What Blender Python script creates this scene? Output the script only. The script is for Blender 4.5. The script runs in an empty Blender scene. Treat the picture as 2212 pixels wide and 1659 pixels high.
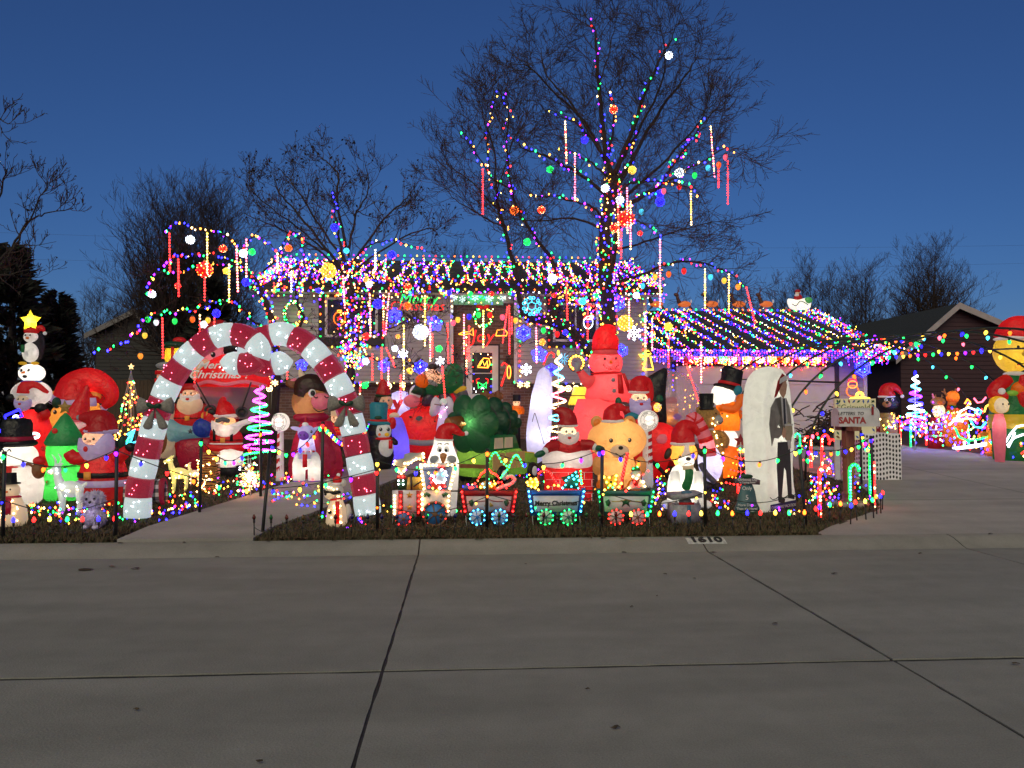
import bpy, math, random
from mathutils import Vector, Matrix, noise
random.seed(11)
R = math.radians
S = bpy.context.scene
COL = S.collection
# ---------------------------------------------------------------- camera
FD = 1661.0                      # focal length in units of a 2212 px wide picture
PITCH, YAW = R(1.82), R(-3.6)
CAM = Vector((0, 0, 1.6))
cd = bpy.data.cameras.new('camera'); cam = bpy.data.objects.new('camera', cd); COL.objects.link(cam)
cd.sensor_width = 36; cd.lens = 36*FD/2212; cd.clip_end = 2000
cam.location = CAM; cam.rotation_euler = (math.pi/2+PITCH, 0, YAW); S.camera = cam
_r = cam.rotation_euler.to_matrix(); RT, UP, FW = _r.col[0], _r.col[1], -_r.col[2]
# ---------------------------------------------------------------- sky, sun, exposure
w = bpy.data.worlds.new("World"); S.world = w; w.use_nodes = True
nt = w.node_tree;bg = nt.nodes['Background'];sk = nt.nodes.new('ShaderNodeTexSky');sk.sky_type = 'NISHITA';sk.sun_disc = False
sk.sun_elevation = R(4.6);sk.sun_rotation = R(188);sk.air_density = 1.0;sk.dust_density = 0.4;sk.ozone_density = 5.0;sk.altitude = 1500
mul = nt.nodes.new('ShaderNodeMix');mul.data_type = 'RGBA';mul.blend_type = 'MULTIPLY';mul.inputs['Factor'].default_value = 1
nt.links.new(sk.outputs[0], mul.inputs['A']); mul.inputs['B'].default_value = (1.95, 1.04, 1.07, 1)
nt.links.new(mul.outputs['Result'], bg.inputs[0]); bg.inputs[1].default_value = 0.1
sd = bpy.data.lights.new('sun', 'SUN'); sun = bpy.data.objects.new('sun', sd); COL.objects.link(sun)
sd.energy = 1.75; sd.color = (1.0, 0.89, 0.56); sd.angle = R(50)
sun.rotation_euler = (R(90-38), 0, R(-15))          # the dim afterglow behind the viewer
S.view_settings.view_transform = 'Standard'; S.view_settings.look = 'None'
S.view_settings.exposure = 0; S.view_settings.gamma = 1; S.view_settings.use_curve_mapping = False
S.cycles.use_denoising = True;S.cycles.max_bounces = 5;S.cycles.diffuse_bounces = 3;S.cycles.glossy_bounces = 2
S.cycles.transmission_bounces = 4; S.cycles.transparent_max_bounces = 6
S.cycles.sample_clamp_indirect = 3.0;S.cycles.caustics_reflective = False;S.cycles.caustics_refractive = False

# ---------------------------------------------------------------- where things stand
def P(x, y, v):
    """the point on the plane Y = v that is seen at (x, y) of the 2212 px wide picture"""
    d = FW + RT*((x-1106)/FD) + UP*((829.5-y)/FD)
    return CAM + d*(v/d.y)
def depth(p): return (p-CAM).dot(FW)
def G(v):
    if v < 8.6: return 0.0
    if v < 8.87: return 0.10
    return 0.11 + 0.05*(min(v, 21.5)-8.87)
def gv(x, y):
    d = FW + RT*((x-1106)/FD) + UP*((829.5-y)/FD)
    t = (0.11-0.05*8.87-1.6)/(d.z-0.05*d.y)
    return min(d.y*t, 21.4)
def gp(x, y):
    v = gv(x, y); p = P(x, y, v); p.z = G(v); return p
def W(pts, v, v1=None):
    n = max(1, len(pts)-1)
    return [P(p[0],p[1],p[2] if len(p) > 2 else (v if v1 is None else v+(v1-v)*i/n)) for i,p in enumerate(pts)]
def WS(pts, v, v1=None):           # the same, read off the full 4032 px photograph
    return W([(p[0]*.5486, p[1]*.5486)+tuple(p[2:]) for p in pts], v, v1)

# ---------------------------------------------------------------- materials
MATS = {}
def _mat(name):
    m = bpy.data.materials.new(name); m.use_nodes = True
    t = m.node_tree; p = t.nodes['Principled BSDF']
    return m, t, p
def noisy(name,a,b,scale=6,rough=.8,bump=0,detail=6,stretch=None,lo=.35,hi=.65,metal=0,bscale=None):
    """base colour wandering between a and b, with fine relief"""
    if name in MATS: return MATS[name]
    m, t, p = _mat(name); N = t.nodes; L = t.links
    tc = N.new('ShaderNodeTexCoord');mp = N.new('ShaderNodeMapping');L.new(tc.outputs['Object'],mp.inputs[0])
    if stretch: mp.inputs['Scale'].default_value = stretch
    n = N.new('ShaderNodeTexNoise');n.inputs['Scale'].default_value = scale;n.inputs['Detail'].default_value = detail
    n.inputs['Roughness'].default_value = .62
    L.new(mp.outputs[0], n.inputs['Vector'])
    r = N.new('ShaderNodeValToRGB');r.color_ramp.elements[0].position = lo;r.color_ramp.elements[1].position = hi
    r.color_ramp.elements[0].color = (*a, 1); r.color_ramp.elements[1].color = (*b, 1)
    L.new(n.outputs['Fac'], r.inputs[0]); L.new(r.outputs[0], p.inputs['Base Color'])
    p.inputs['Roughness'].default_value = rough; p.inputs['Metallic'].default_value = metal
    if bump:
        n2 = N.new('ShaderNodeTexNoise');n2.inputs['Scale'].default_value = bscale or scale*6;n2.inputs['Detail'].default_value = 4
        L.new(mp.outputs[0], n2.inputs['Vector'])
        bp = N.new('ShaderNodeBump');bp.inputs['Strength'].default_value = bump;bp.inputs['Distance'].default_value = .02
        L.new(n2.outputs['Fac'], bp.inputs['Height']); L.new(bp.outputs[0], p.inputs['Normal'])
    MATS[name] = m; return m
def plain(name, c, rough=.6, metal=0):
    return noisy(name, tuple(x*.86 for x in c), tuple(min(1, x*1.1) for x in c), 9, rough, .08, metal=metal)
def glow(name, c, s, base=None):
    """something that gives off light: a bulb, a tube, a lit screen"""
    if name in MATS: return MATS[name]
    m, t, p = _mat(name)
    p.inputs['Base Color'].default_value = (*(base or c), 1); p.inputs['Roughness'].default_value = .3
    p.inputs['Emission Color'].default_value = (*c, 1); p.inputs['Emission Strength'].default_value = s
    MATS[name] = m; return m
def fabric(name, c, trans=.45, e=.17):
    """thin nylon of an air-blown figure: light from the lamp inside comes through, a faint even glow is added; soft puckers"""
    if name in MATS: return MATS[name]
    m, t, p = _mat(name); N = t.nodes; L = t.links
    tc = N.new('ShaderNodeTexCoord')
    n = N.new('ShaderNodeTexNoise'); n.inputs['Scale'].default_value = 9; n.inputs['Detail'].default_value = 6
    n.inputs['Distortion'].default_value = .6
    L.new(tc.outputs['Object'], n.inputs['Vector'])
    bp = N.new('ShaderNodeBump');bp.inputs['Strength'].default_value = .8;bp.inputs['Distance'].default_value = .05
    L.new(n.outputs['Fac'], bp.inputs['Height'])
    r = N.new('ShaderNodeValToRGB');r.color_ramp.elements[0].color = (*[x*.90 for x in c],1);r.color_ramp.elements[1].color = (*c,1)
    r.color_ramp.elements[0].position = .3; r.color_ramp.elements[1].position = .6
    L.new(n.outputs['Fac'], r.inputs[0])
    d = N.new('ShaderNodeBsdfDiffuse');tr = N.new('ShaderNodeBsdfTranslucent');g = N.new('ShaderNodeBsdfGlossy')
    g.inputs['Roughness'].default_value = .38
    mx = N.new('ShaderNodeMixShader'); mx.inputs[0].default_value = trans
    m2 = N.new('ShaderNodeMixShader'); m2.inputs[0].default_value = .035
    for q in (d, tr): L.new(r.outputs[0], q.inputs['Color']); L.new(bp.outputs[0], q.inputs['Normal'])
    L.new(bp.outputs[0], g.inputs['Normal'])
    L.new(d.outputs[0],mx.inputs[1]);L.new(tr.outputs[0],mx.inputs[2]);L.new(mx.outputs[0],m2.inputs[1]);L.new(g.outputs[0],m2.inputs[2])
    em = N.new('ShaderNodeEmission');em.inputs['Strength'].default_value = e;L.new(r.outputs[0],em.inputs['Color'])  # even glow added to the cloth, standing in for lamp light spread inside
    ad = N.new('ShaderNodeAddShader'); L.new(m2.outputs[0], ad.inputs[0]); L.new(em.outputs[0], ad.inputs[1])
    L.new(ad.outputs[0],N['Material Output'].inputs['Surface']);N.remove(p);m.cycles.emission_sampling = 'NONE'
    MATS[name] = m; return m
def clear(name, c=(.9, .9, .95), a=.25, rough=.25):
    if name in MATS: return MATS[name]
    m,t,p = _mat(name);p.inputs['Base Color'].default_value = (*c,1);p.inputs['Roughness'].default_value = rough
    p.inputs['Alpha'].default_value = a; MATS[name] = m; return m
FAB = {k: c for k,c in dict(red=(.62,.014,.016),deepred=(.42,.012,.014),white=(.80,.79,.76),black=(.012,.012,.013),green=(.015,.17,.05),
    bright_green=(.05,.5,.07),dark_green=(.012,.06,.03),teal=(.02,.22,.28),blue=(.02,.05,.32),skin=(.80,.50,.32),orange=(.75,.22,.02),
    amber=(.78,.36,.06),brown=(.20,.07,.02),darkbrown=(.035,.014,.008),yellow=(.8,.52,.03),pink=(.78,.22,.28),grey=(.28,.29,.30),
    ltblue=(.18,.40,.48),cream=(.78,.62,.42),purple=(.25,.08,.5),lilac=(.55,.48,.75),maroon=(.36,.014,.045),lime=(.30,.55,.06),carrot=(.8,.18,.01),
    coral=(.85, .11, .12), mitten=(.012, .10, .05), tan=(.42, .19, .07), dimgrey=(.09, .09, .10)).items()}
def F(k): return fabric('fabric_'+k, FAB[k])
def wood_mat(): return noisy('weathered_wood',(.10,.045,.02),(.20,.10,.05),4,.75,.3,stretch=(6,6,.6))
BULBC = dict(red=(1,.014,.012),green=(.01,1,.12),blue=(.016,.014,1),amber=(1,.30,.03),yellow=(1,.58,.05),white=(.80,.90,1),purple=(.24,.012,1),
    warm=(1, .62, .24), pink=(1, .12, .20), orange=(1, .13, .01), cyan=(.06, .65, 1), magenta=(1, .035, .78))
def LED(k, s=None):
    s = s if s is not None else {'blue': 20, 'purple': 18}.get(k, 13)
    return glow('led_%s_%s' % (k, str(s).replace('.', '_')), BULBC[k], s)

# ---------------------------------------------------------------- shapes
def seam(th, n):
    """the pinch where the panels of a stuffed shape are sewn together"""
    d = (th-1.5*math.pi) % (2*math.pi/n); d = min(d, 2*math.pi/n-d); return 1-.055*math.exp(-(d/.11)**2)
class B:
    """collects shapes and becomes one mesh object"""
    def __init__(s,mats): s.v = [];s.f = [];s.mi = [];s.cur = 0;s.mats = mats if isinstance(mats,(list,tuple)) else [mats];s.sm = True
    def add(s, vs, fs):
        o = len(s.v); s.v += [tuple(p) for p in vs]
        for f in fs: s.f.append([i+o for i in f]); s.mi.append(s.cur)
        return s
    def m(s, i): s.cur = i; return s
    def ell(s, c, r, rot=None, nu=14, nv=9, gore=0):
        c = Vector(c); vs = [];
        for j in range(1, nv):
            ph = math.pi*j/nv
            for i in range(nu):
                th = 2*math.pi*i/nu
                q = seam(th,gore) if gore else 1;vs.append(Vector((q*r[0]*math.sin(ph)*math.cos(th),q*r[1]*math.sin(ph)*math.sin(th),r[2]*math.cos(ph))))
        vs += [Vector((0, 0, r[2])), Vector((0, 0, -r[2]))]
        if rot is not None: vs = [rot @ p for p in vs]
        fs = []
        for j in range(nv-2):
            for i in range(nu): a = j*nu+i; b = j*nu+(i+1) % nu; fs.append((a, a+nu, b+nu, b))
        t = (nv-1)*nu
        for i in range(nu): fs.append((t, i, (i+1) % nu)); fs.append((t+1, (nv-2)*nu+(i+1) % nu, (nv-2)*nu+i))
        return s.add([p+c for p in vs], fs)
    def tube(s, pts, r, n=6, caps=True):
        pts = [Vector(p) for p in pts]; k = len(pts)
        rs = r if isinstance(r, (list, tuple)) else [r]*k
        vs = []; prev = None
        for i, p in enumerate(pts):
            d = (pts[min(i+1, k-1)]-pts[max(i-1, 0)])
            d = d.normalized() if d.length > 1e-9 else Vector((0, 0, 1))
            if prev is None: a = d.orthogonal().normalized()
            else:
                a = prev-d*prev.dot(d); a = a.normalized() if a.length > 1e-6 else d.orthogonal().normalized()
            prev = a; b = d.cross(a)
            for j in range(n):
                th = 2*math.pi*j/n; vs.append(p+(a*math.cos(th)+b*math.sin(th))*rs[i])
        fs = [(i*n+j, i*n+(j+1) % n, (i+1)*n+(j+1) % n, (i+1)*n+j) for i in range(k-1) for j in range(n)]
        if caps: fs += [tuple(range(n-1, -1, -1)), tuple(range((k-1)*n, k*n))]
        return s.add(vs, fs)
    def lathe(s, c, prof, n=20, rot=None, sy=1.0, gore=0):
        """prof: (radius, z) from the bottom up"""
        c = Vector(c); vs = []
        for r, z in prof:
            for j in range(n):
                th = 2*math.pi*j/n;q = seam(th,gore) if gore else 1;p = Vector((q*r*math.cos(th),q*sy*r*math.sin(th),z));vs.append((rot @ p if rot is not None else p)+c)
        k = len(prof)
        fs = [(i*n+j, i*n+(j+1) % n, (i+1)*n+(j+1) % n, (i+1)*n+j) for i in range(k-1) for j in range(n)]
        if prof[0][0] > 1e-4: fs.append(tuple(range(n-1, -1, -1)))
        if prof[-1][0] > 1e-4: fs.append(tuple(range((k-1)*n, k*n)))
        return s.add(vs, fs)
    def box(s, a, b, rot=None, c=None):
        (x0, y0, z0), (x1, y1, z1) = a, b
        vs = [Vector(p) for p in ((x0,y0,z0),(x1,y0,z0),(x1,y1,z0),(x0,y1,z0),(x0,y0,z1),(x1,y0,z1),(x1,y1,z1),(x0,y1,z1))]
        if rot is not None:
            c = Vector(c) if c is not None else sum(vs, Vector())/8
            vs = [rot @ (p-c)+c for p in vs]
        return s.add(vs, [(0, 3, 2, 1), (4, 5, 6, 7), (0, 1, 5, 4), (1, 2, 6, 5), (2, 3, 7, 6), (3, 0, 4, 7)])
    def prism(s, pts, off):
        """a flat outline (world points, in one plane) given thickness by the vector off"""
        n = len(pts); pts = [Vector(p) for p in pts]; off = Vector(off)
        return s.add(pts+[p+off for p in pts],[tuple(range(n)),tuple(range(2*n-1,n-1,-1))]+[(i,i+n,(i+1) % n+n,(i+1) % n) for i in range(n)])
    def mesh(s, name, smooth=True):
        me = bpy.data.meshes.new(name); me.from_pydata(s.v, [], s.f)
        for m in s.mats: me.materials.append(m)
        if len(s.mats) > 1: me.polygons.foreach_set('material_index', s.mi)
        if smooth: me.polygons.foreach_set('use_smooth', [True]*len(me.polygons))
        me.update(); return me
    def obj(s, name, parent=None, smooth=True, **kw):
        return link(name, s.mesh(name, smooth), parent, **kw)
def link(name, data, parent=None, loc=None, **kw):
    o = bpy.data.objects.new(name, data); COL.objects.link(o)
    if parent is not None: o.parent = parent
    if loc is not None: o.location = loc
    for k, v in kw.items(): o[k] = v
    return o
def autosmooth(o, ang=40):
    me = o.data
    try: me.set_sharp_from_angle(angle=R(ang))
    except Exception: pass
    return o
def thing(name, label, cat, loc=(0, 0, 0), group=None, rz=0):
    o = link(name, None, None, loc, label=label, category=cat); o.rotation_euler[2] = rz
    if group: o['group'] = group
    return o
def tag(o, label, cat, group=None):
    o['label'] = label; o['category'] = cat
    if group: o['group'] = group
    return o
def copytree(o, loc, label, parent=None, rz=None, scale=None):
    c = o.copy(); COL.objects.link(c)
    if parent is None:
        c.location = loc; c['label'] = label
        if rz is not None: c.rotation_euler[2] = rz
        if scale: c.scale = (scale,)*3
    else: c.parent = parent
    for ch in list(o.children): copytree(ch, None, None, c)
    return c
ORD = ['first','second','third','fourth','fifth','sixth','seventh','eighth','ninth','tenth','eleventh','twelfth','thirteenth','fourteenth','fifteenth',
       'sixteenth','seventeenth','eighteenth','nineteenth','twentieth','twenty-first','twenty-second','twenty-third','twenty-fourth','twenty-fifth','twenty-sixth',
       'twenty-seventh','twenty-eighth','twenty-ninth','thirtieth','thirty-first','thirty-second','thirty-third','thirty-fourth','thirty-fifth','thirty-sixth',
       'thirty-seventh', 'thirty-eighth', 'thirty-ninth', 'fortieth']
def text(s,name,mat,loc,size,parent=None,rx=90,rz=0,ext=.004,align='CENTER',shear=0,bold=0,sx=1,ry=0):
    c = bpy.data.curves.new(name,'FONT');c.body = s;c.size = size;c.extrude = ext;c.align_x = align;c.align_y = 'CENTER';c.shear = shear;c.offset = bold
    c.resolution_u = 3; c.materials.append(mat)
    q = bpy.data.objects.new(name,c);me = bpy.data.meshes.new_from_object(q);bpy.data.objects.remove(q);bpy.data.curves.remove(c)
    o = link(name, me, parent, loc); o.rotation_euler = (R(rx), R(ry), R(rz)); o.scale[0] = sx
    return o

# ================================================================ the setting
def paving(name, a, b_, scale):
    m = noisy(name,a,b_,scale,.9,.3,detail=10,lo=.25,hi=.75,bscale=70);t = m.node_tree;N = t.nodes;L = t.links;p = N['Principled BSDF'];src = p.inputs['Base Color'].links[0].from_socket
    tc = N.new('ShaderNodeTexCoord');oi = N.new('ShaderNodeObjectInfo');n = N.new('ShaderNodeTexNoise');n.inputs['Scale'].default_value = 120;n.inputs['Detail'].default_value = 2;L.new(tc.outputs['Object'],n.inputs['Vector'])
    r = N.new('ShaderNodeMapRange');r.inputs[1].default_value = .3;r.inputs[2].default_value = .7;r.inputs[3].default_value = .82;r.inputs[4].default_value = 1.12;L.new(n.outputs['Fac'],r.inputs[0])
    q = N.new('ShaderNodeMapRange');q.inputs[3].default_value = .93;q.inputs[4].default_value = 1.07;L.new(oi.outputs['Random'],q.inputs[0])
    st = N.new('ShaderNodeTexNoise');st.inputs['Scale'].default_value = .9;st.inputs['Detail'].default_value = 3;mp = N.new('ShaderNodeMapping');mp.inputs['Scale'].default_value = (.35,2.2,1);L.new(tc.outputs['Object'],mp.inputs[0]);L.new(mp.outputs[0],st.inputs['Vector'])
    s2 = N.new('ShaderNodeMapRange');s2.inputs[1].default_value = .35;s2.inputs[2].default_value = .65;s2.inputs[3].default_value = .88;s2.inputs[4].default_value = 1.08;L.new(st.outputs['Fac'],s2.inputs[0])
    k = N.new('ShaderNodeMath');k.operation = 'MULTIPLY';L.new(r.outputs[0],k.inputs[0]);L.new(q.outputs[0],k.inputs[1]);k2 = N.new('ShaderNodeMath');k2.operation = 'MULTIPLY';L.new(k.outputs[0],k2.inputs[0]);L.new(s2.outputs[0],k2.inputs[1])
    v = N.new('ShaderNodeVectorMath');v.operation = 'SCALE';L.new(src,v.inputs[0]);L.new(k2.outputs[0],v.inputs['Scale']);L.new(v.outputs[0],p.inputs['Base Color']);return m
concrete = paving('street_concrete', (.192, .190, .174), (.240, .237, .218), 3.5)
kerb_conc = paving('kerb_concrete', (.22, .21, .19), (.30, .285, .26), 3)
drive_conc = paving('drive_concrete', (.25, .235, .22), (.34, .32, .30), 1.6)
tar = noisy('joint_tar', (.012, .012, .012), (.03, .03, .03), 20, .8, .2)
soil = noisy('dormant_turf', (.022, .016, .008), (.075, .055, .03), 14, .95, .8, detail=10, bscale=90)
far_mat = noisy('far_ground', (.03, .028, .018), (.06, .05, .03), 2, .95, .2)
b = B([far_mat]);b.add([(-400,-60,-.16),(400,-60,-.16),(400,8.4,-.16),(-400,8.4,-.16)],[(0,1,2,3)]);b.obj('ground',kind='structure',smooth=False)
b = B([far_mat]);b.add([(-400,28,.70),(400,28,.70),(400,900,.70),(-400,900,.70)],[(0,1,2,3)]);b.obj('far_ground',kind='structure',smooth=False)
# the street: slabs of concrete parted by tarred joints
b = B([tar]);b.add([(-60,-12,-.008),(60,-12,-.008),(60,8.53,-.008),(-60,8.53,-.008)],[(0,1,2,3)]);road = b.obj('road',kind='structure',smooth=False)
def road_u(x, y):                                   # where a joint seen at (x, y) meets the street surface
    d = FW + RT*((x-1106)/FD) + UP*((829.5-y)/FD); p = CAM+d*(-1.6/d.z); return p.x
VJ = [-8.5, -3.9, .45, 4.78, 8.50]
UJ = [-21,-17,-13,-9.1,-5.35,road_u(880,1275),road_u(1680,1280),road_u(2110,1205)+.25,8.6,12.4,16.5,21]
random.seed(5)
for j in range(len(VJ)-1):
    for i in range(len(UJ)-1):
        g = .010; gv_ = .022; x0, x1, y0, y1 = UJ[i]+g, UJ[i+1]-g, VJ[j]+gv_, VJ[j+1]-(gv_ if j < 3 else 0)
        per = []
        def edge(ax, ay, bx, by, n=26):
            for k in range(n):
                t = k/n; jt = .005 if 0 < k else 0
                per.append((ax+(bx-ax)*t+random.uniform(-jt,jt)*(by != ay),ay+(by-ay)*t+random.uniform(-jt,jt)*(bx != ax)))
        edge(x0, y0, x1, y0); edge(x1, y0, x1, y1); edge(x1, y1, x0, y1); edge(x0, y1, x0, y0)
        n = len(per); dz = random.uniform(-.002, .002)
        b = B([concrete]);b.add([(p[0],p[1],dz) for p in per]+[(p[0],p[1],-.016) for p in per],[tuple(range(n))]+[(k,k+n,(k+1) % n+n,(k+1) % n) for k in range(n)])
        b.obj('slab', road, smooth=False)
# rolled kerb in lengths, with a joint where each street joint runs out
kerb = link('kerb', None, kind='structure')
prof = [(8.50,-.02),(8.502,.003),(8.56,.018),(8.64,.050),(8.74,.086),(8.80,.099),(8.885,.106),(8.885,-.02)]
for i in range(len(UJ)-1):
    b = B([kerb_conc]); x0, x1 = UJ[i]+.008, UJ[i+1]-.008; n = len(prof)
    b.add([(x0,a,z) for a,z in prof]+[(x1,a,z) for a,z in prof],[(k,k+1,k+1+n,k+n) for k in range(n-1)]+[tuple(range(n))[::-1],tuple(range(n,2*n))])
    o = b.obj('kerb_length', kerb); autosmooth(o, 35)
def lerp_tab(T, v):
    if v <= T[0][0]: return T[0][1]
    for (a, x), (c, y) in zip(T, T[1:]):
        if v <= c: return x+(y-x)*(v-a)/(c-a)
    return T[-1][1]
def tab(pts): return sorted((gp(x, y).y, gp(x, y).x) for x, y in pts)
LRT = tab([(1770,1152),(1800,1138),(1850,1121),(1892,1106),(1908,1092),(1900,1078),(1862,1048)])+[(21.8,P(1457,900,21.8).x)]
RLT = tab([(2212,990),(2080,976),(1950,962)]);RLT = [(8,RLT[0][1]+(RLT[0][0]-8)*.12)]+RLT+[(30,RLT[-1][1]-.3)]
# lawn: a sheet that climbs to the house, with dips, cut by the drive on the right
def lawn_right(v):                                  # the edge of the drive
    return lerp_tab(LRT, v)
b = B([soil]); NX, NY = 120, 70; idx = {}
for j in range(NY+1):
    v = 8.885+(28-8.885)*(j/NY)**1.25
    for i in range(NX+1):
        x = -34+(lawn_right(v)+34)*(i/NX)**.55
        z = G(v)-.006+(.022*noise.noise(Vector((x*1.3,v*1.3,0)))+.012*noise.noise(Vector((x*4,v*4,3))) if v > 9.0 else 0)
        idx[i, j] = len(b.v); b.v.append((x, v, z))
for j in range(NY):
    for i in range(NX): b.f.append([idx[i, j], idx[i+1, j], idx[i+1, j+1], idx[i, j+1]]); b.mi.append(0)
lawn = b.obj('lawn', kind='structure')
b = B([soil]); rl = lambda v: lerp_tab(RLT, v)      # the neighbour's side of the drive
for j in range(41):
    v = 8.885+19*j/40
    for i in range(21):
        x = max(rl(v), 10.2)+i*1.6; b.v.append((x, v, G(v)+.015+.02*noise.noise(Vector((x, v, 1)))))
for j in range(40):
    for i in range(20): b.f.append([j*21+i, j*21+i+1, (j+1)*21+i+1, (j+1)*21+i]); b.mi.append(0)
b.obj('side_lawn', kind='structure')
# drive and front walk, in slabs
drive = link('driveway', None, kind='structure')
vs_ = [8.866, 11.2, 14.6, 18.2, 21.78]
for j in range(4):
    for i in range(2):
        b = B([drive_conc]); rows = 14
        for k in range(rows+1):
            v = vs_[j]+.008+(vs_[j+1]-vs_[j]-.016)*k/rows
            l, r = lawn_right(v)-.05, max(rl(v), 10.2)+.1
            mid = 8.9
            a, c = (l, mid-.008) if i == 0 else (mid+.008, r)
            z = G(v)+.004-(.012*max(0, 1-(v-8.887)/.5))
            for q in range(7): b.v.append((a+(c-a)*q/6, v, z))
        for k in range(rows):
            for q in range(6): b.f.append([k*7+q, k*7+q+1, (k+1)*7+q+1, (k+1)*7+q]); b.mi.append(0)
        b.obj('slab', drive, smooth=False)
b = B([tar])
for k in range(15):
    v = 8.93+12.81*k/14; b.v += [(lawn_right(v)-.06, v, G(v)-.022), (max(rl(v), 10.2)+.1, v, G(v)-.022)]
for k in range(14): b.f.append([2*k, 2*k+1, 2*k+3, 2*k+2]); b.mi.append(0)
b.obj('joint_bed', drive, smooth=False)
walk = link('path', None, kind='structure')
WA = tab([(268,1163),(329,1138),(520,1079),(631,1044),(745,1012),(880,975)])+[(20.9,P(1000,930,20.9).x)];WB = tab([(556,1160),(615,1130),(694,1106),(768,1073),(850,1040),(960,1000)])+[(20.9,P(1085,930,20.9).x)]
wl = [(lerp_tab(WA,v),lerp_tab(WB,v),v) for v in (8.887,9.6,10.4,11.3,12.3,13.4,14.6,16.0,17.5,19.2,20.9)]
for (a0, a1, v0), (c0, c1, v1) in zip(wl, wl[1:]):
    b = B([drive_conc]);b.add([(a0,v0+.006,G(v0)+.03),(a1,v0+.006,G(v0)+.03),(c1,v1-.006,G(v1)+.03),(c0,v1-.006,G(v1)+.03),
        (a0,v0+.006,G(v0)-.1),(a1,v0+.006,G(v0)-.1),(c1,v1-.006,G(v1)-.1),(c0,v1-.006,G(v1)-.1)],[(0,1,2,3),(0,4,5,1),(1,5,6,2),(2,6,7,3),(3,7,4,0)])
    b.obj('slab', walk, smooth=False)
b = B([kerb_conc]);dx_ = P(1041,900,21.5).x;b.box((dx_-.85,20.9,.6),(dx_+.85,21.79,.86));b.box((dx_-1.0,20.6,.5),(dx_+1.0,20.9,.73));tag(b.obj('door_step',smooth=False),'two low concrete steps below the white front door','step')
# short dead grass and leaf litter over the front of the lawn
random.seed(3)
gm = [noisy('dead_grass',(.065,.048,.025),(.13,.10,.055),8,.9),noisy('green_grass',(.022,.026,.010),(.045,.050,.02),8,.9),noisy('leaf_litter',(.05,.022,.010),(.12,.06,.03),15,.9)]
def walk_at(v):
    for (a0, a1, v0), (c0, c1, v1) in zip(wl, wl[1:]):
        if v0 <= v <= v1: t = (v-v0)/(v1-v0); return a0+(c0-a0)*t, a1+(c1-a1)*t
    return 99, 99
b = B(gm)
for k in range(52000):
    t = random.random(); v = 8.89+9.5*t**1.9
    x = random.uniform(-.72*v-.3, min(.72*v+.3, lawn_right(v)-.05)); a0, a1 = walk_at(v)
    if a0-.03 < x < a1+.03: continue
    z = G(v)+.01; o = len(b.v); th = random.uniform(0, 6.28); kk = random.random()
    if kk < .90:
        h = random.uniform(.02,.065);wd = random.uniform(.004,.009)+.0006*v;lx,ly = random.uniform(-.04,.04),random.uniform(-.03,.03)
        b.v += [(x-wd*math.cos(th),v-wd*math.sin(th),z-.015),(x+wd*math.cos(th),v+wd*math.sin(th),z-.015),(x+lx,v+ly,z+h)]
        b.f.append([o, o+1, o+2]); b.mi.append(0 if kk < .66 else 1)
    else:
        s = random.uniform(.015, .04); tl = random.uniform(-.5, .5)
        b.v += [(x+s*math.cos(th+q*1.571),v+s*math.sin(th+q*1.571),z+.012+s*.6*math.sin(tl)*(1 if q % 2 else -1)) for q in range(4)]
        b.f.append([o, o+1, o+2, o+3]); b.mi.append(2)
b.obj('grass', kind='stuff', smooth=False)
# leaves and twigs on the street
random.seed(8); LEAVES = []
lm = noisy('wet_leaf', (.02, .014, .008), (.06, .04, .02), 20, .8)
for (x,y,s) in [(185,1232,.16),(242,1226,.07),(293,1230,.08),(172,1193,.05),(397,1197,.05),(722,1189,.05),(845,1193,.04),(1035,1183,.09),(1302,1180,.06),(1345,1183,.07),
                  (1330,1575,.045),(1436,1242,.04),(1803,1241,.06),(1988,1197,.05),(1275,1190,.05),(1348,1195,.05),(1540,1195,.07),(2140,1165,.05),(260,1200,.06),(580,1196,.05),(470,1205,.05),
                  (1135,1221,.03),(1365,1313,.03),(1675,1350,.05),(295,1536,.03),(560,1650,.03),(1500,1252,.03),(2195,1437,.05),(1270,1492,.025),(1420,1290,.02)]:
    d = FW + RT*((x-1106)/FD) + UP*((829.5-y)/FD); p = CAM+d*(-1.6/d.z)
    s *= .75
    if p.y > 8.5: p = CAM+d*(8.82/d.y); p.z = .102
    b = B([lm]); n = 9; a0 = random.uniform(0, 3)
    top = []
    for q in range(n):
        th = 2*math.pi*q/n; rr = s*random.uniform(.55, 1.0)*(1 if q % 2 else .75)
        top.append((p.x+rr*math.cos(th+a0), p.y+rr*.55*math.sin(th+a0), p.z+.006+random.uniform(0, .012)))
    b.add(top+[(p.x, p.y, p.z+.02)], [(q, (q+1) % n, n) for q in range(n)])
    o = b.obj('fallen_leaf',smooth=False);o['category'] = 'leaf';o['group'] = 'fallen leaves on the street';LEAVES.append((o,x,y,dict(s='large' if s > .05 else 'small',r='in the gutter by the kerb' if y < 1210 else ('near the kerb' if y < 1260 else 'in the open street'))))
# the house number stencilled on the kerb
whitep = noisy('worn_white_paint', (.33, .33, .32), (.62, .62, .60), 30, .8)
a = P(1480, 1166, 8.80); c = P(1562, 1166, 8.80)
b = B([whitep]);b.add([(a.x,8.655,.0585),(c.x,8.655,.0585),(c.x,8.745,.0905),(a.x,8.745,.0905),(c.x,8.815,.1035),(a.x,8.815,.1035)],[(0,1,2,3),(3,2,4,5)]);o = b.obj('painted_number',smooth=False);tag(o,'white painted patch with the number 1610 on the kerb','house number')
text('1610', 'number', tar, ((a.x+c.x)/2, 8.733, .0935), .165, o, 18, 0, .003, bold=.006, sx=1.15)

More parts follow.
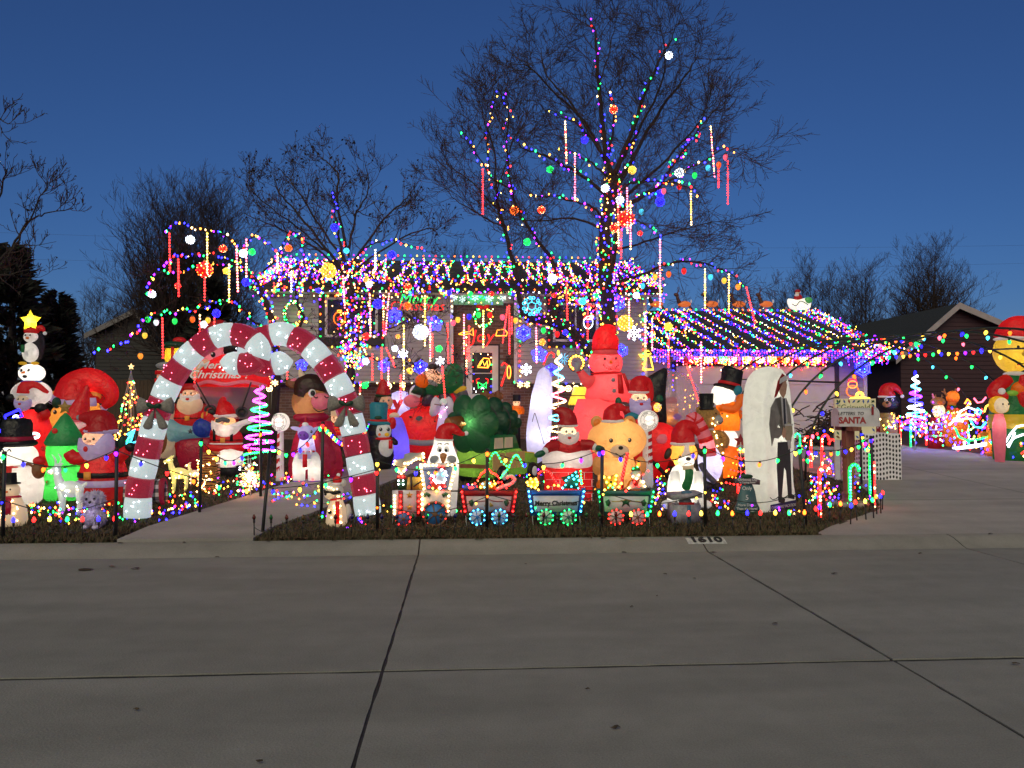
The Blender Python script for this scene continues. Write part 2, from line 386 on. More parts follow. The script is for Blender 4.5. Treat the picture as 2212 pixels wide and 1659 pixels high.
# ================================================================ the house
siding = noisy('pale_siding', (.36, .33, .34), (.43, .40, .41), 1.5, .6, .05, stretch=(1, 1, 4))
trimm = noisy('white_trim', (.62, .60, .58), (.72, .70, .68), 3, .5, .05)
darktrim = noisy('dark_trim', (.02, .018, .02), (.04, .036, .04), 5, .6, .1)
brickm = [noisy('brick_%d' % i,tuple(x*.8 for x in c),c,25,.9,.4) for i,c in enumerate([(.22,.12,.09),(.27,.15,.12),(.18,.10,.085)])]
mortar = noisy('mortar', (.26, .24, .22), (.34, .32, .30), 12, .95, .3)
shingle = noisy('roof_shingles', (.018, .02, .024), (.05, .052, .058), 18, .95, .6, stretch=(1, 3, 3))
glass = noisy('dark_window_glass', (.006, .007, .010), (.012, .012, .016), 1, .08)
HV, HB = 21.5, 21.8
house = thing('house','split level house with pale siding, brick entry and light covered roofs','house',(0,HV,G(HV)))
HO = Vector((0, HV, G(HV)))
class HB_(B):
    def obj(s, name, parent=None, smooth=False, rel=True, **kw):
        if rel: s.v = [tuple(Vector(p)-HO) for p in s.v]
        return B.obj(s, name, parent if parent is not None else house, smooth, **kw)
X = lambda x, v=HV, y=800: P(x, y, v).x
Z = lambda y, v=HV, x=1106: P(x, y, v).z
hl, hr = X(578, HV), X(1397, HV); gl, gr = hr, X(1884, HV)
ze = Z(622, 21.1); zr = Z(566, 25.3); gze = Z(757, 21.1, 1600); gzr = Z(673, 25.3, 1600)
# body
b = HB_([mortar]);b.box((hl+.03,HB,.3),(hr-.01,29,ze-.02));b.box((hr-.009,HB+.01,.3),(gr-.03,29,gze-.02));b.obj('wall')
zb = Z(829)                                           # underside of the siding
def boards(x0, x1, z0, z1, v, step=.112):
    z = z0; i = 0
    while z < z1-.02:
        t = min(z+step-.004, z1); b = HB_([siding])
        b.add([(x0,v-.022,z),(x1,v-.022,z),(x1,v-.004,t),(x0,v-.004,t),(x0,v+.004,z),(x1,v+.004,z)],[(0,1,2,3),(0,4,5,1)])
        b.obj('siding_board'); z += step; i += 1
sl0, sl1, sr0, sr1 = hl, X(979), X(1110), hr
for x0, x1 in ((sl0, sl1), (sr0, sr1)):
    b = HB_([darktrim]); b.box((x0, HV, zb), (x1, HB-.002, ze-.03)); b.obj('upper_bay')
    boards(x0+.09, x1-.09, zb+.01, ze-.04, HV)
    for xx in (x0, x1-.09):
        b = HB_([trimm]); b.box((xx, HV-.034, zb), (xx+.09, HV-.002, ze-.035)); b.obj('corner_board')
b = HB_([trimm]); b.box((sl1+.01, HB-.06, Z(652)), (sr0-.01, HB-.002, Z(628))); b.obj('entry_panel')
# garage front
gd0, gd1, gdt = X(1466), X(1812), Z(790, HV, 1640)
boards(gl+.1,gd0-.13,G(21.5)+.02,gze-.1,HB);boards(gd1+.13,gr-.1,G(21.5)+.02,gze-.1,HB);boards(gd0-.13,gd1+.13,gdt+.13,gze-.1,HB)
for xx in (gl+.0, gr-.12):
    b = HB_([trimm]); b.box((xx, HB-.05, .5), (xx+.1, HB-.001, gze-.09)); b.obj('corner_board')
for bx in ((gd0-.13, gd0-.005), (gd1+.005, gd1+.13)):
    b = HB_([darktrim]); b.box((bx[0], HB-.06, .5), (bx[1], HB+.05, gdt)); b.obj('door_jamb')
b = HB_([darktrim]); b.box((gd0-.13, HB-.065, gdt+.002), (gd1+.13, HB+.05, gdt+.125)); b.obj('door_head')
gdoor = HB_([trimm]);gdoor.box((gd0,HB-.012,.62),(gd1,HB+.03,gdt-.002));gdo = gdoor.obj('garage_door');
gmat = noisy('garage_door_paint', (.50, .47, .46), (.58, .55, .54), 2, .5, .05)
for k in range(4):
    z0 = .72+k*(gdt-.73)/4;b = HB_([gmat]);b.box((gd0+.004,HB-.045,z0+.008),(gd1-.004,HB-.0125,z0+(gdt-.73)/4-.008));o = b.obj('panel',gdo,rel=True)
# bricks round the entry (each its own), the long low band joined
def bricks(x0, x1, z0, z1, v, holes, per, bb=None):
    h, l, g = .067, .205, .011; row = 0; z = z0; n = 0
    while z+h <= z1:
        x = x0-(l+g)/2*(row % 2)
        while x < x1:
            a, c = max(x, x0), min(x+l, x1)
            if c-a > .05 and not any(hx0 < (a+c)/2 < hx1 and hz0 < z+h/2 < hz1 for hx0,hx1,hz0,hz1 in holes):
                d = random.uniform(.008, .014)
                if per:
                    me = brick_mesh[random.randrange(3)];o = link('brick',me,house,Vector((a,v-d,z))-HO);o.scale = ((c-a),.02,h)
                else:
                    bb.m(random.randrange(3)); bb.box((a, v-d, z), (c, v+.006, z+h))
                n += 1
            x += l+g
        z += h+g; row += 1
    return n
brick_mesh = []
for i in range(3):
    q = B([brickm[i]]); q.box((0, 0, 0), (1, 1, 1)); brick_mesh.append(q.mesh('brick', False))
dx0, dx1, dzt = X(1003, HB), X(1080, HB), Z(743, HB)
random.seed(2)
bricks(sl1+.005, sr0-.005, Z(790, HB), Z(653, HB), HB, [(dx0-.02, dx1+.02, 0, dzt+.02)], True)
bb = HB_(brickm);bricks(sl1+.005,sr0-.005,.8,Z(790,HB),HB,[(dx0-.02,dx1+.02,0,dzt+.02)],False,bb);bricks(sl0+.1,sl1-.005,.7,zb-.01,HB,[],False,bb)
bricks(sr0+.005, sr1-.05, .7, zb-.01, HB, [], False, bb); bb.obj('brickwork', kind='stuff')
# front door with its glazed storm door
b = HB_([darktrim]);b.box((dx0,HB-.03,.86),(dx0+.05,HB-.002,dzt));b.box((dx1-.05,HB-.03,.86),(dx1,HB-.002,dzt));b.box((dx0+.05,HB-.03,dzt-.05),(dx1-.05,HB-.002,dzt));b.obj('door_frame')
b = HB_([trimm]); d0, d1, dt = dx0+.052, dx1-.052, dzt-.052
gx0, gx1, gz0, gz1 = X(1020, HB), X(1063, HB), Z(851, HB), Z(762, HB)
b.box((d0,HB-.022,.87),(gx0,HB-.001,dt));b.box((gx1,HB-.022,.87),(d1,HB-.001,dt));b.box((gx0,HB-.022,gz1),(gx1,HB-.001,dt));b.box((gx0,HB-.022,.87),(gx1,HB-.001,gz0))
door = b.obj('front_door')
b = HB_([glass]); b.box((gx0, HB-.012, gz0), (gx1, HB-.006, gz1)); b.obj('pane', door)
b = HB_([trimm]);zm = (gz0+gz1)/2;b.box((gx0,HB-.02,zm-.012),(gx1,HB-.0121,zm+.012));b.obj('meeting_rail',door)
b = HB_([darktrim]); b.tube([(d0+.04, HB-.05, zm-.15), (d0+.04, HB-.06, zm-.05)], .012); b.obj('handle', door)
# roofs: a slab, then courses of shingles
def roof(x0, x1, v0, v1, z0, z1, name):
    b = HB_([shingle]); t = .10; v2, z2 = 29.5, z0
    b.add([(x0,v0,z0),(x1,v0,z0),(x1,v1,z1),(x0,v1,z1),(x1,v2,z2),(x0,v2,z2)]+[(x0,v0,z0-t),(x1,v0,z0-t),(x1,v1,z1-t),(x0,v1,z1-t),(x1,v2,z2-t),(x0,v2,z2-t)],
          [(0,1,2,3),(3,2,4,5),(0,6,7,1),(1,7,8,2),(2,8,10,4),(4,10,11,5),(5,11,9,3),(3,9,6,0),(6,9,8,7),(9,11,10,8)]);o = b.obj(name)
    b = HB_([shingle]); n = 26; nn = Vector((0, -(z1-z0), (v1-v0))).normalized()
    for k in range(n):
        t0,t1 = k/n,min(1,(k+1.0)/n);y0,y1 = v0+(v1-v0)*t0,v0+(v1-v0)*t1;za,zb_ = z0+(z1-z0)*t0,z0+(z1-z0)*t1;x = x0
        while x < x1:
            e = min(x1, x+random.uniform(.22, .34)); u = random.uniform(.012, .026)
            b.add([(x,y0,za+u),(e-.006,y0,za+u),(e-.006,y1,zb_+.004),(x,y1,zb_+.004),(x,y0,za+.001),(e-.006,y0,za+.001)],[(0,1,2,3),(4,5,1,0)]);x = e
    b.obj('shingle_courses', o, kind='stuff')
    return o
rx0, rx1 = hl-.35, hr+.35
roof(rx0, rx1, 21.05, 25.3, ze, zr, 'roof')
grx1 = gr+.28
roof(hr+.02, grx1, 21.05, 25.3, gze, gzr, 'roof')
b = HB_([siding]);b.add([(hr-.006,21.9,gze+.05),(hr-.006,28.9,gze),(hr-.006,28.9,ze),(hr-.006,25.3,zr-.12),(hr-.006,21.9,ze)],[(0,1,2,3,4)]);b.obj('side_wall')
for (a0, a1, zz) in ((rx0, rx1, ze), (hr+.03, grx1, gze)):
    b = HB_([darktrim]); b.box((a0, 21.0, zz-.16), (a1, 21.045, zz+.01)); b.obj('gutter')
    b = HB_([trimm]); b.box((a0, 21.05, zz-.17), (a1, HV-.03, zz-.13)); b.obj('soffit')
for (xx, z0, z1) in ((rx1, ze, zr), (grx1, gze, gzr), (rx0-.03, ze, zr)):
    b = HB_([trimm]);b.add([(xx,21.05,z0-.14),(xx,25.3,z1-.14),(xx,25.3,z1+.01),(xx,21.05,z0+.01)]+[(xx+.03,21.05,z0-.14),(xx+.03,25.3,z1-.14),(xx+.03,25.3,z1+.01),(xx+.03,21.05,z0+.01)],
        [(0, 1, 2, 3), (4, 7, 6, 5), (0, 3, 7, 4), (0, 4, 5, 1), (3, 2, 6, 7)]); b.obj('barge_board')
b = HB_([trimm]);c = P(895,572,26);b.lathe((X(1050,26),26,zr-.35),[(.05,0),(.05,.55),(.065,.55),(.065,.6)],10);b.obj('roof_vent')
# windows with dark surrounds
def window(x0, x1, y0, y1, ox0, ox1, oy0, oy1):
    a0, a1, c0, c1 = X(x0), X(x1), Z(y1), Z(y0)
    b = HB_([darktrim]);b.box((X(ox0),HV-.06,Z(oy1)),(a0-.002,HV-.023,Z(oy0)));b.box((a1+.002,HV-.06,Z(oy1)),(X(ox1),HV-.023,Z(oy0)))
    b.box((a0-.002,HV-.06,c1+.002),(a1+.002,HV-.023,Z(oy0)));b.box((a0-.002,HV-.06,Z(oy1)),(a1+.002,HV-.023,c0-.002));fr = b.obj('window')
    q = .07
    for nm, m_, bx in (('pane', glass, (a0+q, c0+q, a1-q, c1-q, -.05, -.03)),):
        b = HB_([m_]); b.box((bx[0], HV+bx[4], bx[1]), (bx[2], HV+bx[5], bx[3])); b.obj(nm, fr)
    b = HB_([trimm]);b.box((a0,HV-.075,c0),(a0+q,HV-.024,c1));b.box((a1-q,HV-.075,c0),(a1,HV-.024,c1));b.box((a0+q,HV-.075,c1-q),(a1-q,HV-.024,c1));b.box((a0+q,HV-.075,c0),(a1-q,HV-.024,c0+q))
    xm = (a0+a1)/2; b.box((xm-.025, HV-.07, c0+q), (xm+.025, HV-.0505, c1-q)); b.obj('frame', fr)
window(702, 816, 646, 731, 688, 831, 632, 750)
window(1194, 1292, 654, 738, 1182, 1304, 641, 750)
# the lamp by the door
b = HB_([darktrim]);lx = X(1096,HB);b.box((lx-.05,HB-.18,Z(770)),(lx+.05,HB-.06,Z(768)));b.box((lx-.05,HB-.18,Z(786)),(lx+.05,HB-.06,Z(784)));b.box((lx-.02,HB-.06,Z(778)),(lx+.02,HB-.002,Z(774)))
for sx in (-.045, .035):
    for sy in (-.175, -.075): b.box((lx+sx, HB+sy, Z(784)+.001), (lx+sx+.01, HB+sy+.01, Z(770)-.001))
b.obj('porch_lantern')
# ---------------------------------------------------------------- neighbours
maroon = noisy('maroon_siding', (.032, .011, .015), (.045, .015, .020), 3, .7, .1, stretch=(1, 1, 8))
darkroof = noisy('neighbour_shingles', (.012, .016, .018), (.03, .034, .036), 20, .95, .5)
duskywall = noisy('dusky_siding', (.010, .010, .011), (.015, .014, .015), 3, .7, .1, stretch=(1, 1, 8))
rake = noisy('pale_rake', (.30, .26, .27), (.37, .33, .33), 4, .6)
rake2 = noisy('grey_rake', (.12, .115, .12), (.16, .15, .16), 4, .6)
def gable_house(label, apex, left, right, v, vback, wm, rm, rk, wall_to, ov=.35):
    """gable end facing the street: apex/left/right are picture points of the rake, wall_to the foot"""
    A,Lp,Rp = P(*apex,v),P(*left,v),P(*right,v);o = Vector((A.x,v,.7));h = thing('neighbour_house',label,'house',o)
    def put(b, n, par=h): b.v = [tuple(Vector(p)-o) for p in b.v]; return b.obj(n, par, smooth=False)
    b = B([wm]);l,r = Lp.x+ov,Rp.x-ov;zl,zr_ = Lp.z+ov*(A.z-Lp.z)/(A.x-Lp.x),Rp.z+ov*(A.z-Rp.z)/(Rp.x-A.x)
    b.prism([(l,v+.3,.5),(r,v+.3,.5),(r,v+.3,zr_-.1),(A.x,v+.3,A.z-.1),(l,v+.3,zl-.1)],(0,vback-v-.6,0));put(b,'wall')
    for q in range(int((A.z-.8)/.16)):
        z0 = .8+q*.16; xa, xb = l, r
        if z0+.15 > zl-.1: xa = l+(z0+.17-zl+.1)*(A.x-l)/(A.z-zl)
        if z0+.15 > zr_-.1: xb = r-(z0+.17-zr_+.1)*(r-A.x)/(A.z-zr_)
        if xb-xa > .2:
            b = B([wm]);b.add([(xa,v+.272,z0),(xb,v+.272,z0),(xb,v+.292,z0+.15),(xa,v+.292,z0+.15),(xa,v+.299,z0),(xb,v+.299,z0)],[(0,1,2,3),(0,4,5,1)]);put(b,'siding_board')
    for (p, q_) in ((Lp, A), (A, Rp)):
        b = B([rm]);b.add([(p.x,v,p.z),(q_.x,v,q_.z),(q_.x,vback,q_.z),(p.x,vback,p.z),(p.x,v,p.z-.08),(q_.x,v,q_.z-.08),(q_.x,vback,q_.z-.08),(p.x,vback,p.z-.08)],[(0,1,2,3),(7,6,5,4),(0,4,5,1),(1,5,6,2),(2,6,7,3),(3,7,4,0)]);put(b,'roof')
        b = B([rk]);b.add([(p.x,v-.03,p.z-.2),(q_.x,v-.03,q_.z-.2),(q_.x,v-.03,q_.z+.03),(p.x,v-.03,p.z+.03),(p.x,v-.002,p.z-.2),(q_.x,v-.002,q_.z-.2),(q_.x,v-.002,q_.z+.03),(p.x,v-.002,p.z+.03)],[(0,1,2,3),(0,4,5,1),(3,2,6,7),(0,3,7,4),(1,5,6,2)]);put(b,'barge_board')
    return h
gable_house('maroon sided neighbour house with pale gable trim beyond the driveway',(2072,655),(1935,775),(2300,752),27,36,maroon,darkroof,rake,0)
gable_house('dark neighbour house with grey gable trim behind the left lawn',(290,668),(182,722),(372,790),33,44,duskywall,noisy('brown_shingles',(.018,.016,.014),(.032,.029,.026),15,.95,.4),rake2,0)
# board fences behind
fw = noisy('fence_board', (.045, .028, .018), (.085, .055, .035), 5, .85, .3, stretch=(8, 8, .8))
def fence(label, x0, x1, v, top):
    a,c = P(x0,800,v).x,P(x1,800,v).x;o = Vector(((a+c)/2,v,.7));f = thing('board_fence',label,'fence',o)
    x = a; zt = P(1106, top, v).z
    while x < c:
        b = B([fw]);h = zt+random.uniform(-.02,.02);b.box((x-o.x,0,-.1),(x+.135-o.x,.02,h-.7));b.obj('board',f,smooth=False);x += .145
    for zz in (.25, zt-1.0):
        b = B([fw]); b.box((a-o.x, .0205, zz), (c-o.x, .06, zz+.08)); b.obj('rail', f, smooth=False)
fence('brown board fence between the left tree and the house', 235, 590, 30, 822)
fence('brown board fence between the garage and the maroon house', 1880, 2080, 30, 822)

# ================================================================ trees
bark = noisy('bare_bark', (.016, .011, .010), (.040, .030, .027), 10, .95, .5, stretch=(4, 4, 1))
twigm = noisy('bare_twigs', (.030, .019, .017), (.055, .036, .032), 6, .95)
seedm = noisy('dry_seed_pods', (.010, .007, .006), (.02, .014, .011), 8, .95)
def bez(pts, n):
    """smooth curve through points"""
    q = [pts[0]]+list(pts)+[pts[-1]]; out = []; m = len(pts)-1
    for i in range(n+1):
        t = i/n*m; k = min(int(t), m-1); f = t-k; a, b_, c, d = q[k], q[k+1], q[k+2], q[k+3]
        out.append(.5*((2*b_)+(c-a)*f+(2*a-5*b_+4*c-d)*f*f+(3*b_-a-3*c+d)*f**3))
    return out
def twig(b, p, d, L, r, lev, up, wob, kids, rng, droop=0, pods=None, n=5, spread=.75):
    pts = [p]; dd = d.copy()
    for i in range(n):
        dd = (dd+Vector((rng.uniform(-wob,wob),rng.uniform(-wob,wob),rng.uniform(-wob,wob)+up-droop*(i/n)))).normalized()
        pts.append(pts[-1]+dd*(L/n))
    b.tube(pts, [max(.0042, r*(1-.8*i/n)) for i in range(n+1)], 3 if lev < 2 else 4, caps=False)
    if lev > 0:
        for k in range(kids[lev]):
            t = rng.uniform(.15, 1); i = min(int(t*n), n-1); q = pts[i].lerp(pts[i+1], t*n-i)
            base = (pts[i+1]-pts[i]).normalized();side = base.orthogonal();side.rotate(Matrix.Rotation(rng.uniform(0,6.28),3,base))
            nd = (base+side*rng.uniform(spread*.6, spread*1.3)).normalized()
            twig(b,q,nd,L*rng.uniform(.35,.62)*(1.05-t*.35),r*.5,lev-1,up,wob,kids,rng,droop,pods,max(3,n-1),spread)
    elif pods is not None and rng.random() < pods[1]:
        bb,s = pods[0],rng.uniform(.5,1)*pods[2];q = pts[-1];a = Vector((rng.uniform(-1,1),rng.uniform(-1,1),rng.uniform(-1,.3)))*s
        c = a.orthogonal().normalized()*s*.4;o = len(bb.v);bb.v += [tuple(q),tuple(q+a*.5+c),tuple(q+a),tuple(q+a*.5-c)];bb.f.append([o,o+1,o+2,o+3]);bb.mi.append(0)
def make_tree(label,base,limbs,group,seed,dens,L,kids,up=.12,wob=.22,droop=0,pods=None,name='bare_tree',start=.25,lev=2,spread=.75,r0=.02):
    """limbs: (world polyline, thick, thin); the first few are the trunk"""
    rng = random.Random(seed); t = thing(name, label, 'tree', base, group)
    bt = B([bark]); bc = B([twigm]); bp = B([seedm])
    for pl, ra, rb in limbs:
        ra,rb = (ra,rb) if (pl is limbs[0][0] or ra > .15) else (ra*.62,rb*.62);n = max(8,len(pl)*4);c = bez([Vector(p)-base for p in pl],n)
        c = [p+Vector((rng.uniform(-1, 1), rng.uniform(-1, 1), rng.uniform(-1, 1)))*.02 for p in c]
        rr = [ra+(rb-ra)*(i/n) for i in range(n+1)]; bt.tube(c, rr, 7)
        ln = sum((c[i+1]-c[i]).length for i in range(n)); cnt = int(ln*dens)
        for k in range(cnt):
            u = rng.uniform(start,1);i = min(int(u*n),n-1);q = c[i].lerp(c[i+1],u*n-i);d0 = (c[i+1]-c[i]).normalized()
            s_ = d0.orthogonal(); s_.rotate(Matrix.Rotation(rng.uniform(0, 6.28), 3, d0))
            d = (d0*.8+s_*rng.uniform(.5, 1.1)).normalized()
            twig(bc,q,d,L*rng.uniform(.6,1.15)*(1.15-.5*u),max(.005,min(rr[i]*.6,r0)),lev,up,wob,kids,rng,droop,(bp,)+pods if pods else None,6,spread)
    bt.obj('trunk', t); cr = bc.obj('crown', t, kind='stuff')
    if bp.v: bp.obj('leaf', t, smooth=False, kind='stuff')
    return t
LIMB = {}
def L_(key, pts, v, v1=None): LIMB[key] = WS(pts, v, v1); return LIMB[key]
# the tall tree in front of the garage corner and the one that leans away from the same root
vB = 17.0
b0 = P(2395*.5486, 960, vB); b0.z = G(vB)-.1
trunk = [Vector(b0)]+L_('trunk',[(2398,1480),(2396,1300),(2387,1150),(2383,1000),(2385,880),(2402,780),(2420,700)],vB)
stem2 = L_('second_stem', [(2400, 1120), (2418, 990), (2432, 895), (2428, 796), (2420, 700)], vB-.25)
big = [(trunk, .19, .12), (stem2, .10, .08),
 (L_('leader',[(2420,700),(2388,630),(2371,464),(2357,332),(2348,199),(2345,130),(2320,86),(2290,30)],vB,vB+.3),.11,.012),
 (L_('right_leader',[(2420,690),(2460,580),(2496,497),(2529,398),(2569,298),(2609,212),(2640,165),(2665,90)],vB,vB-.6),.10,.012),
 (L_('inner_leader',[(2410,690),(2396,620),(2413,517),(2420,411),(2395,375),(2380,320)],vB+.2,vB+.8),.07,.01),
 (L_('upper_left_limb',[(2400,640),(2363,590),(2317,530),(2264,481),(2227,466),(2160,430)],vB,vB+1),.06,.012),
 (L_('long_left_limb',[(2400,800),(2370,756),(2290,690),(2204,643),(2111,600),(2058,584),(2036,555)],vB,vB-1.0),.08,.015),
 (L_('mid_left_limb',[(2412,710),(2363,670),(2323,637),(2277,617),(2260,600),(2200,590)],vB+.1,vB+.6),.05,.012),
 (L_('low_left_limb',[(2390,880),(2363,842),(2317,809),(2231,786),(2204,773),(2124,773),(2080,760)],vB,vB-1.2),.06,.012),
 (L_('right_limb',[(2430,830),(2483,802),(2556,756),(2595,736),(2628,683),(2655,643),(2695,590),(2741,524),(2781,471),(2830,420)],vB,vB-1.0),.09,.012),
 (L_('far_right_limb',[(2595,732),(2655,703),(2715,663),(2788,623),(2847,584),(2885,588),(2935,565)],vB-.4,vB-1.2),.045,.01),
 (L_('mid_leader',[(2424,710),(2450,680),(2483,637),(2493,590),(2496,545),(2520,400),(2560,330)],vB-.1,vB+.5),.06,.012),
 (L_('short_right_limb',[(2430,760),(2483,723),(2542,716),(2628,716),(2708,736),(2760,770)],vB,vB-1.5),.05,.012),
 (L_('garage_limb',[(2395,1130),(2450,1105),(2530,1082),(2597,1051),(2659,1033),(2710,1028),(2776,1040),(2863,1071),(2915,1107),(2938,1130)],vB,vB+.6),.07,.01),
 (L_('small_right_limb',[(2425,900),(2496,869),(2536,885),(2582,909),(2599,940)],vB,vB-1.3),.03,.01),
 (WS([(2420, 740), (2330, 520), (2200, 380), (2090, 270), (2040, 255)], vB, vB+1.6), .07, .012),
 (WS([(2380, 620), (2250, 410), (2150, 290), (2130, 190)], vB, vB+1), .05, .012),
 (WS([(2440, 720), (2590, 450), (2700, 300), (2750, 220)], vB, vB+1.4), .08, .012),
 (WS([(2440, 640), (2560, 430), (2620, 250), (2600, 90)], vB, vB+.5), .06, .012),
 (WS([(2450, 780), (2640, 610), (2760, 470), (2790, 380)], vB, vB+1.5), .06, .012),
 (WS([(2370, 900), (2250, 860), (2100, 870), (1990, 830)], vB, vB+1.5), .05, .012),
 (WS([(2390, 1000), (2550, 950), (2700, 900), (2850, 865)], vB, vB+1.6), .05, .012),
 (WS([(2360, 330), (2400, 200), (2430, 60)], vB, vB+.6), .03, .01),
]
make_tree('tall bare tree wrapped in coloured lights before the garage corner',b0,big,None,4,4.7,1.6,[0,5,6],up=.05,wob=.20,pods=(.10,.04),spread=.7,r0=.009)
vL = 17.6
c0 = P(2330*.5486, 950, vL); c0.z = G(vL)-.1
lean = [(([Vector(c0)]+L_('leaning_trunk',[(2345,1450),(2322,1391),(2255,1314),(2182,1270),(2110,1256),(2062,1246)],vL)),.13,.11),
 (L_('left_stem',[(2062,1246),(2047,1169),(2033,1082),(2009,995),(1989,909),(1965,831),(1955,750),(1951,711)],vL),.11,.05),
 (L_('right_stem',[(2182,1270),(2190,1120),(2173,1020),(2134,971),(2066,875),(2033,817),(2013,745),(2002,648),(1996,560),(2003,460),(1995,391),(1990,350)],vL,vL-.4),.09,.012),
 (L_('left_fork',[(2013,745),(1975,722),(1935,700),(1905,650),(1870,600),(1840,560),(1822,510)],vL-.2,vL-.6),.04,.01),
 (L_('left_fork_up',[(1930,690),(1920,620),(1920,540),(1930,470),(1950,395),(1955,360)],vL-.3,vL),.035,.01),
 (WS([(1951,711),(1945,600),(1900,450),(1900,390)],vL,vL+.6),.04,.01),(WS([(1965,831),(1860,720),(1780,660),(1740,600)],vL,vL+.8),.03,.01),
 (WS([(1955,750),(2020,560),(2070,470),(2060,400)],vL,vL+.8),.03,.01),(WS([(1990,900),(1900,850),(1800,790),(1750,740)],vL,vL+.5),.03,.01)]
make_tree('slimmer bare tree leaning left over the entry with lit stems',c0,lean,None,9,6.5,1.5,[0,5,5],up=.08,wob=.2,pods=(.08,.035),spread=.7,r0=.008)
# two low spreading trees at the left of the house
vT = 17.2
d0_ = P(1075*.5486, 960, vT); d0_.z = G(vT)-.1
low = [([Vector(d0_)]+L_('cherry_trunk',[(1090,1500),(1078,1330),(1062,1230),(1030,1150),(1000,1097)],vT),.09,.06),
 (L_('cherry_top_arch',[(1000,1097),(964,1055),(940,1013),(922,953),(856,911),(784,896),(693,880),(657,911)],vT,vT-1.8),.05,.008),
 (L_('cherry_mid_arch',[(1010,1110),(960,1065),(916,1031),(844,1007),(772,1004),(711,1010),(675,1019),(651,1049)],vT,vT-2.4),.045,.008),
 (L_('cherry_long_arch',[(940,1050),(870,1040),(802,1037),(741,1067),(669,1073),(627,1073),(597,1097),(591,1134),(582,1150)],vT-.6,vT-3.0),.03,.008),
 (L_('cherry_low_arch',[(1040,1290),(1000,1266),(958,1218),(904,1188),(844,1188),(802,1212),(723,1224),(627,1233),(579,1254),(542,1302),(482,1345),(376,1390)],vT-.2,vT-3.6),.05,.008),
 (L_('cherry_right_arch',[(1000,1097),(1080,1030),(1122,951),(1133,925),(1160,913),(1182,930),(1198,1011),(1193,1050)],vT,vT-.8),.04,.008),
 (L_('cherry_bow',[(940,1010),(990,935),(1015,935),(1060,960),(1090,1000),(1098,1060)],vT-.3,vT-1),.03,.008),
 (L_('cherry_second_stem',[(1170,1300),(1193,1250),(1171,1201),(1166,1125),(1195,1030),(1198,1000)],vT-.5),.06,.03)]
make_tree('low spreading bare tree with arching lit boughs left of the house',d0_,low,None,13,2.6,.8,[0,3,4],up=.04,wob=.25,spread=.8,r0=.010)
vU = 17.8
e0 = P(1372*.5486, 960, vU); e0.z = G(vU)-.1
pod = [([Vector(e0)]+L_('pod_trunk',[(1378,1520),(1380,1400),(1383,1310),(1377,1201),(1377,1093)],vU),.11,.08),
 (L_('pod_leader',[(1377,1093),(1350,1011),(1334,930),(1323,865),(1315,843),(1320,760)],vU,vU-.2),.07,.02),
 (L_('pod_right_arch',[(1385,1040),(1404,1011),(1442,973),(1497,951),(1551,949),(1605,965),(1681,992)],vU,vU-1.2),.035,.008),
 (L_('pod_low_right',[(1385,1345),(1440,1330),(1486,1310),(1551,1288),(1589,1266),(1659,1255),(1740,1262)],vU-.3,vU-2),.04,.01),
 (L_('pod_low_branch',[(1385,1420),(1450,1405),(1500,1425),(1560,1412),(1600,1418),(1640,1440),(1700,1470)],vU-.3,vU-2.2),.035,.008),
 (WS([(1740, 1262), (1765, 1330), (1755, 1400), (1770, 1440)], vU-2, vU-2.3), .02, .006),
 (WS([(1377,1120),(1300,1000),(1180,850),(1100,760),(1080,690)],vU,vU+1),.07,.012),(WS([(1370,1050),(1240,860),(1160,730),(1090,660)],vU,vU+.5),.05,.012),
 (WS([(1370,1000),(1330,820),(1330,690),(1290,640),(1250,615)],vU,vU+1),.06,.012),(WS([(1372,1010),(1400,850),(1450,750),(1440,640)],vU,vU+.8),.05,.012),
 (WS([(1380,1050),(1500,880),(1600,780),(1620,760)],vU,vU+1),.05,.012),(WS([(1380,1080),(1540,960),(1680,900),(1730,930)],vU,vU+1),.045,.012),
 (WS([(1372,1090),(1230,970),(1080,890),(960,840)],vU,vU+.7),.05,.012),(WS([(1300,1000),(1190,910),(1020,780),(970,700)],vU+.3,vU+1.2),.04,.012),
 (WS([(1390,1150),(1490,1180),(1590,1190),(1640,1230)],vU,vU-1.5),.03,.008),(WS([(1370,1300),(1290,1340),(1230,1420),(1180,1480)],vU,vU-1.5),.03,.008)]
make_tree('wide bare tree with dangling seed pods beside the left window',e0,pod,None,21,4.2,1.2,[0,4,5],up=.14,wob=.3,pods=(.30,.09),spread=.85,r0=.013)
# bare trees behind
def back_tree(label,x,y0,top,half,v,seed,n=9,dens=3.2,kids=(0,4,5),up=.14,lean=0,r=.2,L=None,group='bare trees behind the houses'):
    rng = random.Random(seed);k = None;base = P(x,880,v);base.z = .7;tp = P(x+lean,top,v).z;hw = half*v/FD
    hgt = tp-.7;fork = hgt*rng.uniform(.22,.3);f = Vector((base.x,v,.7+fork));limbs = [([base,base.lerp(f,.5),f],r,r*.75)]
    for i in range(n):
        a = (i+.5)/n*2-1;e = Vector((base.x+lean*v/FD+a*hw*rng.uniform(.75,1.0),v+rng.uniform(-1,1)*hw*.5,.7+hgt*(1-.42*abs(a)**2)*rng.uniform(.78,.93)))
        m = f.lerp(e,.5)+Vector((a*hw*.12,0,-hgt*.03+rng.uniform(-.2,.2)));limbs.append(([f-Vector((0,0,rng.uniform(0,fork*.3))),m,e],r*.42,.012))
    make_tree(label,base,limbs,group,seed,dens*.55,L or hgt*.24,list(kids),up=up,wob=.2,lev=2,spread=.7,r0=.02+.0003*v)
back_tree('broad bare tree rising behind the low lit tree at left',405,880,372,150,30,31,18,13,up=.16,r=.25)
back_tree('left one of the three bare trees behind the garage', 1772, 880, 552, 62, 38, 32, 8, 10, lean=-10)
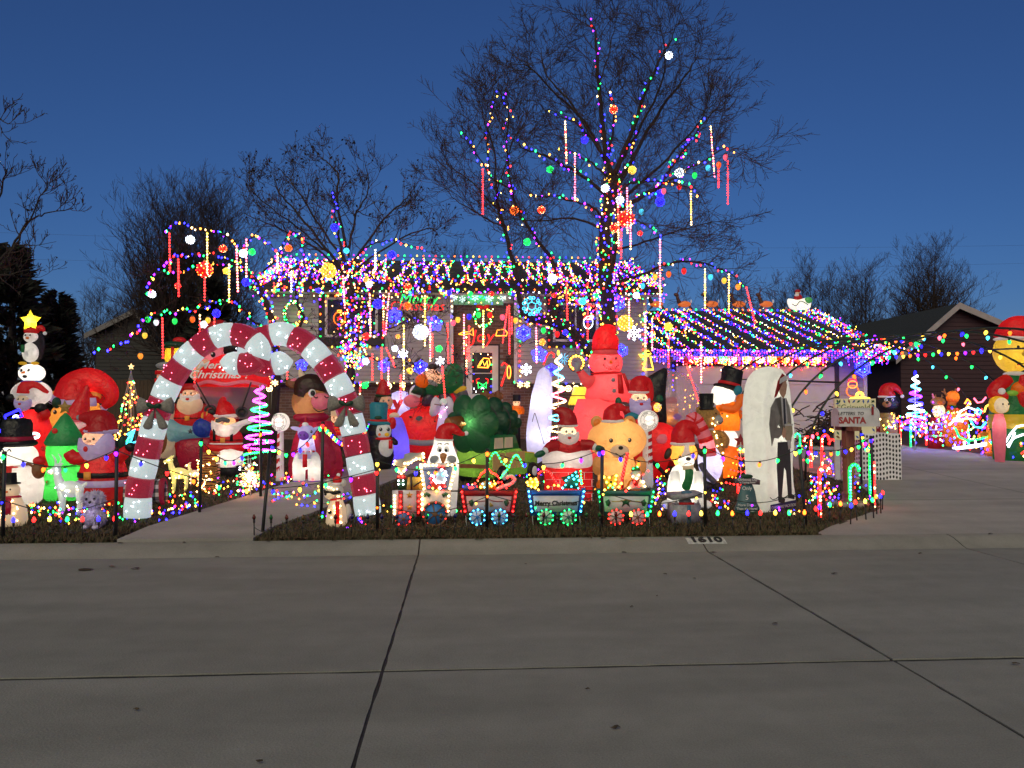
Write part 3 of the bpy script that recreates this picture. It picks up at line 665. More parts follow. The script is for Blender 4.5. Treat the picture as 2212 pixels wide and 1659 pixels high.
back_tree('middle one of the three bare trees behind the garage', 1872, 880, 556, 58, 38, 33, 8, 10, lean=-8)
back_tree('largest bare tree behind the roof of the maroon house', 2010, 880, 500, 85, 40, 34, 11, 10, r=.28)
back_tree('small bare tree just right of the rooftop sleigh', 1690, 880, 592, 40, 44, 35, 7, 9)
back_tree('bare tree half hidden behind the garage ridge', 1575, 880, 585, 75, 42, 36, 9, 8)
back_tree('bare tree behind the middle of the main roof', 985, 880, 520, 75, 44, 37, 9, 9)
back_tree('bare tree behind the main roof near the tall tree', 1215, 880, 528, 70, 42, 38, 9, 9)
back_tree('small bare tree behind the dark left neighbour', 205, 880, 600, 60, 50, 39, 8, 10)
back_tree('small bare tree over the ridge of the dark left neighbour', 300, 880, 610, 50, 52, 40, 8, 10)
# bough of a tree that stands off to the left, over a dark cedar
base = P(-120, 880, 13); base.z = G(13)-.1
make_tree('bare tree reaching in from the left edge above the cedar',base,[([base,P(-115,700,13),P(-100,560,13)],.2,.14),(W([(-110,640),(-40,600),(20,540),(60,480),(100,462),(160,450)],13),.05,.008),
   (W([(-100,560),(-30,500),(0,420),(18,360)],13),.06,.01),(W([(-60,620),(10,560),(40,520),(80,440),(106,390)],13),.045,.008),(W([(-100,560),(-60,400),(-20,260),(20,270)],13,12),.05,.008),(W([(-90,640),(-20,600),(40,590),(80,570)],13),.04,.008)],None,41,5,.7,[0,3,4],up=.16,wob=.22,pods=(.15,.05))
cedm = [noisy('cedar_needles',(.004,.006,.005),(.012,.016,.012),4,.95),noisy('cedar_tips',(.010,.012,.008),(.02,.022,.016),4,.95)]
def cedar(label, x, top, half, v, seed):
    rng = random.Random(seed);base = P(x,880,v);base.z = G(v)-.05;hgt = P(x,top,v).z-base.z;hw = half*v/FD
    t = thing('cedar_tree',label,'tree',base,'dark cedars at the left edge');b = B([bark]);b.tube([(0,0,-.1),(.05,0,hgt*.5),(0,0,hgt*.95)],[.16,.1,.02],7);b.obj('trunk',t)
    b = B(cedm)
    for i in range(7000):
        if i % 38 == 0: z0 = hgt*rng.uniform(.03,1);ln = hw*(1-(z0/hgt)**1.25)*rng.uniform(.45,1.25)+.15;t0 = rng.uniform(0,6.28);tilt = rng.uniform(-.15,.5)
        rr = ln*rng.uniform(.1, 1)**.7; th = t0+rng.gauss(0, .13); z = z0+tilt*rr+rng.gauss(0, .08)
        c = Vector((rr*math.cos(th),rr*math.sin(th),z));s = rng.uniform(.08,.2);o = Vector((math.cos(th),math.sin(th),rng.uniform(-.1,.7))).normalized()
        sd_ = o.orthogonal();sd_.rotate(Matrix.Rotation(rng.uniform(0,6.28),3,o));b.m(0 if rng.random() < .7 else 1)
        b.add([c-sd_*s*.3, c+sd_*s*.3, c+o*s*1.5], [(0, 1, 2)])
    b.obj('crown', t, smooth=False, kind='stuff')
cedar('tall dark cedar at the left edge behind the star topped tower', 20, 545, 120, 17.5, 51)
cedar('shorter dark cedar between the left edge and the dark house', 120, 640, 60, 19, 52)
cedar('dark cedar behind the low lit tree beside the fence', 455, 610, 85, 24, 53)
# overhead wires
wm = plain('wire', (.02, .02, .022))
for i, (ya, yb_) in enumerate([(498, 522), (556, 558)]):
    a,c = P(-300,ya-6,70),P(2600,yb_,80);b = B([wm]);b.tube([a.lerp(c,k/12)-Vector((0,0,1.2*math.sin(math.pi*k/12))) for k in range(13)],.008,4)
    tag(b.obj('power_line'),['upper','lower'][i]+' thin power line crossing the sky behind the trees','power line','power lines')

# ================================================================ strings of lights
cable_m = plain('green_cable',(.01,.02,.012));wire_w = plain('white_cable',(.5,.5,.5));black_m = plain('black_plastic',(.012,.012,.013),.5)
MULTI = ['blue', 'blue', 'amber', 'red', 'green', 'yellow', 'purple', 'warm', 'green', 'blue', 'amber', 'red']
OCT = [(1, 0, 0), (-1, 0, 0), (0, 1, 0), (0, -1, 0), (0, 0, 1), (0, 0, -1)]
OCF = [(0, 2, 4), (2, 1, 4), (1, 3, 4), (3, 0, 4), (2, 0, 5), (1, 2, 5), (3, 1, 5), (0, 3, 5)]
def walkpts(pl, sp):
    out = []; acc = 0
    for a, b_ in zip(pl, pl[1:]):
        l = (b_-a).length
        while acc < l and l > 0: out.append((a.lerp(b_, acc/l), (b_-a).normalized())); acc += sp
        acc -= l
    return out
def bulbs_mesh(pts, r, pal, rng, elong=1.0, name='bulb'):
    keys = sorted(set(pal)); b = B([LED(k) for k in keys]); ki = {k: i for i, k in enumerate(keys)}
    for i, p in enumerate(pts):
        k = pal[i % len(pal)] if elong < 0 else rng.choice(pal); b.cur = ki[k]; rr = r*rng.uniform(.8, 1.2)
        b.add([(p[0]+q[0]*rr, p[1]+q[1]*rr, p[2]+q[2]*rr*abs(elong)) for q in OCT], OCF)
    return b
def minis(label,lines,sp=.10,r=.021,pal=MULTI,jit=.02,group=None,wrap=0,cable=.004,seed=None,name='light_string',cat='light string',elong=1.3):
    """one string of small lights: its cable is the thing, all its tiny bulbs are one part"""
    rng = random.Random(seed if seed is not None else label);o = lines[0][0].copy();bc = B([cable_m]);pts = []
    for pl in lines:
        ws = walkpts(pl, sp); cp = []
        for i, (p, d) in enumerate(ws):
            q = p.copy()
            if wrap:
                s_ = d.orthogonal().normalized();s_.rotate(Matrix.Rotation(i*1.1+rng.uniform(-.5,.5),3,d));q += s_*(wrap if not callable(wrap) else wrap(p))
            q += Vector((rng.gauss(0, jit), rng.gauss(0, jit), rng.gauss(0, jit)))
            pts.append(q-o); cp.append(q-o-Vector((0, -.012, -.012)))
        if cable and len(cp) > 1: bc.tube(cp, cable, 3, caps=False)
    root = bc.obj(name, None, smooth=False); root.location = o
    tag(root, label, cat, group)
    bulbs_mesh(pts, r, pal, rng, elong).obj('bulb', root, smooth=False, kind='stuff')
    return root
BULB = {}
def bulb_mesh(k, r=.03, h=.075, s=None):
    key = (k, r, h, s)
    if key not in BULB:
        hot = LED(k, s*2.4 if s is not None else 6.0)
        b = B([hot,black_m]);b.lathe((0,0,0),[(r*.55,0),(r*.95,-h*.22),(r,-h*.40),(r*.78,-h*.68),(r*.4,-h*.9),(.0008,-h)][::-1],8)
        b.m(1); b.lathe((0, 0, 0), [(r*.6, 0), (r*.6, h*.3), (r*.3, h*.34)], 8); BULB[key] = b.mesh('bulb')
    return BULB[key]
def c9(label,pl,sp,pal,r=.028,h=.07,group=None,name='bulb_string',up=False,seed=0,swing=.25,cable=None,s=None,cord=.006,unlit=0):
    """a string of big bulbs: the cable is the thing, every bulb is a part"""
    rng = random.Random(str(seed)+label);o = pl[0].copy();b = B([cable or cable_m]);b.tube([p-o for p in pl],cord,4);root = b.obj(name);root.location = o
    tag(root, label, 'light string', group); i = rng.randrange(len(pal))
    for p, d in walkpts(pl, sp):
        k = pal[i % len(pal)]; i += 1 if rng.random() < .8 else 2
        q = link('bulb', bulb_mesh(k, r, h, s), root, p-o+Vector((0, 0, .02 if up else -.02)))
        q.rotation_euler = (rng.uniform(-swing, swing)+(math.pi if up else 0), rng.uniform(-swing, swing), 0)
    return root
C9P = ['red', 'green', 'blue', 'yellow', 'orange', 'purple']
C9W = ['red', 'green', 'blue', 'yellow', 'orange']
# --- the main roof: zigzags, ridge and rakes
RIDGE, EAVE = (25.25, zr+.06), (21.07, ze+.05)
def roofpt(u, t, rz=None): 
    (v1, z1), (v0, z0) = rz or (RIDGE, EAVE); return Vector((u, v0+(v1-v0)*t, z0+(z1-z0)*t))
nseg = 6; segs = [rx0+(rx1-rx0)*i/nseg for i in range(nseg+1)]
words6 = ['over the left end of the main roof','on the main roof above the left window','on the main roof left of the entry','on the main roof right of the entry','on the main roof behind the tall tree','over the right end of the main roof']
for i in range(nseg):
    for ph in (0, 1):
        u = segs[i]; per = .66; pl = []; k = ph
        while u < segs[i+1]+.01:
            pl.append(roofpt(min(u, rx1-.05), .97 if k % 2 else .04)); u += per/2; k += 1
        minis(('zigzag' if ph else 'crossing zigzag')+' of coloured mini lights '+words6[i],[pl],.115,.0145,MULTI if i not in (0,5) else MULTI+['blue','blue','purple','purple'],.03,'zigzag lights on the main roof')
for nm, u in (('left', rx0+.02), ('right', rx1-.02)):
    minis('dense coloured lights along the %s sloping edge of the main roof' % nm,[[roofpt(u,0),roofpt(u,1)],[roofpt(u+(.15 if u < 0 else -.15),0),roofpt(u+(.15 if u < 0 else -.15),1)],[roofpt(u+(.3 if u < 0 else -.3),0),roofpt(u+(.3 if u < 0 else -.3),1)]],.10,.017,MULTI+['blue','purple','purple'],.035)
c9('row of big coloured bulbs standing along the main roof ridge',[roofpt(rx0+.3,1.0)+Vector((0,0,.05)),roofpt(rx1-.3,1.0)+Vector((0,0,.05))],.205,C9P,.026,.06,up=True,swing=.12)
# eave drops
def drops(label, a, b_, n, lo, hi, pal, sp=.11, r=.017, seed=1, **kw):
    rng = random.Random(seed); lines = [[a, b_]]
    for i in range(n):
        p = a.lerp(b_, (i+.5)/n); lines.append([p, p-Vector((0, 0, rng.uniform(lo, hi)))])
    return minis(label, lines, sp, r, pal, .012, cable=.003, seed=seed, **kw)
e0_, e1_ = Vector((rx0, 21.0, ze-.14)), Vector((rx1, 21.0, ze-.14))
drops('pale icicle lights dripping along the main gutter',e0_,e1_,70,.12,.48,['warm','white','green','warm','purple','blue','amber'],.15)
c9('big coloured bulbs clipped along the main gutter',[Vector((rx0,20.985,ze-.02)),Vector((rx1,20.985,ze-.02))],.32,C9P,.024,.055)
# --- garage roof
GR, GE = (25.25, gzr+.06), (21.07, gze+.05)
names = ORD
for i in range(16):
    xr = 1289+i*33; a = P(xr, 672, 25.2).x; c = a+(P(1647, 750, 21.1).x-P(1495, 683, 25.2).x)
    t1 = 1.0; ends = []
    lines = []
    for off in (0, .10) if i % 3 else (0,):
        t = 0; pl = []
        while t <= 1.001:
            u = a+(c-a)*t+off
            if hr+.1 < u < grx1-.03: pl.append(roofpt(u, 1-t, (GR, GE)))
            t += .05
        if len(pl) > 1: lines.append(pl)
    if lines: minis('slanting strand of coloured mini lights on the garage roof, %s from the left' % ORD[i],lines,.082,.0135,(MULTI+['blue','blue','blue','cyan','purple']) if i % 3 else ['warm','amber','green','yellow','white','blue','red'],.022,'slanting strands on the garage roof',seed=200+i)
minis('dense coloured lights down the right sloping edge of the garage roof',[[roofpt(grx1-.03-q,0,(GR,GE)),roofpt(grx1-.03-q,1,(GR,GE))] for q in (0,.14,.3,.5)],.10,.017,MULTI+['blue','purple'],.045)
c9('row of big coloured bulbs standing along the garage ridge',[P(1440,672,25.25),P(1772,674,25.25)],.20,C9W,.030,.07,up=True,swing=.12)
g0, g1 = Vector((hr+.05, 20.98, gze-.02)), Vector((grx1, 20.98, gze-.02))
drops('thick blue and purple icicle lights along the garage gutter',g0,g1,85,.14,.40,['blue','blue','purple','blue','purple','pink'],.06,.017,5)
c9('big coloured bulbs clipped along the garage gutter',[g0+Vector((0,-.02,.06)),g1+Vector((0,-.02,.06))],.22,C9P,.028,.065)
# a garland of little motifs and red tinsel under the garage gutter
tin_r = noisy('red_tinsel', (.5, .01, .015), (.75, .03, .03), 60, .35, .8)
b = B([tin_r]); rng = random.Random(4); n = 90; pl = []
for i in range(n+1):
    t = i/n;p = Vector((X(1475)+(X(1790)-X(1475))*t,HB-.16,Z(775,HV,1640)-.13*abs(math.sin(t*math.pi*9))));pl.append(p)
b.tube(pl,[.05+rng.uniform(-.012,.012) for _ in pl],6);ga = b.obj('garland');tag(ga,'red tinsel garland swagged above the garage door','garland')
minis('red and gold lights woven through the garland over the garage door',[[p+Vector((0,-.07,0)) for p in pl],[p+Vector((0,-.07,-.1)) for p in pl]],.065,.018,['red','red','amber','pink','yellow','red','warm'],.05)
def circ(c,r,n=20,a0=0,a1=6.2832,sq=1): return [c+Vector((r*math.cos(a0+(a1-a0)*k/n),0,sq*r*math.sin(a0+(a1-a0)*k/n))) for k in range(n+1)]
mo = [(1530,'gold','yellow'),(1563,'green burst','green'),(1613,'gold','yellow'),(1642,'gold','warm'),(1668,'gold','yellow'),(1697,'gold','amber'),(1737,'gold','yellow'),(1764,'gold','yellow'),(1500,'red','red'),(1583,'red','pink')]
for i, (x, nm, k) in enumerate(sorted(mo)):
    c = P(x,776,HB-.3);minis('small %s light motif in the row over the garage door, %s from the left' % (nm,ORD[i]),[circ(c,.11,12)]+[[c+Vector((.1*math.cos(q),0,.1*math.sin(q))),c-Vector((.1*math.cos(q),0,.1*math.sin(q)))] for q in (0,1.05,2.1)],.045,.017,[k,k,'warm'],.006,'light motifs over the garage door',name='light_motif',cat='light motif')
# corners and windows of the front
def vline(label,x,y0,y1,v,pal=MULTI,sp=.14): minis(label,[[P(x,y0,v),P(x,y1,v)]],sp,.019,pal,.006)
vline('coloured lights up the edge of the siding right of the door',1123,640,828,HV-.06);vline('coloured lights up the right corner of the siding by the garage',1389,690,828,HV-.06)
vline('coloured lights up the siding edge left of the door',976,640,700,HV-.06,['white','blue','warm']);vline('coloured lights down the wall left of the garage door',1454,790,850,HB-.1)
minis('coloured lights along the foot of the siding right of the door',[[P(1110,826,HV-.06),P(1390,832,HV-.06)]],.21,.019,MULTI,.006)
minis('coloured lights along the foot of the siding left of the door',[[P(585,826,HV-.06),P(975,828,HV-.06)]],.24,.017,MULTI,.006)
for nm, q in (('left', (692, 636, 827, 746)), ('right', (1186, 645, 1300, 746))):
    v = HV-.07;pl = [P(q[0],q[1],v),P(q[2],q[1],v),P(q[2],q[3],v),P(q[0],q[3],v),P(q[0],q[1],v)]
    c9('big coloured bulbs framing the dark surround of the %s window' % nm,pl,.205,C9P,.024,.055,'bulbs framing the windows')
# --- wraps on the trees
WR = [('trunk',.20,.034,'thick coloured lights wound round the trunk of the tall tree'),('second_stem',.12,.045,'coloured lights wound round the second stem of the tall tree'),
 ('leader',.07,.14,'coloured lights up the tallest leader of the tall tree'),('right_leader',.07,.15,'coloured lights up the right leader of the tall tree'),('inner_leader',.06,.14,'coloured lights up the short inner leader with a red ball'),
 ('upper_left_limb',.05,.14,'coloured lights along the upper left limb of the tall tree'),('long_left_limb',.06,.125,'coloured lights along the longest left limb of the tall tree'),('mid_left_limb',.05,.13,'coloured lights along the middle left limb of the tall tree'),
 ('low_left_limb',.05,.14,'coloured lights along the lowest left limb of the tall tree'),('right_limb',.08,.085,'coloured lights along the main right limb of the tall tree'),('far_right_limb',.05,.12,'coloured lights out to the far right tip of the tall tree'),
 ('mid_leader',.05,.13,'coloured lights up the middle leader of the tall tree'),('short_right_limb',.05,.13,'coloured lights along the short level right limb of the tall tree'),('garage_limb',.055,.11,'coloured lights along the bough that arches over the garage'),
 ('small_right_limb', .03, .13, 'coloured lights on the small drooping right limb of the tall tree'),
 ('leaning_trunk',.14,.036,'dense coloured lights on the leaning trunk over the entry'),('left_stem',.11,.075,'coloured lights up the left stem of the leaning tree'),('right_stem',.07,.10,'coloured lights up the right stem of the leaning tree'),
 ('left_fork',.05,.13,'coloured lights on the left fork of the leaning tree'),('left_fork_up',.04,.13,'coloured lights up the upright left fork of the leaning tree'),
 ('cherry_trunk',.09,.05,'dense coloured lights on the curved trunk of the low tree'),('cherry_top_arch',.03,.085,'coloured lights on the top arching bough of the low tree'),('cherry_mid_arch',.03,.085,'coloured lights on the middle arching bough of the low tree'),
 ('cherry_long_arch',.025,.12,'coloured lights on the bough that droops farthest left of the low tree'),('cherry_low_arch',.03,.075,'coloured lights on the lowest long bough sweeping down to the left'),('cherry_right_arch',.05,.07,'coloured lights on the hooked bough of the low tree over the roof'),
 ('cherry_bow',.03,.09,'coloured lights on the small bowed bough of the low tree'),('cherry_second_stem',.08,.05,'blue and gold lights on the second stem of the low tree'),
 ('pod_trunk',.12,.045,'thick coloured lights wound round the trunk left of the entry'),('pod_leader',.07,.075,'coloured lights up the leader of the seed pod tree'),('pod_right_arch',.03,.12,'coloured lights on the bough arching right over the main roof'),
 ('pod_low_right',.03,.10,'coloured lights on the low right bough before the siding'),('pod_low_branch',.02,.20,'sparse lights on the lowest dark branch before the entry')]
for k, wr, sp, lab in WR:
    pl = bez(LIMB[k], max(6, len(LIMB[k])*4))
    if k in ('leader','right_leader','far_right_limb','right_limb','inner_leader','mid_leader'): pl = pl[:int(len(pl)*.9)]
    lines = [pl]
    if k in ('trunk','leaning_trunk','pod_trunk','cherry_trunk','right_limb'): lines.append(list(reversed(pl)))
    pal = MULTI+['blue','purple'] if k != 'cherry_second_stem' else ['blue','blue','amber','yellow','blue','purple']
    minis(lab, lines, sp, .018 if wr > .06 else .021, pal, .02, 'lights wound on the tree boughs', wrap=wr)
# a cloud of lights where branches cross before the eave
def cloud(label, c, rad, n, v, dv, seed, pal=MULTI):
    rng = random.Random(seed); pts = []; a = P(c[0], c[1], v); pl = []
    for i in range(n): pl.append(P(c[0]+rng.gauss(0,rad[0]),c[1]+rng.gauss(0,rad[1]),v+rng.uniform(-dv,dv)))
    pl.sort(key=lambda p: (round(p.x/.25), p.z if round(p.x/.25) % 2 else -p.z))
    minis(label,[[pl[i],pl[i]+Vector((0,0,.001))] for i in range(n)],1,.020,pal,.01,'tangles of lights in the branches',cable=0)
    o = COL.objects[-1] if False else None
def tangle(label, box, n, v, dv, seed, pal=MULTI):
    """a string thrown back and forth through the twigs"""
    rng = random.Random(seed); x0, y0, x1, y1 = box; pl = []; k = 0
    m = max(4, n//9)
    for i in range(m+1):
        pl.append(P(x0+(x1-x0)*(i+rng.uniform(-.4, .4))/m, rng.uniform(y0, y1), v+rng.uniform(-dv, dv)))
    ln = sum((a-b_).length for a, b_ in zip(pl, pl[1:]))
    minis(label, [bez(pl, m*5)], max(.03, ln/n*1.25), .017, pal, .05, 'tangles of lights in the branches')
tangle('tangle of coloured lights in the twigs at the left end of the gutter',(555,575,700,640),120,17.0,.6,61)
tangle('tangle of coloured lights above the left window', (700, 570, 860, 640), 140, 17.4, .6, 62)
tangle('tangle of coloured lights across the tall tree before the gutter',(1180,575,1330,650),150,17.2,.5,63)
tangle('tangle of coloured lights at the right end of the main roof',(1320,565,1440,660),150,17.3,.6,64)
tangle('tangle of coloured lights left of the tall trunk', (1230, 600, 1300, 690), 110, 17.2, .4, 65)
tangle('tangle of coloured lights in front of the left window', (735, 640, 800, 790), 150, 17.3, .5, 66)
tangle('ball of lights at the foot of the seed pod tree', (725, 745, 790, 800), 150, 16.9, .4, 67)
tangle('tangle of lights before the garage roof and the tall tree', (1380, 670, 1500, 740), 170, 19.0, .6, 68)
tangle('tangle of lights over the entry', (860, 600, 1010, 640), 110, 17.6, .5, 69)

# ================================================================ things hung in the trees and on the house
REG = []
def ordinal_labels(items, fmt):
    """items: list of (object, x, key dict); labels by look and place, told apart left to right"""
    from collections import defaultdict
    g = defaultdict(list)
    for o, x, y, d in items: g[tuple(sorted(d.items()))].append((x, y, o, d))
    for k, l in g.items():
        l.sort(key=lambda q: (q[0], q[1])); n = len(l)
        for i, (x, y, o, d) in enumerate(l):
            base = fmt.format(**d)
            if n == 1: o['label'] = base
            elif n == 2: o['label'] = base+', '+('left of the two' if i == 0 else 'right of the two')
            else: o['label'] = base+', '+(ORD[i]+' from left')
def region(x, y):
    """x, y in the full photograph's pixels"""
    if x < 1110: return 'in the low arching tree at left'
    if x < 1500: return 'in the tree before the left window' if y < 1340 else 'low in front of the left siding'
    if x < 1780: return 'under the gutter left of the entry' if y < 1300 else 'before the siding left of the entry'
    if x < 2060: return 'high in the leaning tree' if y < 1000 else 'before the brick entry'
    if x < 2300: return 'in the left side of the tall tree' if y < 1000 else 'before the right window'
    if x < 2545: return 'close to the tall trunk' if y < 1060 else 'low on the tall tree'
    return 'in the right side of the tall tree' if y < 1010 else 'under the bough over the garage'
def pv(x, y):
    if x < 1110: return 15.3-.0012*(1110-x) if y < 1350 else 16
    if x < 1780: return 16.4
    if x < 2060: return 17.2 if y < 1000 else 17.0
    return 16.3
hook = plain('ornament_cap', (.35, .28, .12), .4, .7)
BALL = {}
def ball(k, style):
    if (k, style) in BALL: return BALL[k, style]
    r = link('ornament_ball', None)
    col = BULBC[k] if k != 'white' else (.75, .82, 1)
    es = {'dot': .55, 'solid': 1.6, 'rib': .9}[style]
    b = B([glow('ball_%s_%s' % (k, style), col, es*({'blue': 1.7}.get(k, 1)), tuple(c*.4 for c in col))])
    if style == 'rib':
        for i in range(9):
            th = math.pi*i/9;pl = [Vector((math.cos(th)*math.cos(q*.3491),math.sin(th)*math.cos(q*.3491),math.sin(q*.3491))) for q in range(19)];b.tube(pl,.10,5,caps=False)
        b.tube([Vector((math.cos(q*.4), math.sin(q*.4), 0)) for q in range(17)], .07, 5, caps=False)
    else: b.ell((0, 0, 0), (1, 1, 1), None, 16, 10)
    b.obj('shell', r)
    rng = random.Random(k+style);n = {'dot': 46,'solid': 14,'rib': 70}[style];b = bulbs_mesh([Vector((math.cos(i*2.4)*math.sqrt(max(0,1-(1-2*(i+.5)/n)**2)),math.sin(i*2.4)*math.sqrt(max(0,1-(1-2*(i+.5)/n)**2)),1-2*(i+.5)/n))*1.03 for i in range(n)],.085,[k if k != 'red' else 'orange',k,'warm' if k in ('red','yellow','amber') else k],rng)
    b.obj('bulb', r, smooth=False, kind='stuff')
    b = B([hook]); b.lathe((0, 0, .98), [(.22, 0), (.22, .22), (.08, .26), (.05, .5)], 8); b.obj('cap', r)
    BALL[k, style] = r; return r
BL = [(2416,431,15,'red','dot'),(2302,552,14,'blue','solid'),(2166,667,13,'green','solid'),(2489,670,15,'yellow','rib'),(2675,680,17,'white','dot'),(2383,741,15,'white','dot'),(2441,787,15,'white','dot'),
 (2599,763,15,'blue','dot'),(2599,794,17,'blue','dot'),(2466,862,32,'red','dot'),(2420,897,17,'red','dot'),(2025,829,16,'orange','dot'),(2132,826,14,'red','dot'),(2076,953,14,'green','solid'),(2521,919,10,'red','solid'),(2634,218,14,'white','dot'),
 (749,944,16,'white','dot'),(878,979,14,'red','dot'),(958,998,15,'white','dot'),(992,992,12,'green','dot'),(806,1061,30,'red','dot'),(891,1067,13,'yellow','solid'),(700,1125,12,'red','solid'),(969,1111,15,'blue','dot'),(598,1158,14,'white','dot'),(852,1234,15,'blue','dot'),(802,1278,14,'white','solid'),
 (1136,977,13,'orange','dot'),(1317,896,14,'blue','dot'),(1543,1003,15,'blue','dot'),(1294,1066,28,'yellow','rib'),(1364,987,10,'cyan','dot'),(1607,1129,13,'red','dot'),(1487,1197,18,'blue','dot'),(1441,1325,14,'red','solid'),(1555,1372,13,'white','solid'),(1082,1144,9,'green','solid'),(1453,1120,13,'white','solid'),
 (1440,1101,10,'amber','dot'),(1255,1144,10,'blue','solid'),(1342,1145,8,'green','solid'),(1768,1153,10,'blue','solid'),(1440,1423,14,'white','solid'),(1657,1307,29,'white','rib'),(1614,1460,13,'yellow','solid'),(1729,1373,13,'green','solid'),(1567,1325,9,'amber','solid'),(1935,1157,10,'red','solid'),(1852,1157,9,'green','solid'),
 (1604,1205,14,'orange','dot'),(2182,1163,9,'red','solid'),(2294,1186,13,'cyan','dot'),(2348,1165,9,'green','solid'),(2020,1157,8,'blue','solid'),(2135,1347,13,'amber','solid'),(2462,1272,29,'yellow','rib'),(2226,1309,11,'blue','solid'),(2632,1286,16,'yellow','solid'),(2505,1163,12,'white','dot'),(2175,1097,17,'white','dot'),(1437,1517,13,'green','solid'),(2008,1155,7,'green','solid')]
items = []; seen = {}
SZ = lambda r: 'large' if r > 24 else ('small' if r < 11 else 'medium')
for x, y, r, k, st in BL:
    src = ball(k, st); v = pv(x, y); p = WS([(x, y)], v)[0]; sc = r*.5486*depth(p)/FD
    if (k, st) in seen: o = copytree(src, p, '')
    else: o = src; o.location = p; seen[k, st] = 1
    o.scale = (sc,)*3; o['category'] = 'ornament'; o['group'] = 'lit ball ornaments'
    items.append((o,x,y,dict(s=SZ(r),c=k,st={'dot': 'dotted','solid': 'plain','rib': 'ribbed'}[st],r=region(x,y))))
ordinal_labels(items, '{s} {st} {c} ball {r}')
ordinal_labels(LEAVES, '{s} dark curled leaf lying {r}')
# lantern bulbs
LANT = {}
def lantern(k):
    if k in LANT: return LANT[k]
    r = link('lantern_bulb', None); c = BULBC[k]
    b = B([glow('lantern_'+k,c,1.1,tuple(q*.5 for q in c))]);b.lathe((0,0,0),[(.001,-1.0),(.25,-.93),(.5,-.6),(.60,-.2),(.52,.15),(.36,.38)],12);b.obj('glass',r)
    b = B([LED(k, 6)]); b.ell((0, 0, -.25), (.2, .62, .3), None, 8, 6); b.obj('core', r)
    b = B([plain('lantern_cap',(.06,.09,.07))]);b.lathe((0,0,0),[(.38,.36),(.40,.62),(.2,.7),(.04,.74),(.04,1.0)],10);b.obj('cap',r)
    LANT[k] = r; return r
LB = [(2579,1087,'yellow'),(2633,1076,'orange'),(2693,1064,'red'),(2798,1087,'cyan'),(2851,1101,'yellow'),(2906,1126,'amber'),(2675,731,'red'),(2613,749,'pink'),(2735,687,'green'),(2788,657,'cyan'),(2526,830,'cyan'),(2857,615,'pink'),(2830,646,'orange'),(2530,1122,'cyan'),
 (582,1254,'green'),(615,1266,'white'),(688,1261,'green'),(758,1254,'orange'),(819,1257,'yellow'),(570,1317,'yellow'),(886,1278,'white'),(1018,1322,'orange'),(1785,1267,'pink'),(1803,1255,'yellow'),(1847,1243,'blue'),(1884,1236,'green'),(1929,1237,'red'),(1978,1245,'pink'),(2031,1258,'yellow'),(2194,1312,'red'),(2140,1297,'green'),(553,1398,'amber')]
items = []; seen = {}
for x, y, k in LB:
    src = lantern(k); v = pv(x, y)-.1; p = WS([(x, y)], v)[0]; sc = 17*.5486*depth(p)/FD
    if k in seen: o = copytree(src, p, '')
    else: o = src; o.location = p; seen[k] = 1
    o.scale = (sc,)*3;o['category'] = 'lantern';o['group'] = 'oversized lantern bulbs';items.append((o,x,y,dict(c=k,r=region(x,y))))
ordinal_labels(items, 'oversized {c} bulb {r}')
# meteor tubes
tube_m = clear('tube_plastic', (.8, .8, .85), .12)
TB = [(1901,663,1901,846,'red'),(2225,474,2231,647,'warm'),(2264,600,2264,793,'pink'),(2798,494,2814,700,'pink'),(2829,637,2829,741,'red'),(2866,630,2866,806,'red'),(2720,749,2722,889,'yellow'),(2599,938,2599,1212,'pink'),(2469,736,2471,922,'pink'),(2483,789,2483,985,'pink'),(2446,902,2446,1021,'red'),(2433,789,2436,982,'warm'),
 (2776,1056,2776,1217,'yellow'),(2870,1076,2870,1233,'yellow'),(2938,1128,2974,1276,'red'),(2541,1240,2541,1368,'pink'),(2568,1250,2568,1384,'pink'),(2633,1322,2633,1450,'red'),(2761,1343,2761,1510,'pink'),(667,914,669,1073,'red'),(816,914,816,1079,'yellow'),(702,1016,704,1170,'red'),(806,1091,806,1188,'red'),(902,1037,902,1194,'yellow'),(931,965,937,1152,'pink'),(970,938,970,1094,'pink'),
 (639,1249,642,1414,'red'),(844,1248,844,1302,'red'),(787,1236,787,1338,'warm'),(1093,995,1093,1071,'yellow'),(1147,1065,1147,1152,'white'),(1079,1109,1079,1158,'red'),(1350,1082,1358,1217,'pink'),(1456,1158,1459,1326,'pink'),(1478,979,1478,1065,'white'),(1510,1158,1510,1326,'warm'),(1532,1152,1518,1320,'pink'),(1673,1160,1673,1365,'yellow'),(1590,1278,1590,1538,'yellow'),(1694,1269,1694,1425,'pink'),(1702,1311,1702,1410,'red'),
 (1762,1269,1765,1434,'red'),(1782,1356,1782,1442,'red'),(1827,1236,1827,1397,'pink'),(1836,1323,1837,1477,'warm'),(1847,1281,1847,1425,'red'),(1903,1220,1903,1371,'yellow'),(1999,1205,1979,1353,'red'),(1741,1440,1753,1570,'red'),(1503,1365,1503,1507,'red'),(1529,1443,1529,1522,'pink'),(1578,1474,1578,1594,'red'),(1518,1365,1557,1447,'red'),(2005,1200,2006,1397,'red'),(2015,1245,2015,1317,'red'),(2231,1103,2234,1263,'red'),
 (2315,1197,2314,1341,'red'),(2111,1287,2113,1431,'pink'),(2477,1175,2477,1338,'pink'),(2702,1429,2751,1583,'red'),(767,1446,767,1510,'red'),(1060,1452,1060,1510,'warm'),(1131,1458,1131,1510,'red'),(1466,1390,1466,1500,'red'),(1420,1500,1415,1590,'warm')]
items = []
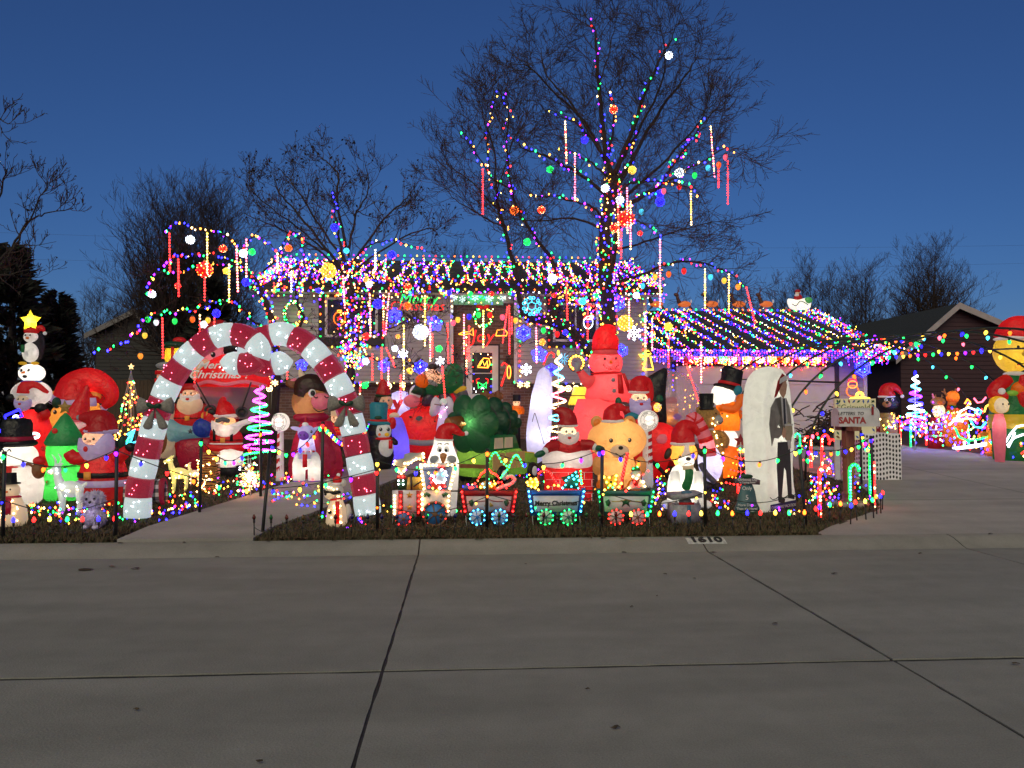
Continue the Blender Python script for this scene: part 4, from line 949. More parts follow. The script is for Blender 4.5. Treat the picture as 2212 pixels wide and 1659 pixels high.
for x0, y0, x1, y1, k in TB:
    v = pv(x0,y0)-.15 if y0 < 1400 else 15.5;a,c = WS([(x0,y0),(x1,y1)],v);n = max(4,int((c-a).length/.055));b = B([tube_m]);b.tube([Vector(),c-a],.022,6);o = b.obj('meteor_tube');o.location = a
    o['category'] = 'light tube';o['group'] = 'dripping light tubes';pal = {'red': ['red'],'pink': ['pink','pink','warm'],'warm': ['warm','warm','red'],'yellow': ['yellow','warm'],'white': ['white','warm']}[k]
    bulbs_mesh([(c-a)*(i+.5)/n for i in range(n)],.019,pal,random.Random(x0)).obj('bulb',o,smooth=False,kind='stuff')
    items.append((o,x0,y0,dict(c={'pink': 'pinkish','warm': 'warm'}.get(k,k),r=region(x0,y0).replace('in the','from the',1) if False else region(x0,y0))))
ordinal_labels(items, '{c} tube of lights {r}')
# snowflakes of rope light
def flake(name, label, x, y, r, k, v, style, group='light snowflakes', s=None, dim=None):
    p = WS([(x,y)],v)[0];R_ = r*.5486*depth(p)/FD;m_ = LED(k,s);b = B([m_]);th = R_*.05;o = thing(name,label,'snowflake',p,group)
    pd = lambda a, q: Vector((q*math.cos(a), 0, q*math.sin(a)))
    back = None
    if style == 'star5':                                # five looped petals thick with tinsel
        back = 5
        for i in range(5):
            a = math.pi/2+i*2*math.pi/5;c = pd(a,R_*.62);b.tube([c+pd(a+q*.5236,R_*.30) for q in range(13)],th,5,caps=False);b.tube([Vector(),pd(a,R_*.35)],th,5)
            b.tube([c+pd(a+q*.5236, R_*.13) for q in range(13)], th, 5, caps=False)
    elif style == 'hex':
        back = 6
        for i in range(6):
            a = math.pi/6+i*math.pi/3;b.tube([pd(a,R_*.25),pd(a,R_*.95)],th,5);b.tube([pd(a,R_*.8),pd(a+math.pi/3,R_*.8)],th,5);b.tube([pd(a,R_*.5),pd(a+math.pi/3,R_*.5)],th,5)
    elif style == 'rope':
        for i in range(6):
            a = math.pi/2+i*math.pi/3;b.tube([pd(a,R_*.42),pd(a,R_*.7)],th*.8,5);b.tube([pd(a,R_*.42),pd(a+math.pi/3,R_*.42)],th*.8,5,caps=False)
            for sg in (-1, 1):
                c = pd(a+sg*.22,R_*.82);b.tube([c+pd(a+q*.785,R_*.14) for q in range(9)],th*.7,5,caps=False)
    elif style == 'burst':
        for i in range(10): a = i*math.pi/5; b.tube([pd(a, R_*.18), pd(a, R_)], th*.7, 4)
    elif style == 'wheel':
        b.tube([pd(q*.3142, R_*.85) for q in range(21)], th*1.2, 5, caps=False)
        for i in range(6): a = i*math.pi/3; b.tube([Vector(), pd(a, R_)], th, 4)
    else:                                               # fine branched arms
        for i in range(6):
            a = math.pi/2+i*math.pi/3; b.tube([Vector(), pd(a, R_)], th*.8, 4)
            for q in (.45, .72):
                for sg in (-1, 1): b.tube([pd(a, R_*q), pd(a, R_*q)+pd(a+sg*1.0, R_*.26)], th*.7, 4)
    b.obj('rope_light', o)
    if back:                                            # tinsel body, the glow of the bulbs put into its material
        cc = BULBC[k];q = B([glow('tinsel_'+k,cc,2.2 if k == 'blue' else .9,tuple(z*.6 for z in cc))]);pts = []
        n = back*2
        for i in range(back*8):
            a = math.pi/2+2*math.pi*i/(back*8);w_ = math.cos(back*(a-math.pi/2));rr = R_*(.78+.2*w_) if back == 5 else R_*(.86+.07*w_);pts.append(pd(a,rr)+Vector((0,.02,0)))
        q.prism(pts, (0, .025, 0)); q.obj('tinsel', o, smooth=False)
    n = 26;rng = random.Random(x);pts = [pd(rng.uniform(0,6.28),R_*math.sqrt(rng.uniform(.02,.8)))+Vector((0,-.015,0)) for _ in range(n)]
    if style in ('star5','hex'): bulbs_mesh(pts[:14],R_*.04,['cyan',k,k],rng).obj('bulb',o,smooth=False,kind='stuff')
    return o
flake('light_snowflake','blue five petalled light flower left of the green and red greeting',1554,1242,32,'blue',17.0,'star5');flake('light_snowflake','blue five petalled light flower right of the ribbed white ball',1713,1275,32,'blue',16.8,'star5')
flake('light_snowflake','large blue rope light snowflake with looped tips above the entry',2094,1205,40,'cyan',17.0,'rope',s=3);b = None
flake('light_snowflake','blue six sided light snowflake right of the entry',2062,1311,33,'blue',17.0,'hex');flake('light_snowflake','blue five petalled light flower below the amber ball',2123,1396,33,'blue',18,'star5')
flake('light_snowflake','blue snowflake low beside the white back of an inflatable',2172,1456,26,'blue',19,'hex');flake('light_snowflake','blue light snowflake at the upper right of the right window',2430,1192,36,'blue',17.8,'hex');flake('light_snowflake','blue snowflake behind the pink hat',2447,1380,28,'blue',20,'hex')
flake('light_snowflake','blue six sided snowflake beside the orange nosed figure',1656,1446,30,'blue',16.5,'hex');flake('light_snowflake','blue snowflake below the diagonal red tube',1512,1440,26,'blue',16.6,'hex');flake('light_snowflake','blue snowflake behind the left candy cane hook',1188,1438,24,'blue',16.5,'star5')
flake('light_snowflake','blue snowflake on the wall right of the garage door',3398,1450,38,'blue',21.3,'hex')
flake('light_snowflake','white snowflake under the plain white ball left of the entry',1587,1395,22,'white',16.8,'fine');flake('light_snowflake','white snowflake above the orange nosed figure',1733,1422,19,'white',16.8,'fine');flake('light_snowflake','white snowflake on the siding right of the door',2072,1455,24,'white',20,'fine')
flake('light_snowflake','pale starburst beside the waving pink mitten',2218,1413,24,'cyan',20,'burst',s=2.5);flake('light_snowflake','white snowflake behind the ribbed yellow ball',2497,1312,30,'white',19,'fine')
for i,x in enumerate((1788,1820,1871,1925,1980)): flake('light_snowflake','%s white snowflake from the left in the panel over the entry' % ORD[i],x,1172+(i % 2)*5,15,'white',21.5,'fine','white snowflakes over the entry',s=2.5)
GF = [(1530,1520,'wheel'),(1585,1515,'fine'),(1061,1530,'wheel'),(1083,1508,'fine'),(2048,1515,'fine'),(2075,1515,'fine'),(2211,1530,'fine'),(2238,1530,'wheel'),(2268,1530,'wheel')]
for i,(x,y,st) in enumerate(sorted(GF)): flake('light_snowflake','%s small gold snowflake from the left in the row before the brick' % ORD[i],x,y,13,'warm',19.5 if x > 1200 else 15.5,st,'gold snowflakes before the brick')
# words and pictures in rope light
def motif(name, label, cat, x, y, v, parts, sc=1.0, r=.014, group=None):
    """parts: (part name, LED colour, strength, closed, [(x, y) full photograph pixels])"""
    p0 = WS([(x, y)], v)[0]; o = thing(name, label, cat, p0, group)
    for nm, k, s, cl, pts in parts:
        q = [w_-p0 for w_ in WS(pts, v)];
        if cl: q.append(q[0])
        b = B([LED(k, s)]); b.tube(q, r, 5); b.obj(nm, o)
    return o
def ring(x,y,rx,ry,n=18,a0=0,a1=360): return [(x+rx*math.cos(R(a0+(a1-a0)*k/n)),y-ry*math.sin(R(a0+(a1-a0)*k/n))) for k in range(n+1)]
def neon(label, rows, cat='light sign'):
    o = None
    for s, k, x, y, size, v, sh in rows:
        p = WS([(x, y)], v)[0]
        if o is None: o = thing('neon_sign', label, cat, p)
        text(s, 'lettering', LED(k, 2.2), p-o.location, size, o, ext=.012, shear=sh, bold=-.004)
    return o
neon('green and red glowing greeting under the gutter left of the entry',[('Merry','green',1646,1178,.42,20.9,.25),('Christmas','red',1640,1206,.36,20.9,.25)])
neon('red glowing word Joy above the front door', [('Joy', 'red', 1899, 1326, .50, 21.3, .2)])
pan = B([glow('green_lit_panel',(.08,.8,.2),.10,(.3,.45,.33))]);a,c = WS([(1786,1200),(1982,1146)],21.72);pan.box((a.x,21.70,a.z),(c.x,21.735,c.z));tag(pan.obj('light_banner',smooth=False),'pale green glowing panel over the brick entry','light panel')
minis('string of green lights draped over the entry panel',[WS([(1800,1150),(1880,1165),(1940,1150),(1980,1160)],21.6),WS([(1850,1180),(1880,1172),(1930,1172)],21.6)],.07,.02,['green'],.03)
def wreath(label, x, y, rx, ry, v, seed, bow=True):
    p = WS([(x,y)],v)[0];k = .5486*depth(p)/FD;rng = random.Random(seed);o = thing('wreath',label,'wreath',p)
    b = B([noisy('wreath_needles', (.01, .06, .02), (.02, .14, .04), 30, .8)])
    for i in range(420):
        a = rng.uniform(0,6.28);c = Vector((rx*k*math.cos(a),0,ry*k*math.sin(a)));d = Vector((rng.gauss(0,1),rng.gauss(0,.6),rng.gauss(0,1))).normalized();s_ = d.orthogonal().normalized()*.018;b.add([c-s_,c+s_,c+d*rx*k*.34],[(0,1,2)])
    b.obj('greenery', o, smooth=False)
    pts = [Vector((rx*k*math.cos(i*.2618+rng.uniform(-.1,.1))*rng.uniform(.85,1.15),-.06,ry*k*math.sin(i*.2618)*rng.uniform(.85,1.15))) for i in range(48)]
    bulbs_mesh(pts,.019,['green','warm','green','green','amber'],rng).obj('bulb',o,smooth=False,kind='stuff')
    if bow:
        b = B([F('red')]);b.ell((-.09,-.08,ry*k),(.1,.03,.06),Matrix.Rotation(.4,3,'Y'));b.ell((.09,-.08,ry*k),(.1,.03,.06),Matrix.Rotation(-.4,3,'Y'));b.ell((0,-.09,ry*k),(.04,.04,.04));b.obj('bow',o)
wreath('round lit wreath with a red bow over the word Joy',1902,1248,34,38,21.4,1);wreath('oval green wreath hung on the siding left of the left window',1156,1236,34,48,21.3,2,False)
motif('light_motif','gold rope light trumpet left of the word Joy','light motif',1838,1308,21.4,[('outline','amber',4,True,[(1806,1316),(1822,1308),(1850,1306),(1862,1292),(1864,1322),(1850,1314),(1822,1318)])]);motif('light_motif','gold rope light trumpet right of the word Joy','light motif',1975,1312,21.4,[('outline','amber',4,True,[(1952,1322),(1958,1300),(1985,1296),(1998,1310),(1994,1322)])])
motif('light_motif','white and red Santa face of rope light in the right window','light motif',2316,1268,21.3,[('face','white',4,True,ring(2316,1270,18,24)),('hat','red',4,False,ring(2316,1258,18,16,10,0,180)),('brim','white',4,False,[(2298,1256),(2334,1256)]),('eyes','blue',4,False,[(2305,1266),(2328,1266)]),('pompom','white',4,True,ring(2332,1247,5,5,8)),('mouth','red',4,False,[(2310,1280),(2322,1280)])])
motif('light_motif','red ball shape of lights in the left window','light motif',1337,1252,21.38,[('ring','orange',3,True,ring(1337,1254,23,26)),('cap','amber',4,True,[(1329,1222),(1345,1222),(1345,1230),(1329,1230)]),('star','red',3,False,[(1330,1262),(1337,1244),(1344,1262),(1328,1250),(1346,1250)])])
motif('light_motif','yellow angel of rope light left of the garage door','light motif',2552,1408,21.4,[('halo','yellow',4,True,ring(2552,1388,12,7,12)),('gown','yellow',4,True,[(2545,1402),(2536,1440),(2530,1455),(2573,1455),(2568,1440),(2560,1402)]),('wing','yellow',3,False,[(2545,1405),(2524,1405),(2515,1396),(2530,1398)]),('wing','yellow',3,False,[(2560,1405),(2580,1405),(2590,1396),(2574,1398)])],r=.022)
motif('light_motif','orange snowman outline of lights right of the garage door','light motif',3357,1530,21.4,[('body','orange',3,True,ring(3357,1540,24,22)),('head','amber',3,True,ring(3357,1514,18,14)),('hat','red',3,True,[(3340,1504),(3374,1504),(3370,1494),(3344,1494)])])
motif('light_motif','red candy cane of lights hung beside the spiral wire tree','light motif',2155,1410,19.5,[('cane','red',4,False,[(2140,1436),(2152,1406),(2160,1392),(2172,1388),(2182,1396),(2180,1408)])],r=.02);motif('light_motif','red candy cane of lights leaning on the brick right of the door','light motif',1985,1480,20.5,[('cane','red',4,False,[(1974,1520),(1996,1452),(1996,1436),(1984,1428),(1975,1440)])],r=.02)
motif('light_motif','gold star and cane of lights beside the brick right of the door','light motif',2002,1460,20.4,[('drop','amber',4,True,ring(2004,1465,7,26,12))])
motif('light_motif','gold basket of lights in the upper pane of the front door','light motif',1913,1425,21.7,[('outline','amber',4,True,[(1880,1446),(1892,1425),(1905,1410),(1925,1412),(1930,1430),(1922,1448)]),('filling','yellow',4,False,[(1888,1440),(1900,1420),(1908,1440),(1918,1420),(1920,1444)])],r=.016)
motif('light_motif','green bow and canes of lights in the lower pane of the front door','light motif',1900,1520,21.7,[('bow','green',3.5,True,[(1900,1515),(1882,1505),(1884,1528),(1900,1518),(1916,1505),(1914,1528)]),('cane','red',2,False,[(1878,1510),(1876,1494),(1888,1490)]),('cane','red',2,False,[(1920,1510),(1922,1494),(1912,1490)]),('tail','white',3,False,[(1894,1532),(1900,1526),(1906,1532)])],r=.014)
minis('tiny coloured lights round the glass of the front door',[WS([(1864,1395),(1934,1395),(1934,1545),(1864,1545),(1864,1395)],21.72)],.2,.016,['blue','warm','green','red','white'],.01)
minis('faint coloured lights inside the right window',[WS([(2190,1210),(2330,1215),(2340,1300),(2200,1310)],21.42)],.22,.015,MULTI,.06)
minis('faint warm lights inside the left window',[WS([(1292,1200),(1470,1205),(1380,1300),(1300,1310)],21.42)],.16,.015,['amber','warm','red','green','blue'],.06)
GT = [(3262, 1268, 0)]

# ================================================================ air-blown figures and yard pieces
FIN = []
def finish():
    for n, b, root, par, mats, sm, kw in FIN:
        b.obj(n, par.o if isinstance(par, FB) else root, sm, **kw) if not isinstance(par, FB) else None
class FB(B):
    """a part of a figure, shaped in picture units at the figure's own distance"""
    def __init__(s, f, mats): B.__init__(s, mats); s.f_ = f
    def pt(s, x, y, dy=0):
        p = P(x, y, s.f_.v)-s.f_.o; p.y += dy*s.f_.k; return p
    def e(s, x, y, rx, ry, rz=None, dy=0, rot=0, n=(18, 11)):
        k = s.f_.k;big = min(rx,ry) > 11;s.ell(s.pt(x,y,dy),(rx*k,(rz if rz is not None else min(rx,ry))*k,ry*k),Matrix.Rotation(R(rot),3,'Y') if rot else None,42 if big else n[0],14 if big else n[1],6 if big else 0);return s
    def t(s, pts, r, n=8): 
        k = s.f_.k;s.tube([s.pt(*p) for p in pts],[q*k for q in r] if isinstance(r,(list,tuple)) else r*k,n);return s
    def bt(s, pts, r, n=8, m=4):                       # the same through a smooth curve
        k = s.f_.k; c = bez([s.pt(*p) for p in pts], (len(pts)-1)*m)
        if isinstance(r, (list, tuple)):
            N = len(c)-1; rr = []
            for i in range(N+1): q = i/N*(len(r)-1);j = min(int(q),len(r)-2);rr.append((r[j]+(r[j+1]-r[j])*(q-j))*k)
        else: rr = r*k
        s.tube(c, rr, n); return s
    def lat(s, x, prof, dy=0, sy=1, n=22):            # prof: (y, radius)
        k = s.f_.k;z0 = s.pt(x,prof[0][0],dy);big = max(r for y,r in prof) > 14 and len(prof) > 2;s.lathe(z0,[(r*k,(prof[0][0]-y)*k) for y,r in prof],42 if big else n,None,sy,6 if big else 0);return s
    def pr(s, pts, th, dy=0): s.prism([s.pt(x, y, dy) for x, y in pts], (0, th*s.f_.k, 0)); return s
    def puff(s, pts, th, dy=0, m=3):
        """a stuffed outline: domed front and back"""
        c = bez([Vector((x,y,0)) for x,y in pts]+[Vector((*pts[0],0))],len(pts)*m)[:-1];n = len(c);cx,cy = sum(p.x for p in c)/n,sum(p.y for p in c)/n
        rings = [(.12,-1),(.45,-.93),(.75,-.72),(.92,-.4),(1,0),(.92,.4),(.75,.72),(.45,.93),(.12,1)]
        vs = [s.pt(cx+(p.x-cx)*q, cy+(p.y-cy)*q, dy+d*th) for q, d in rings for p in c]; k = len(rings)
        s.add(vs,[(i*n+j,i*n+(j+1) % n,(i+1)*n+(j+1) % n,(i+1)*n+j) for i in range(k-1) for j in range(n)]+[tuple(range(n))[::-1],tuple(range((k-1)*n,k*n))]);return s
    def bx(s, x0, y0, x1, y1, d, dy=0, rot=0):
        a,c = s.pt(x0,y1,dy),s.pt(x1,y0,dy);s.box((a.x,a.y,a.z),(c.x,a.y+d*s.f_.k,c.z),Matrix.Rotation(R(rot),3,'Y') if rot else None);return s
class Fig:
    def __init__(s, name, label, cat, x, base=None, v=None, group=None):
        s.v = v if v is not None else gv(x,base);p = P(x,base or 1000,s.v);s.o = Vector((p.x,s.v,G(s.v)))
        s.k = depth(P(x, 900, s.v))/FD; s.root = thing(name, label, cat, s.o, group); s.gy = None
    def p(s, n, m, par=None, sm=True, **kw):
        b = FB(s, F(m) if isinstance(m, str) else m); FIN2.append((n, b, s.root, par, sm, kw)); return b
    def lamp(s, x, y, w_, dy=0, c=(1, .90, .74), r=.06):
        d = bpy.data.lights.new('inner_lamp','POINT');d.energy = w_*LAMP;d.color = c;d.shadow_soft_size = r
        o = bpy.data.objects.new('inner_lamp',d);COL.objects.link(o);o.parent = s.root;p = P(x,y,s.v)-s.o;p.y += dy*s.k;o.location = p
    def bulbs(s, pts, k='warm', r=2.6, par=None, pal=None, name='bulb'):
        b = bulbs_mesh([FB.pt(FB(s, []), *p) for p in pts], r*s.k, pal or [k], random.Random(len(pts)))
        FIN2.append((name, b, s.root, par, False, {'kind': 'stuff'})); return b
    def ground(s):
        """picture y of the ground under the figure"""
        q = (s.o-CAM); return 829.5-FD*q.dot(UP)/q.dot(FW)
FIN2 = []
LAMP = .78
def finish():
    done = {}
    for n, b, root, par, sm, kw in FIN2:
        done[id(b)] = b.obj(n, done[id(par)] if par is not None else root, sm, **kw)
def eyes(f, pts, r, dy, m='black', white=True):
    for x, y in pts:
        b = f.p('eye', m); b.e(x, y, r, r*1.15, r*.5, dy)
        if white: f.p('glint', 'white', b).e(x-r*.3, y-r*.4, r*.35, r*.4, r*.3, dy-r*.45)
def santa_hat(f, x, y, w, h, tip, dy=0, m='red', trim='white', pom=True, depth_=None):
    """x, y: middle of the trim; tip: where the end hangs"""
    d = depth_ or w; b = f.p('hat', m)
    tx, ty = tip
    b.bt([(x,y,dy),(x+(tx-x)*.15,y-h*.45,dy),(x+(tx-x)*.45,y-h*.95,dy+d*.1),(x+(tx-x)*.8,(y-h*.8+ty)/2,dy-d*.1),(tx,ty,dy-d*.2)],[w,w*.93,w*.55,w*.28,w*.12],14,5)
    f.p('trim', trim).e(x, y, w*1.14, max(3, h*.17), d*1.14, dy)
    if pom: f.p('pompom', trim).e(tx, ty, w*.2, w*.2, w*.2, dy-d*.25)
def santa_face(f, x, y, s, dy=0, skin='skin', beard='white', brow=True, mouth=True):
    f.p('face', skin).e(x, y, s*.86, s*.66, s*.8, dy)
    f.p('beard',beard).puff([(x-s,y-.1*s),(x-1.08*s,y+.55*s),(x-.7*s,y+1.15*s),(x,y+1.45*s),(x+.7*s,y+1.15*s),(x+1.08*s,y+.55*s),(x+s,y-.1*s),(x+.45*s,y+.28*s),(x,y+.34*s),(x-.45*s,y+.28*s)],s*.75,dy-s*.25)
    f.p('moustache',beard).bt([(x-.62*s,y+.32*s,dy-s*.95),(x-.2*s,y+.24*s,dy-s*1.0),(x,y+.3*s,dy-s),(x+.2*s,y+.24*s,dy-s*1.0),(x+.62*s,y+.32*s,dy-s*.95)],[s*.04,s*.15,s*.12,s*.15,s*.04])
    f.p('nose', skin).e(x, y+.14*s, s*.15, s*.13, s*.16, dy-s*.9)
    eyes(f, [(x-.3*s, y-.1*s), (x+.3*s, y-.1*s)], s*.11, dy-s*.74)
    if mouth: f.p('mouth', 'red').e(x, y+.52*s, s*.2, s*.14, s*.1, dy-s*.98)
def star_pts(x,y,r,q=.45,n=5): return [(x+(r if i % 2 == 0 else r*q)*math.sin(math.pi*i/n),y-(r if i % 2 == 0 else r*q)*math.cos(math.pi*i/n)) for i in range(2*n)]
INF = 'inflatable'
# ---------------------------------------------------------------- left group
f = Fig('stacked_tower','tall stacked tower of penguin, snowman and Santa topped by a yellow star',INF,68,v=14.3);g = f.ground()
f.p('star',fabric('fabric_star',(.9,.72,.04))).puff(star_pts(66,693,24,.52),7,0,2);f.lamp(66,694,3,-1,r=.03);f.lamp(66,694,3,1,r=.03)
f.p('hat','red').e(68,716,15,7,13);f.p('hat','red').bt([(76,712,4),(88,708,3),(95,716,0)],[7,6,3]);f.p('pompom','white').e(97,720,4,4)
f.p('penguin_back','black').e(70,745,20,40,14,10);f.p('penguin_head','white').e(67,728,15,13,13);eyes(f,[(62,725),(72,725)],1.8,-13);f.p('beak','orange').e(66,731,3.5,2.5,4,-12)
f.p('penguin_body','white').e(66,761,17,22,15);f.p('scarf','green').bx(54,746,61,762,3,-16);f.lamp(66,762,5);f.lamp(67,728,3)
for x in (52, 79): f.p('foot', 'yellow').e(x, 785, 8, 3.5, 8, -6)
f.p('snowman_head','white').e(69,806,27,20,22);eyes(f,[(57,801),(73,801)],3,-20);f.p('carrot','carrot').bt([(64,805,-20),(60,807,-27)],[3,1]);f.p('mouth','black').e(65,814,5,3.5,2,-20);f.lamp(69,806,6)
f.p('scarf','blue').e(68,825,21,4,20);f.p('snowman_body','white').e(67,850,42,29,26,2);f.lamp(68,846,8,4)
f.p('hat','red').bt([(63,850,-14),(66,838,-14),(84,834,-12),(110,848,-12)],[17,16,9,3],12);f.p('trim','white').e(63,852,19,4,17,-14)
santa_face(f,61,864,17,-16,'cream','lilac');f.p('santa_body','red').lat(72,[(g,26),(g-20,34),(960,40),(925,38),(900,30),(885,15)],-6,.8);f.lamp(70,915,9,-6);f.lamp(70,970,6,-6)
f.p('mitten','black').e(98,882,13,11,11,-18);f.p('mitten','black').e(32,860,10,9,9,-14);f.p('sleeve','red').bt([(90,905,-10),(105,895,-14),(100,886,-17)],[12,11,9]);f.p('mitten','dark_green').e(120,870,9,12,9,4)
f = Fig('yellow_bear','big yellow bear in a huge drooping Santa hat at left',INF,168,v=15.2);g = f.ground()
f.p('head','amber').e(168,905,56,48,44);f.p('body','red').e(168,985,52,50,42);f.lamp(168,900,14);f.lamp(168,985,10)
for x in (122, 208): f.p('ear', 'amber').e(x, 856, 13, 12, 8, -6)
b = f.p('hat','red');b.bt([(170,866,0),(176,838,0),(200,822,0),(235,838,-4),(244,862,-8),(229,880,-12)],[52,44,27,19,13,6],16,5);f.p('trim','lilac').bt([(114,858,-22),(165,872,-44),(222,868,-30)],[9,11,9],10);f.p('pompom','lilac').e(225,880,8,8)
eyes(f,[(140,890),(185,886)],4,-40);f.p('brow','black').bt([(120,872,-42),(128,868,-42),(136,872,-42)],1.6);f.lamp(205,838,4)
f = Fig('garden_gnome','inflatable gnome with a tall red striped pointed hat',INF,172,v=13.4);g = f.ground()
b = f.p('hat','red');b.bt([(168,905,0),(175,878,0),(184,852,0),(189,832,0)],[27,18,9,2],16,5);f.p('hat_brim','pink').e(168,905,29,9,25)
for i,(x,y,r) in enumerate([(184,853,8.5),(180,866,12),(176,880,16),(171,893,19)]): f.p('stripe','white').e(x,y,r,1.4,r*.98,0,12)
f.p('nose','skin').e(160,912,6,5,6,-24);f.p('beard','white').puff([(148,912),(150,935),(165,955),(182,938),(190,912)],14,-10);f.p('body','deepred').lat(170,[(g,24),(1000,30),(950,28),(915,20)]);f.lamp(170,930,6)
f = Fig('inflatable_tree','bright green glowing Christmas tree with a dull gold star',INF,140,1080);g = f.ground()
f.p('star', fabric('fabric_oldgold', (.35, .22, .05))).puff(star_pts(140, 880, 16, .5), 5, 0, 2)
f.p('top_tier','green').lat(140,[(962,38),(956,41),(944,36),(920,22),(900,10),(892,2)],0,.8);f.p('middle_tier','bright_green').lat(140,[(1012,30),(985,38),(965,38),(955,20)],0,.8);f.p('lower_tier','bright_green').lat(140,[(g,36),(g-8,45),(1050,44),(1012,38),(1004,28)],0,.8)
f.lamp(140, 985, 10, 0, (1, 1, .85)); f.lamp(140, 1035, 12, 0, (1, 1, .85)); f.lamp(140, 935, 2)
for x, y, r in ((132, 930, 6), (108, 968, 5), (120, 1040, 6)): f.p('ornament', 'red').e(x, y, r, r, r*.5, -26)
f = Fig('inflatable_snowman','white snowman in a big black top hat at the left edge',INF,46,1090);g = f.ground()
f.p('body','white').lat(50,[(g,26),(g-10,36),(1045,40),(1015,34),(1000,20)]);f.p('head','white').e(41,985,38,29,32);f.lamp(50,1040,6);f.lamp(41,985,7)
f.p('hat','black').lat(36,[(956,33),(940,30),(915,30),(906,26),(903,12)]);f.p('brim','black').e(39,957,38,11,34);f.p('band','maroon').lat(36,[(953,33.5),(943,31.5)])
for x in (22, 37): f.p('eyebrow', 'black').bt([(x-5, 974, -27), (x, 969, -29), (x+4, 974, -29)], 1.3)
f.p('carrot','carrot').bt([(24,985,-28),(17,989,-42)],[4,1]);f.p('scarf','red').e(44,1008,32,5,29);f.p('scarf_tail','red').bx(31,1008,45,1048,3,-36)
f.p('bird','brown').e(90,1015,14,18,12,-12);f.p('bird_hat','red').e(92,995,13,10,11,-12);f.p('arm','brown').bt([(60,1010,-12),(72,1000,-20),(88,1012,-20)],[3,3,2])
motif('light_motif','blue rope light hat outline above the left snowman','light motif',60,1640,12.4,[('hat','blue',5,True,[(20,1637),(75,1613),(88,1637),(24,1657)]),('brim','blue',5,False,[(0,1702),(16,1677),(28,1690)]),('snow','white',4,True,ring(64,1643,9,5,10)),('hand','white',4,True,ring(136,1715,16,9,10))],r=.022)
f = Fig('inflatable_santa','large standing Santa with lilac beard and black belt',INF,218,1090);g = f.ground()
f.p('hat','deepred').bt([(219,932,0),(216,912,0),(195,903,0),(173,902,-5)],[33,30,17,5],16,5);f.p('trim','lilac').e(219,931,36,8,32);f.p('pompom','grey').e(171,902,6,6)
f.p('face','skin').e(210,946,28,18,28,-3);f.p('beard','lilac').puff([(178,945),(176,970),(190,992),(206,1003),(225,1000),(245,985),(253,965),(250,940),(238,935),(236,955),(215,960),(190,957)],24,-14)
eyes(f,[(199,947),(217,947)],2.6,-31);f.p('nose','skin').e(208,952,4,3.5,4,-33);f.p('mouth','red').e(203,968,5,6,2,-37);f.p('body','red').lat(222,[(g,38),(g-8,46),(1055,48),(1020,48),(990,40),(965,22)],0,.85);f.lamp(222,1020,8);f.lamp(212,958,4,-4)
f.p('belt','black').lat(222,[(1030,49),(1030,50),(1019,50),(1019,49)],0,.86);f.p('buckle','amber').bx(203,1016,217,1032,3,-46);f.p('hem','lilac').lat(222,[(1050,49),(1049,52),(1038,52),(1036,49)],0,.86)
f.p('arm','red').bt([(185,990,-10),(168,988,-18),(158,975,-20)],[15,14,11],12);f.p('arm','red').bt([(255,990,-10),(272,980,-16),(284,970,-18)],[15,13,10],12);f.p('mitten','black').e(290,965,11,10,10,-18);f.p('mitten','dark_green').e(258,958,8,17,8,12)
crystal = glow('lit_crystal',(.75,.85,.8),.22,(.6,.65,.62));warmcr = glow('warm_crystal',(1,.72,.42),.30,(.7,.55,.4));yelcr = glow('yellow_crystal',(1,.9,.25),.45,(.7,.65,.3))
def deer(label, x, base, s, m, bp, face=1, antl=True, group='lit deer', v=None):
    """s: picture height; face: 1 looks right, -1 left"""
    f = Fig('lit_deer',label,'light figure',x,base,v,group);g = f.ground();q = lambda a,c: (x+face*a*s,g-c*s)
    body = f.p('body', m); body.e(*q(0, .48), .24*s, .15*s, .13*s, 0, -4*face)
    f.p('neck',m).bt([q(.16,.52),q(.22,.66),q(.24,.78)],[.10*s,.075*s,.06*s]);h = f.p('head',m);h.e(*q(.27,.82),.10*s,.075*s,.07*s,0,15*face);h.e(*q(.37,.79),.06*s,.045*s,.045*s)
    for a, d in ((-.17, -.06), (-.15, .06), (.15, -.06), (.17, .06)):
        p0,p1,p2 = q(a,.45),q(a-.02,.24),q(a,0);f.p('leg',m).t([(*p0,d*s),(*p1,d*s),(*p2,d*s)],[.06*s,.035*s,.028*s])
    f.p('tail', m).bt([q(-.24, .54), q(-.31, .60)], [.04*s, .02*s])
    for d in (-.05, .05):
        f.p('ear', m).bt([(*q(.24, .88), d*s), (*q(.18, .95), d*1.6*s)], [.035*s, .012*s])
        if antl: f.p('antler',m).bt([(*q(.25,.89),d*s),(*q(.22,1.02),d*2*s),(*q(.28,1.12),d*2.2*s)],[.02*s,.016*s,.008*s])
    rng = random.Random(label);f.bulbs([(*q(rng.uniform(-.22,.22),rng.uniform(.36,.58)),-.14*s) for _ in range(12)]+[(*q(rng.uniform(.2,.36),rng.uniform(.7,.86)),-.08*s) for _ in range(5)]+[(*q(a,c),-.09*s) for a in (-.17,.16) for c in (.1,.25)],None,1.7,None,bp)
    return f
deer('silvery wire deer looking left before the tall Santa',152,1113,118,crystal,['white','warm','white'],-1)
deer('yellow glowing fawn between the candy cane and the fence post',388,1062,82,yelcr,['yellow','warm'],-1,False)
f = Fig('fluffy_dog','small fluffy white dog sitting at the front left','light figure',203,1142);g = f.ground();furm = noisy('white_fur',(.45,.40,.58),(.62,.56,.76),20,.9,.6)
f.p('body',furm).e(203,1118,21,24,18);f.p('head',furm).e(203,1080,21,19,17);b = f.p('fur',furm,sm=False);rng = random.Random(5)
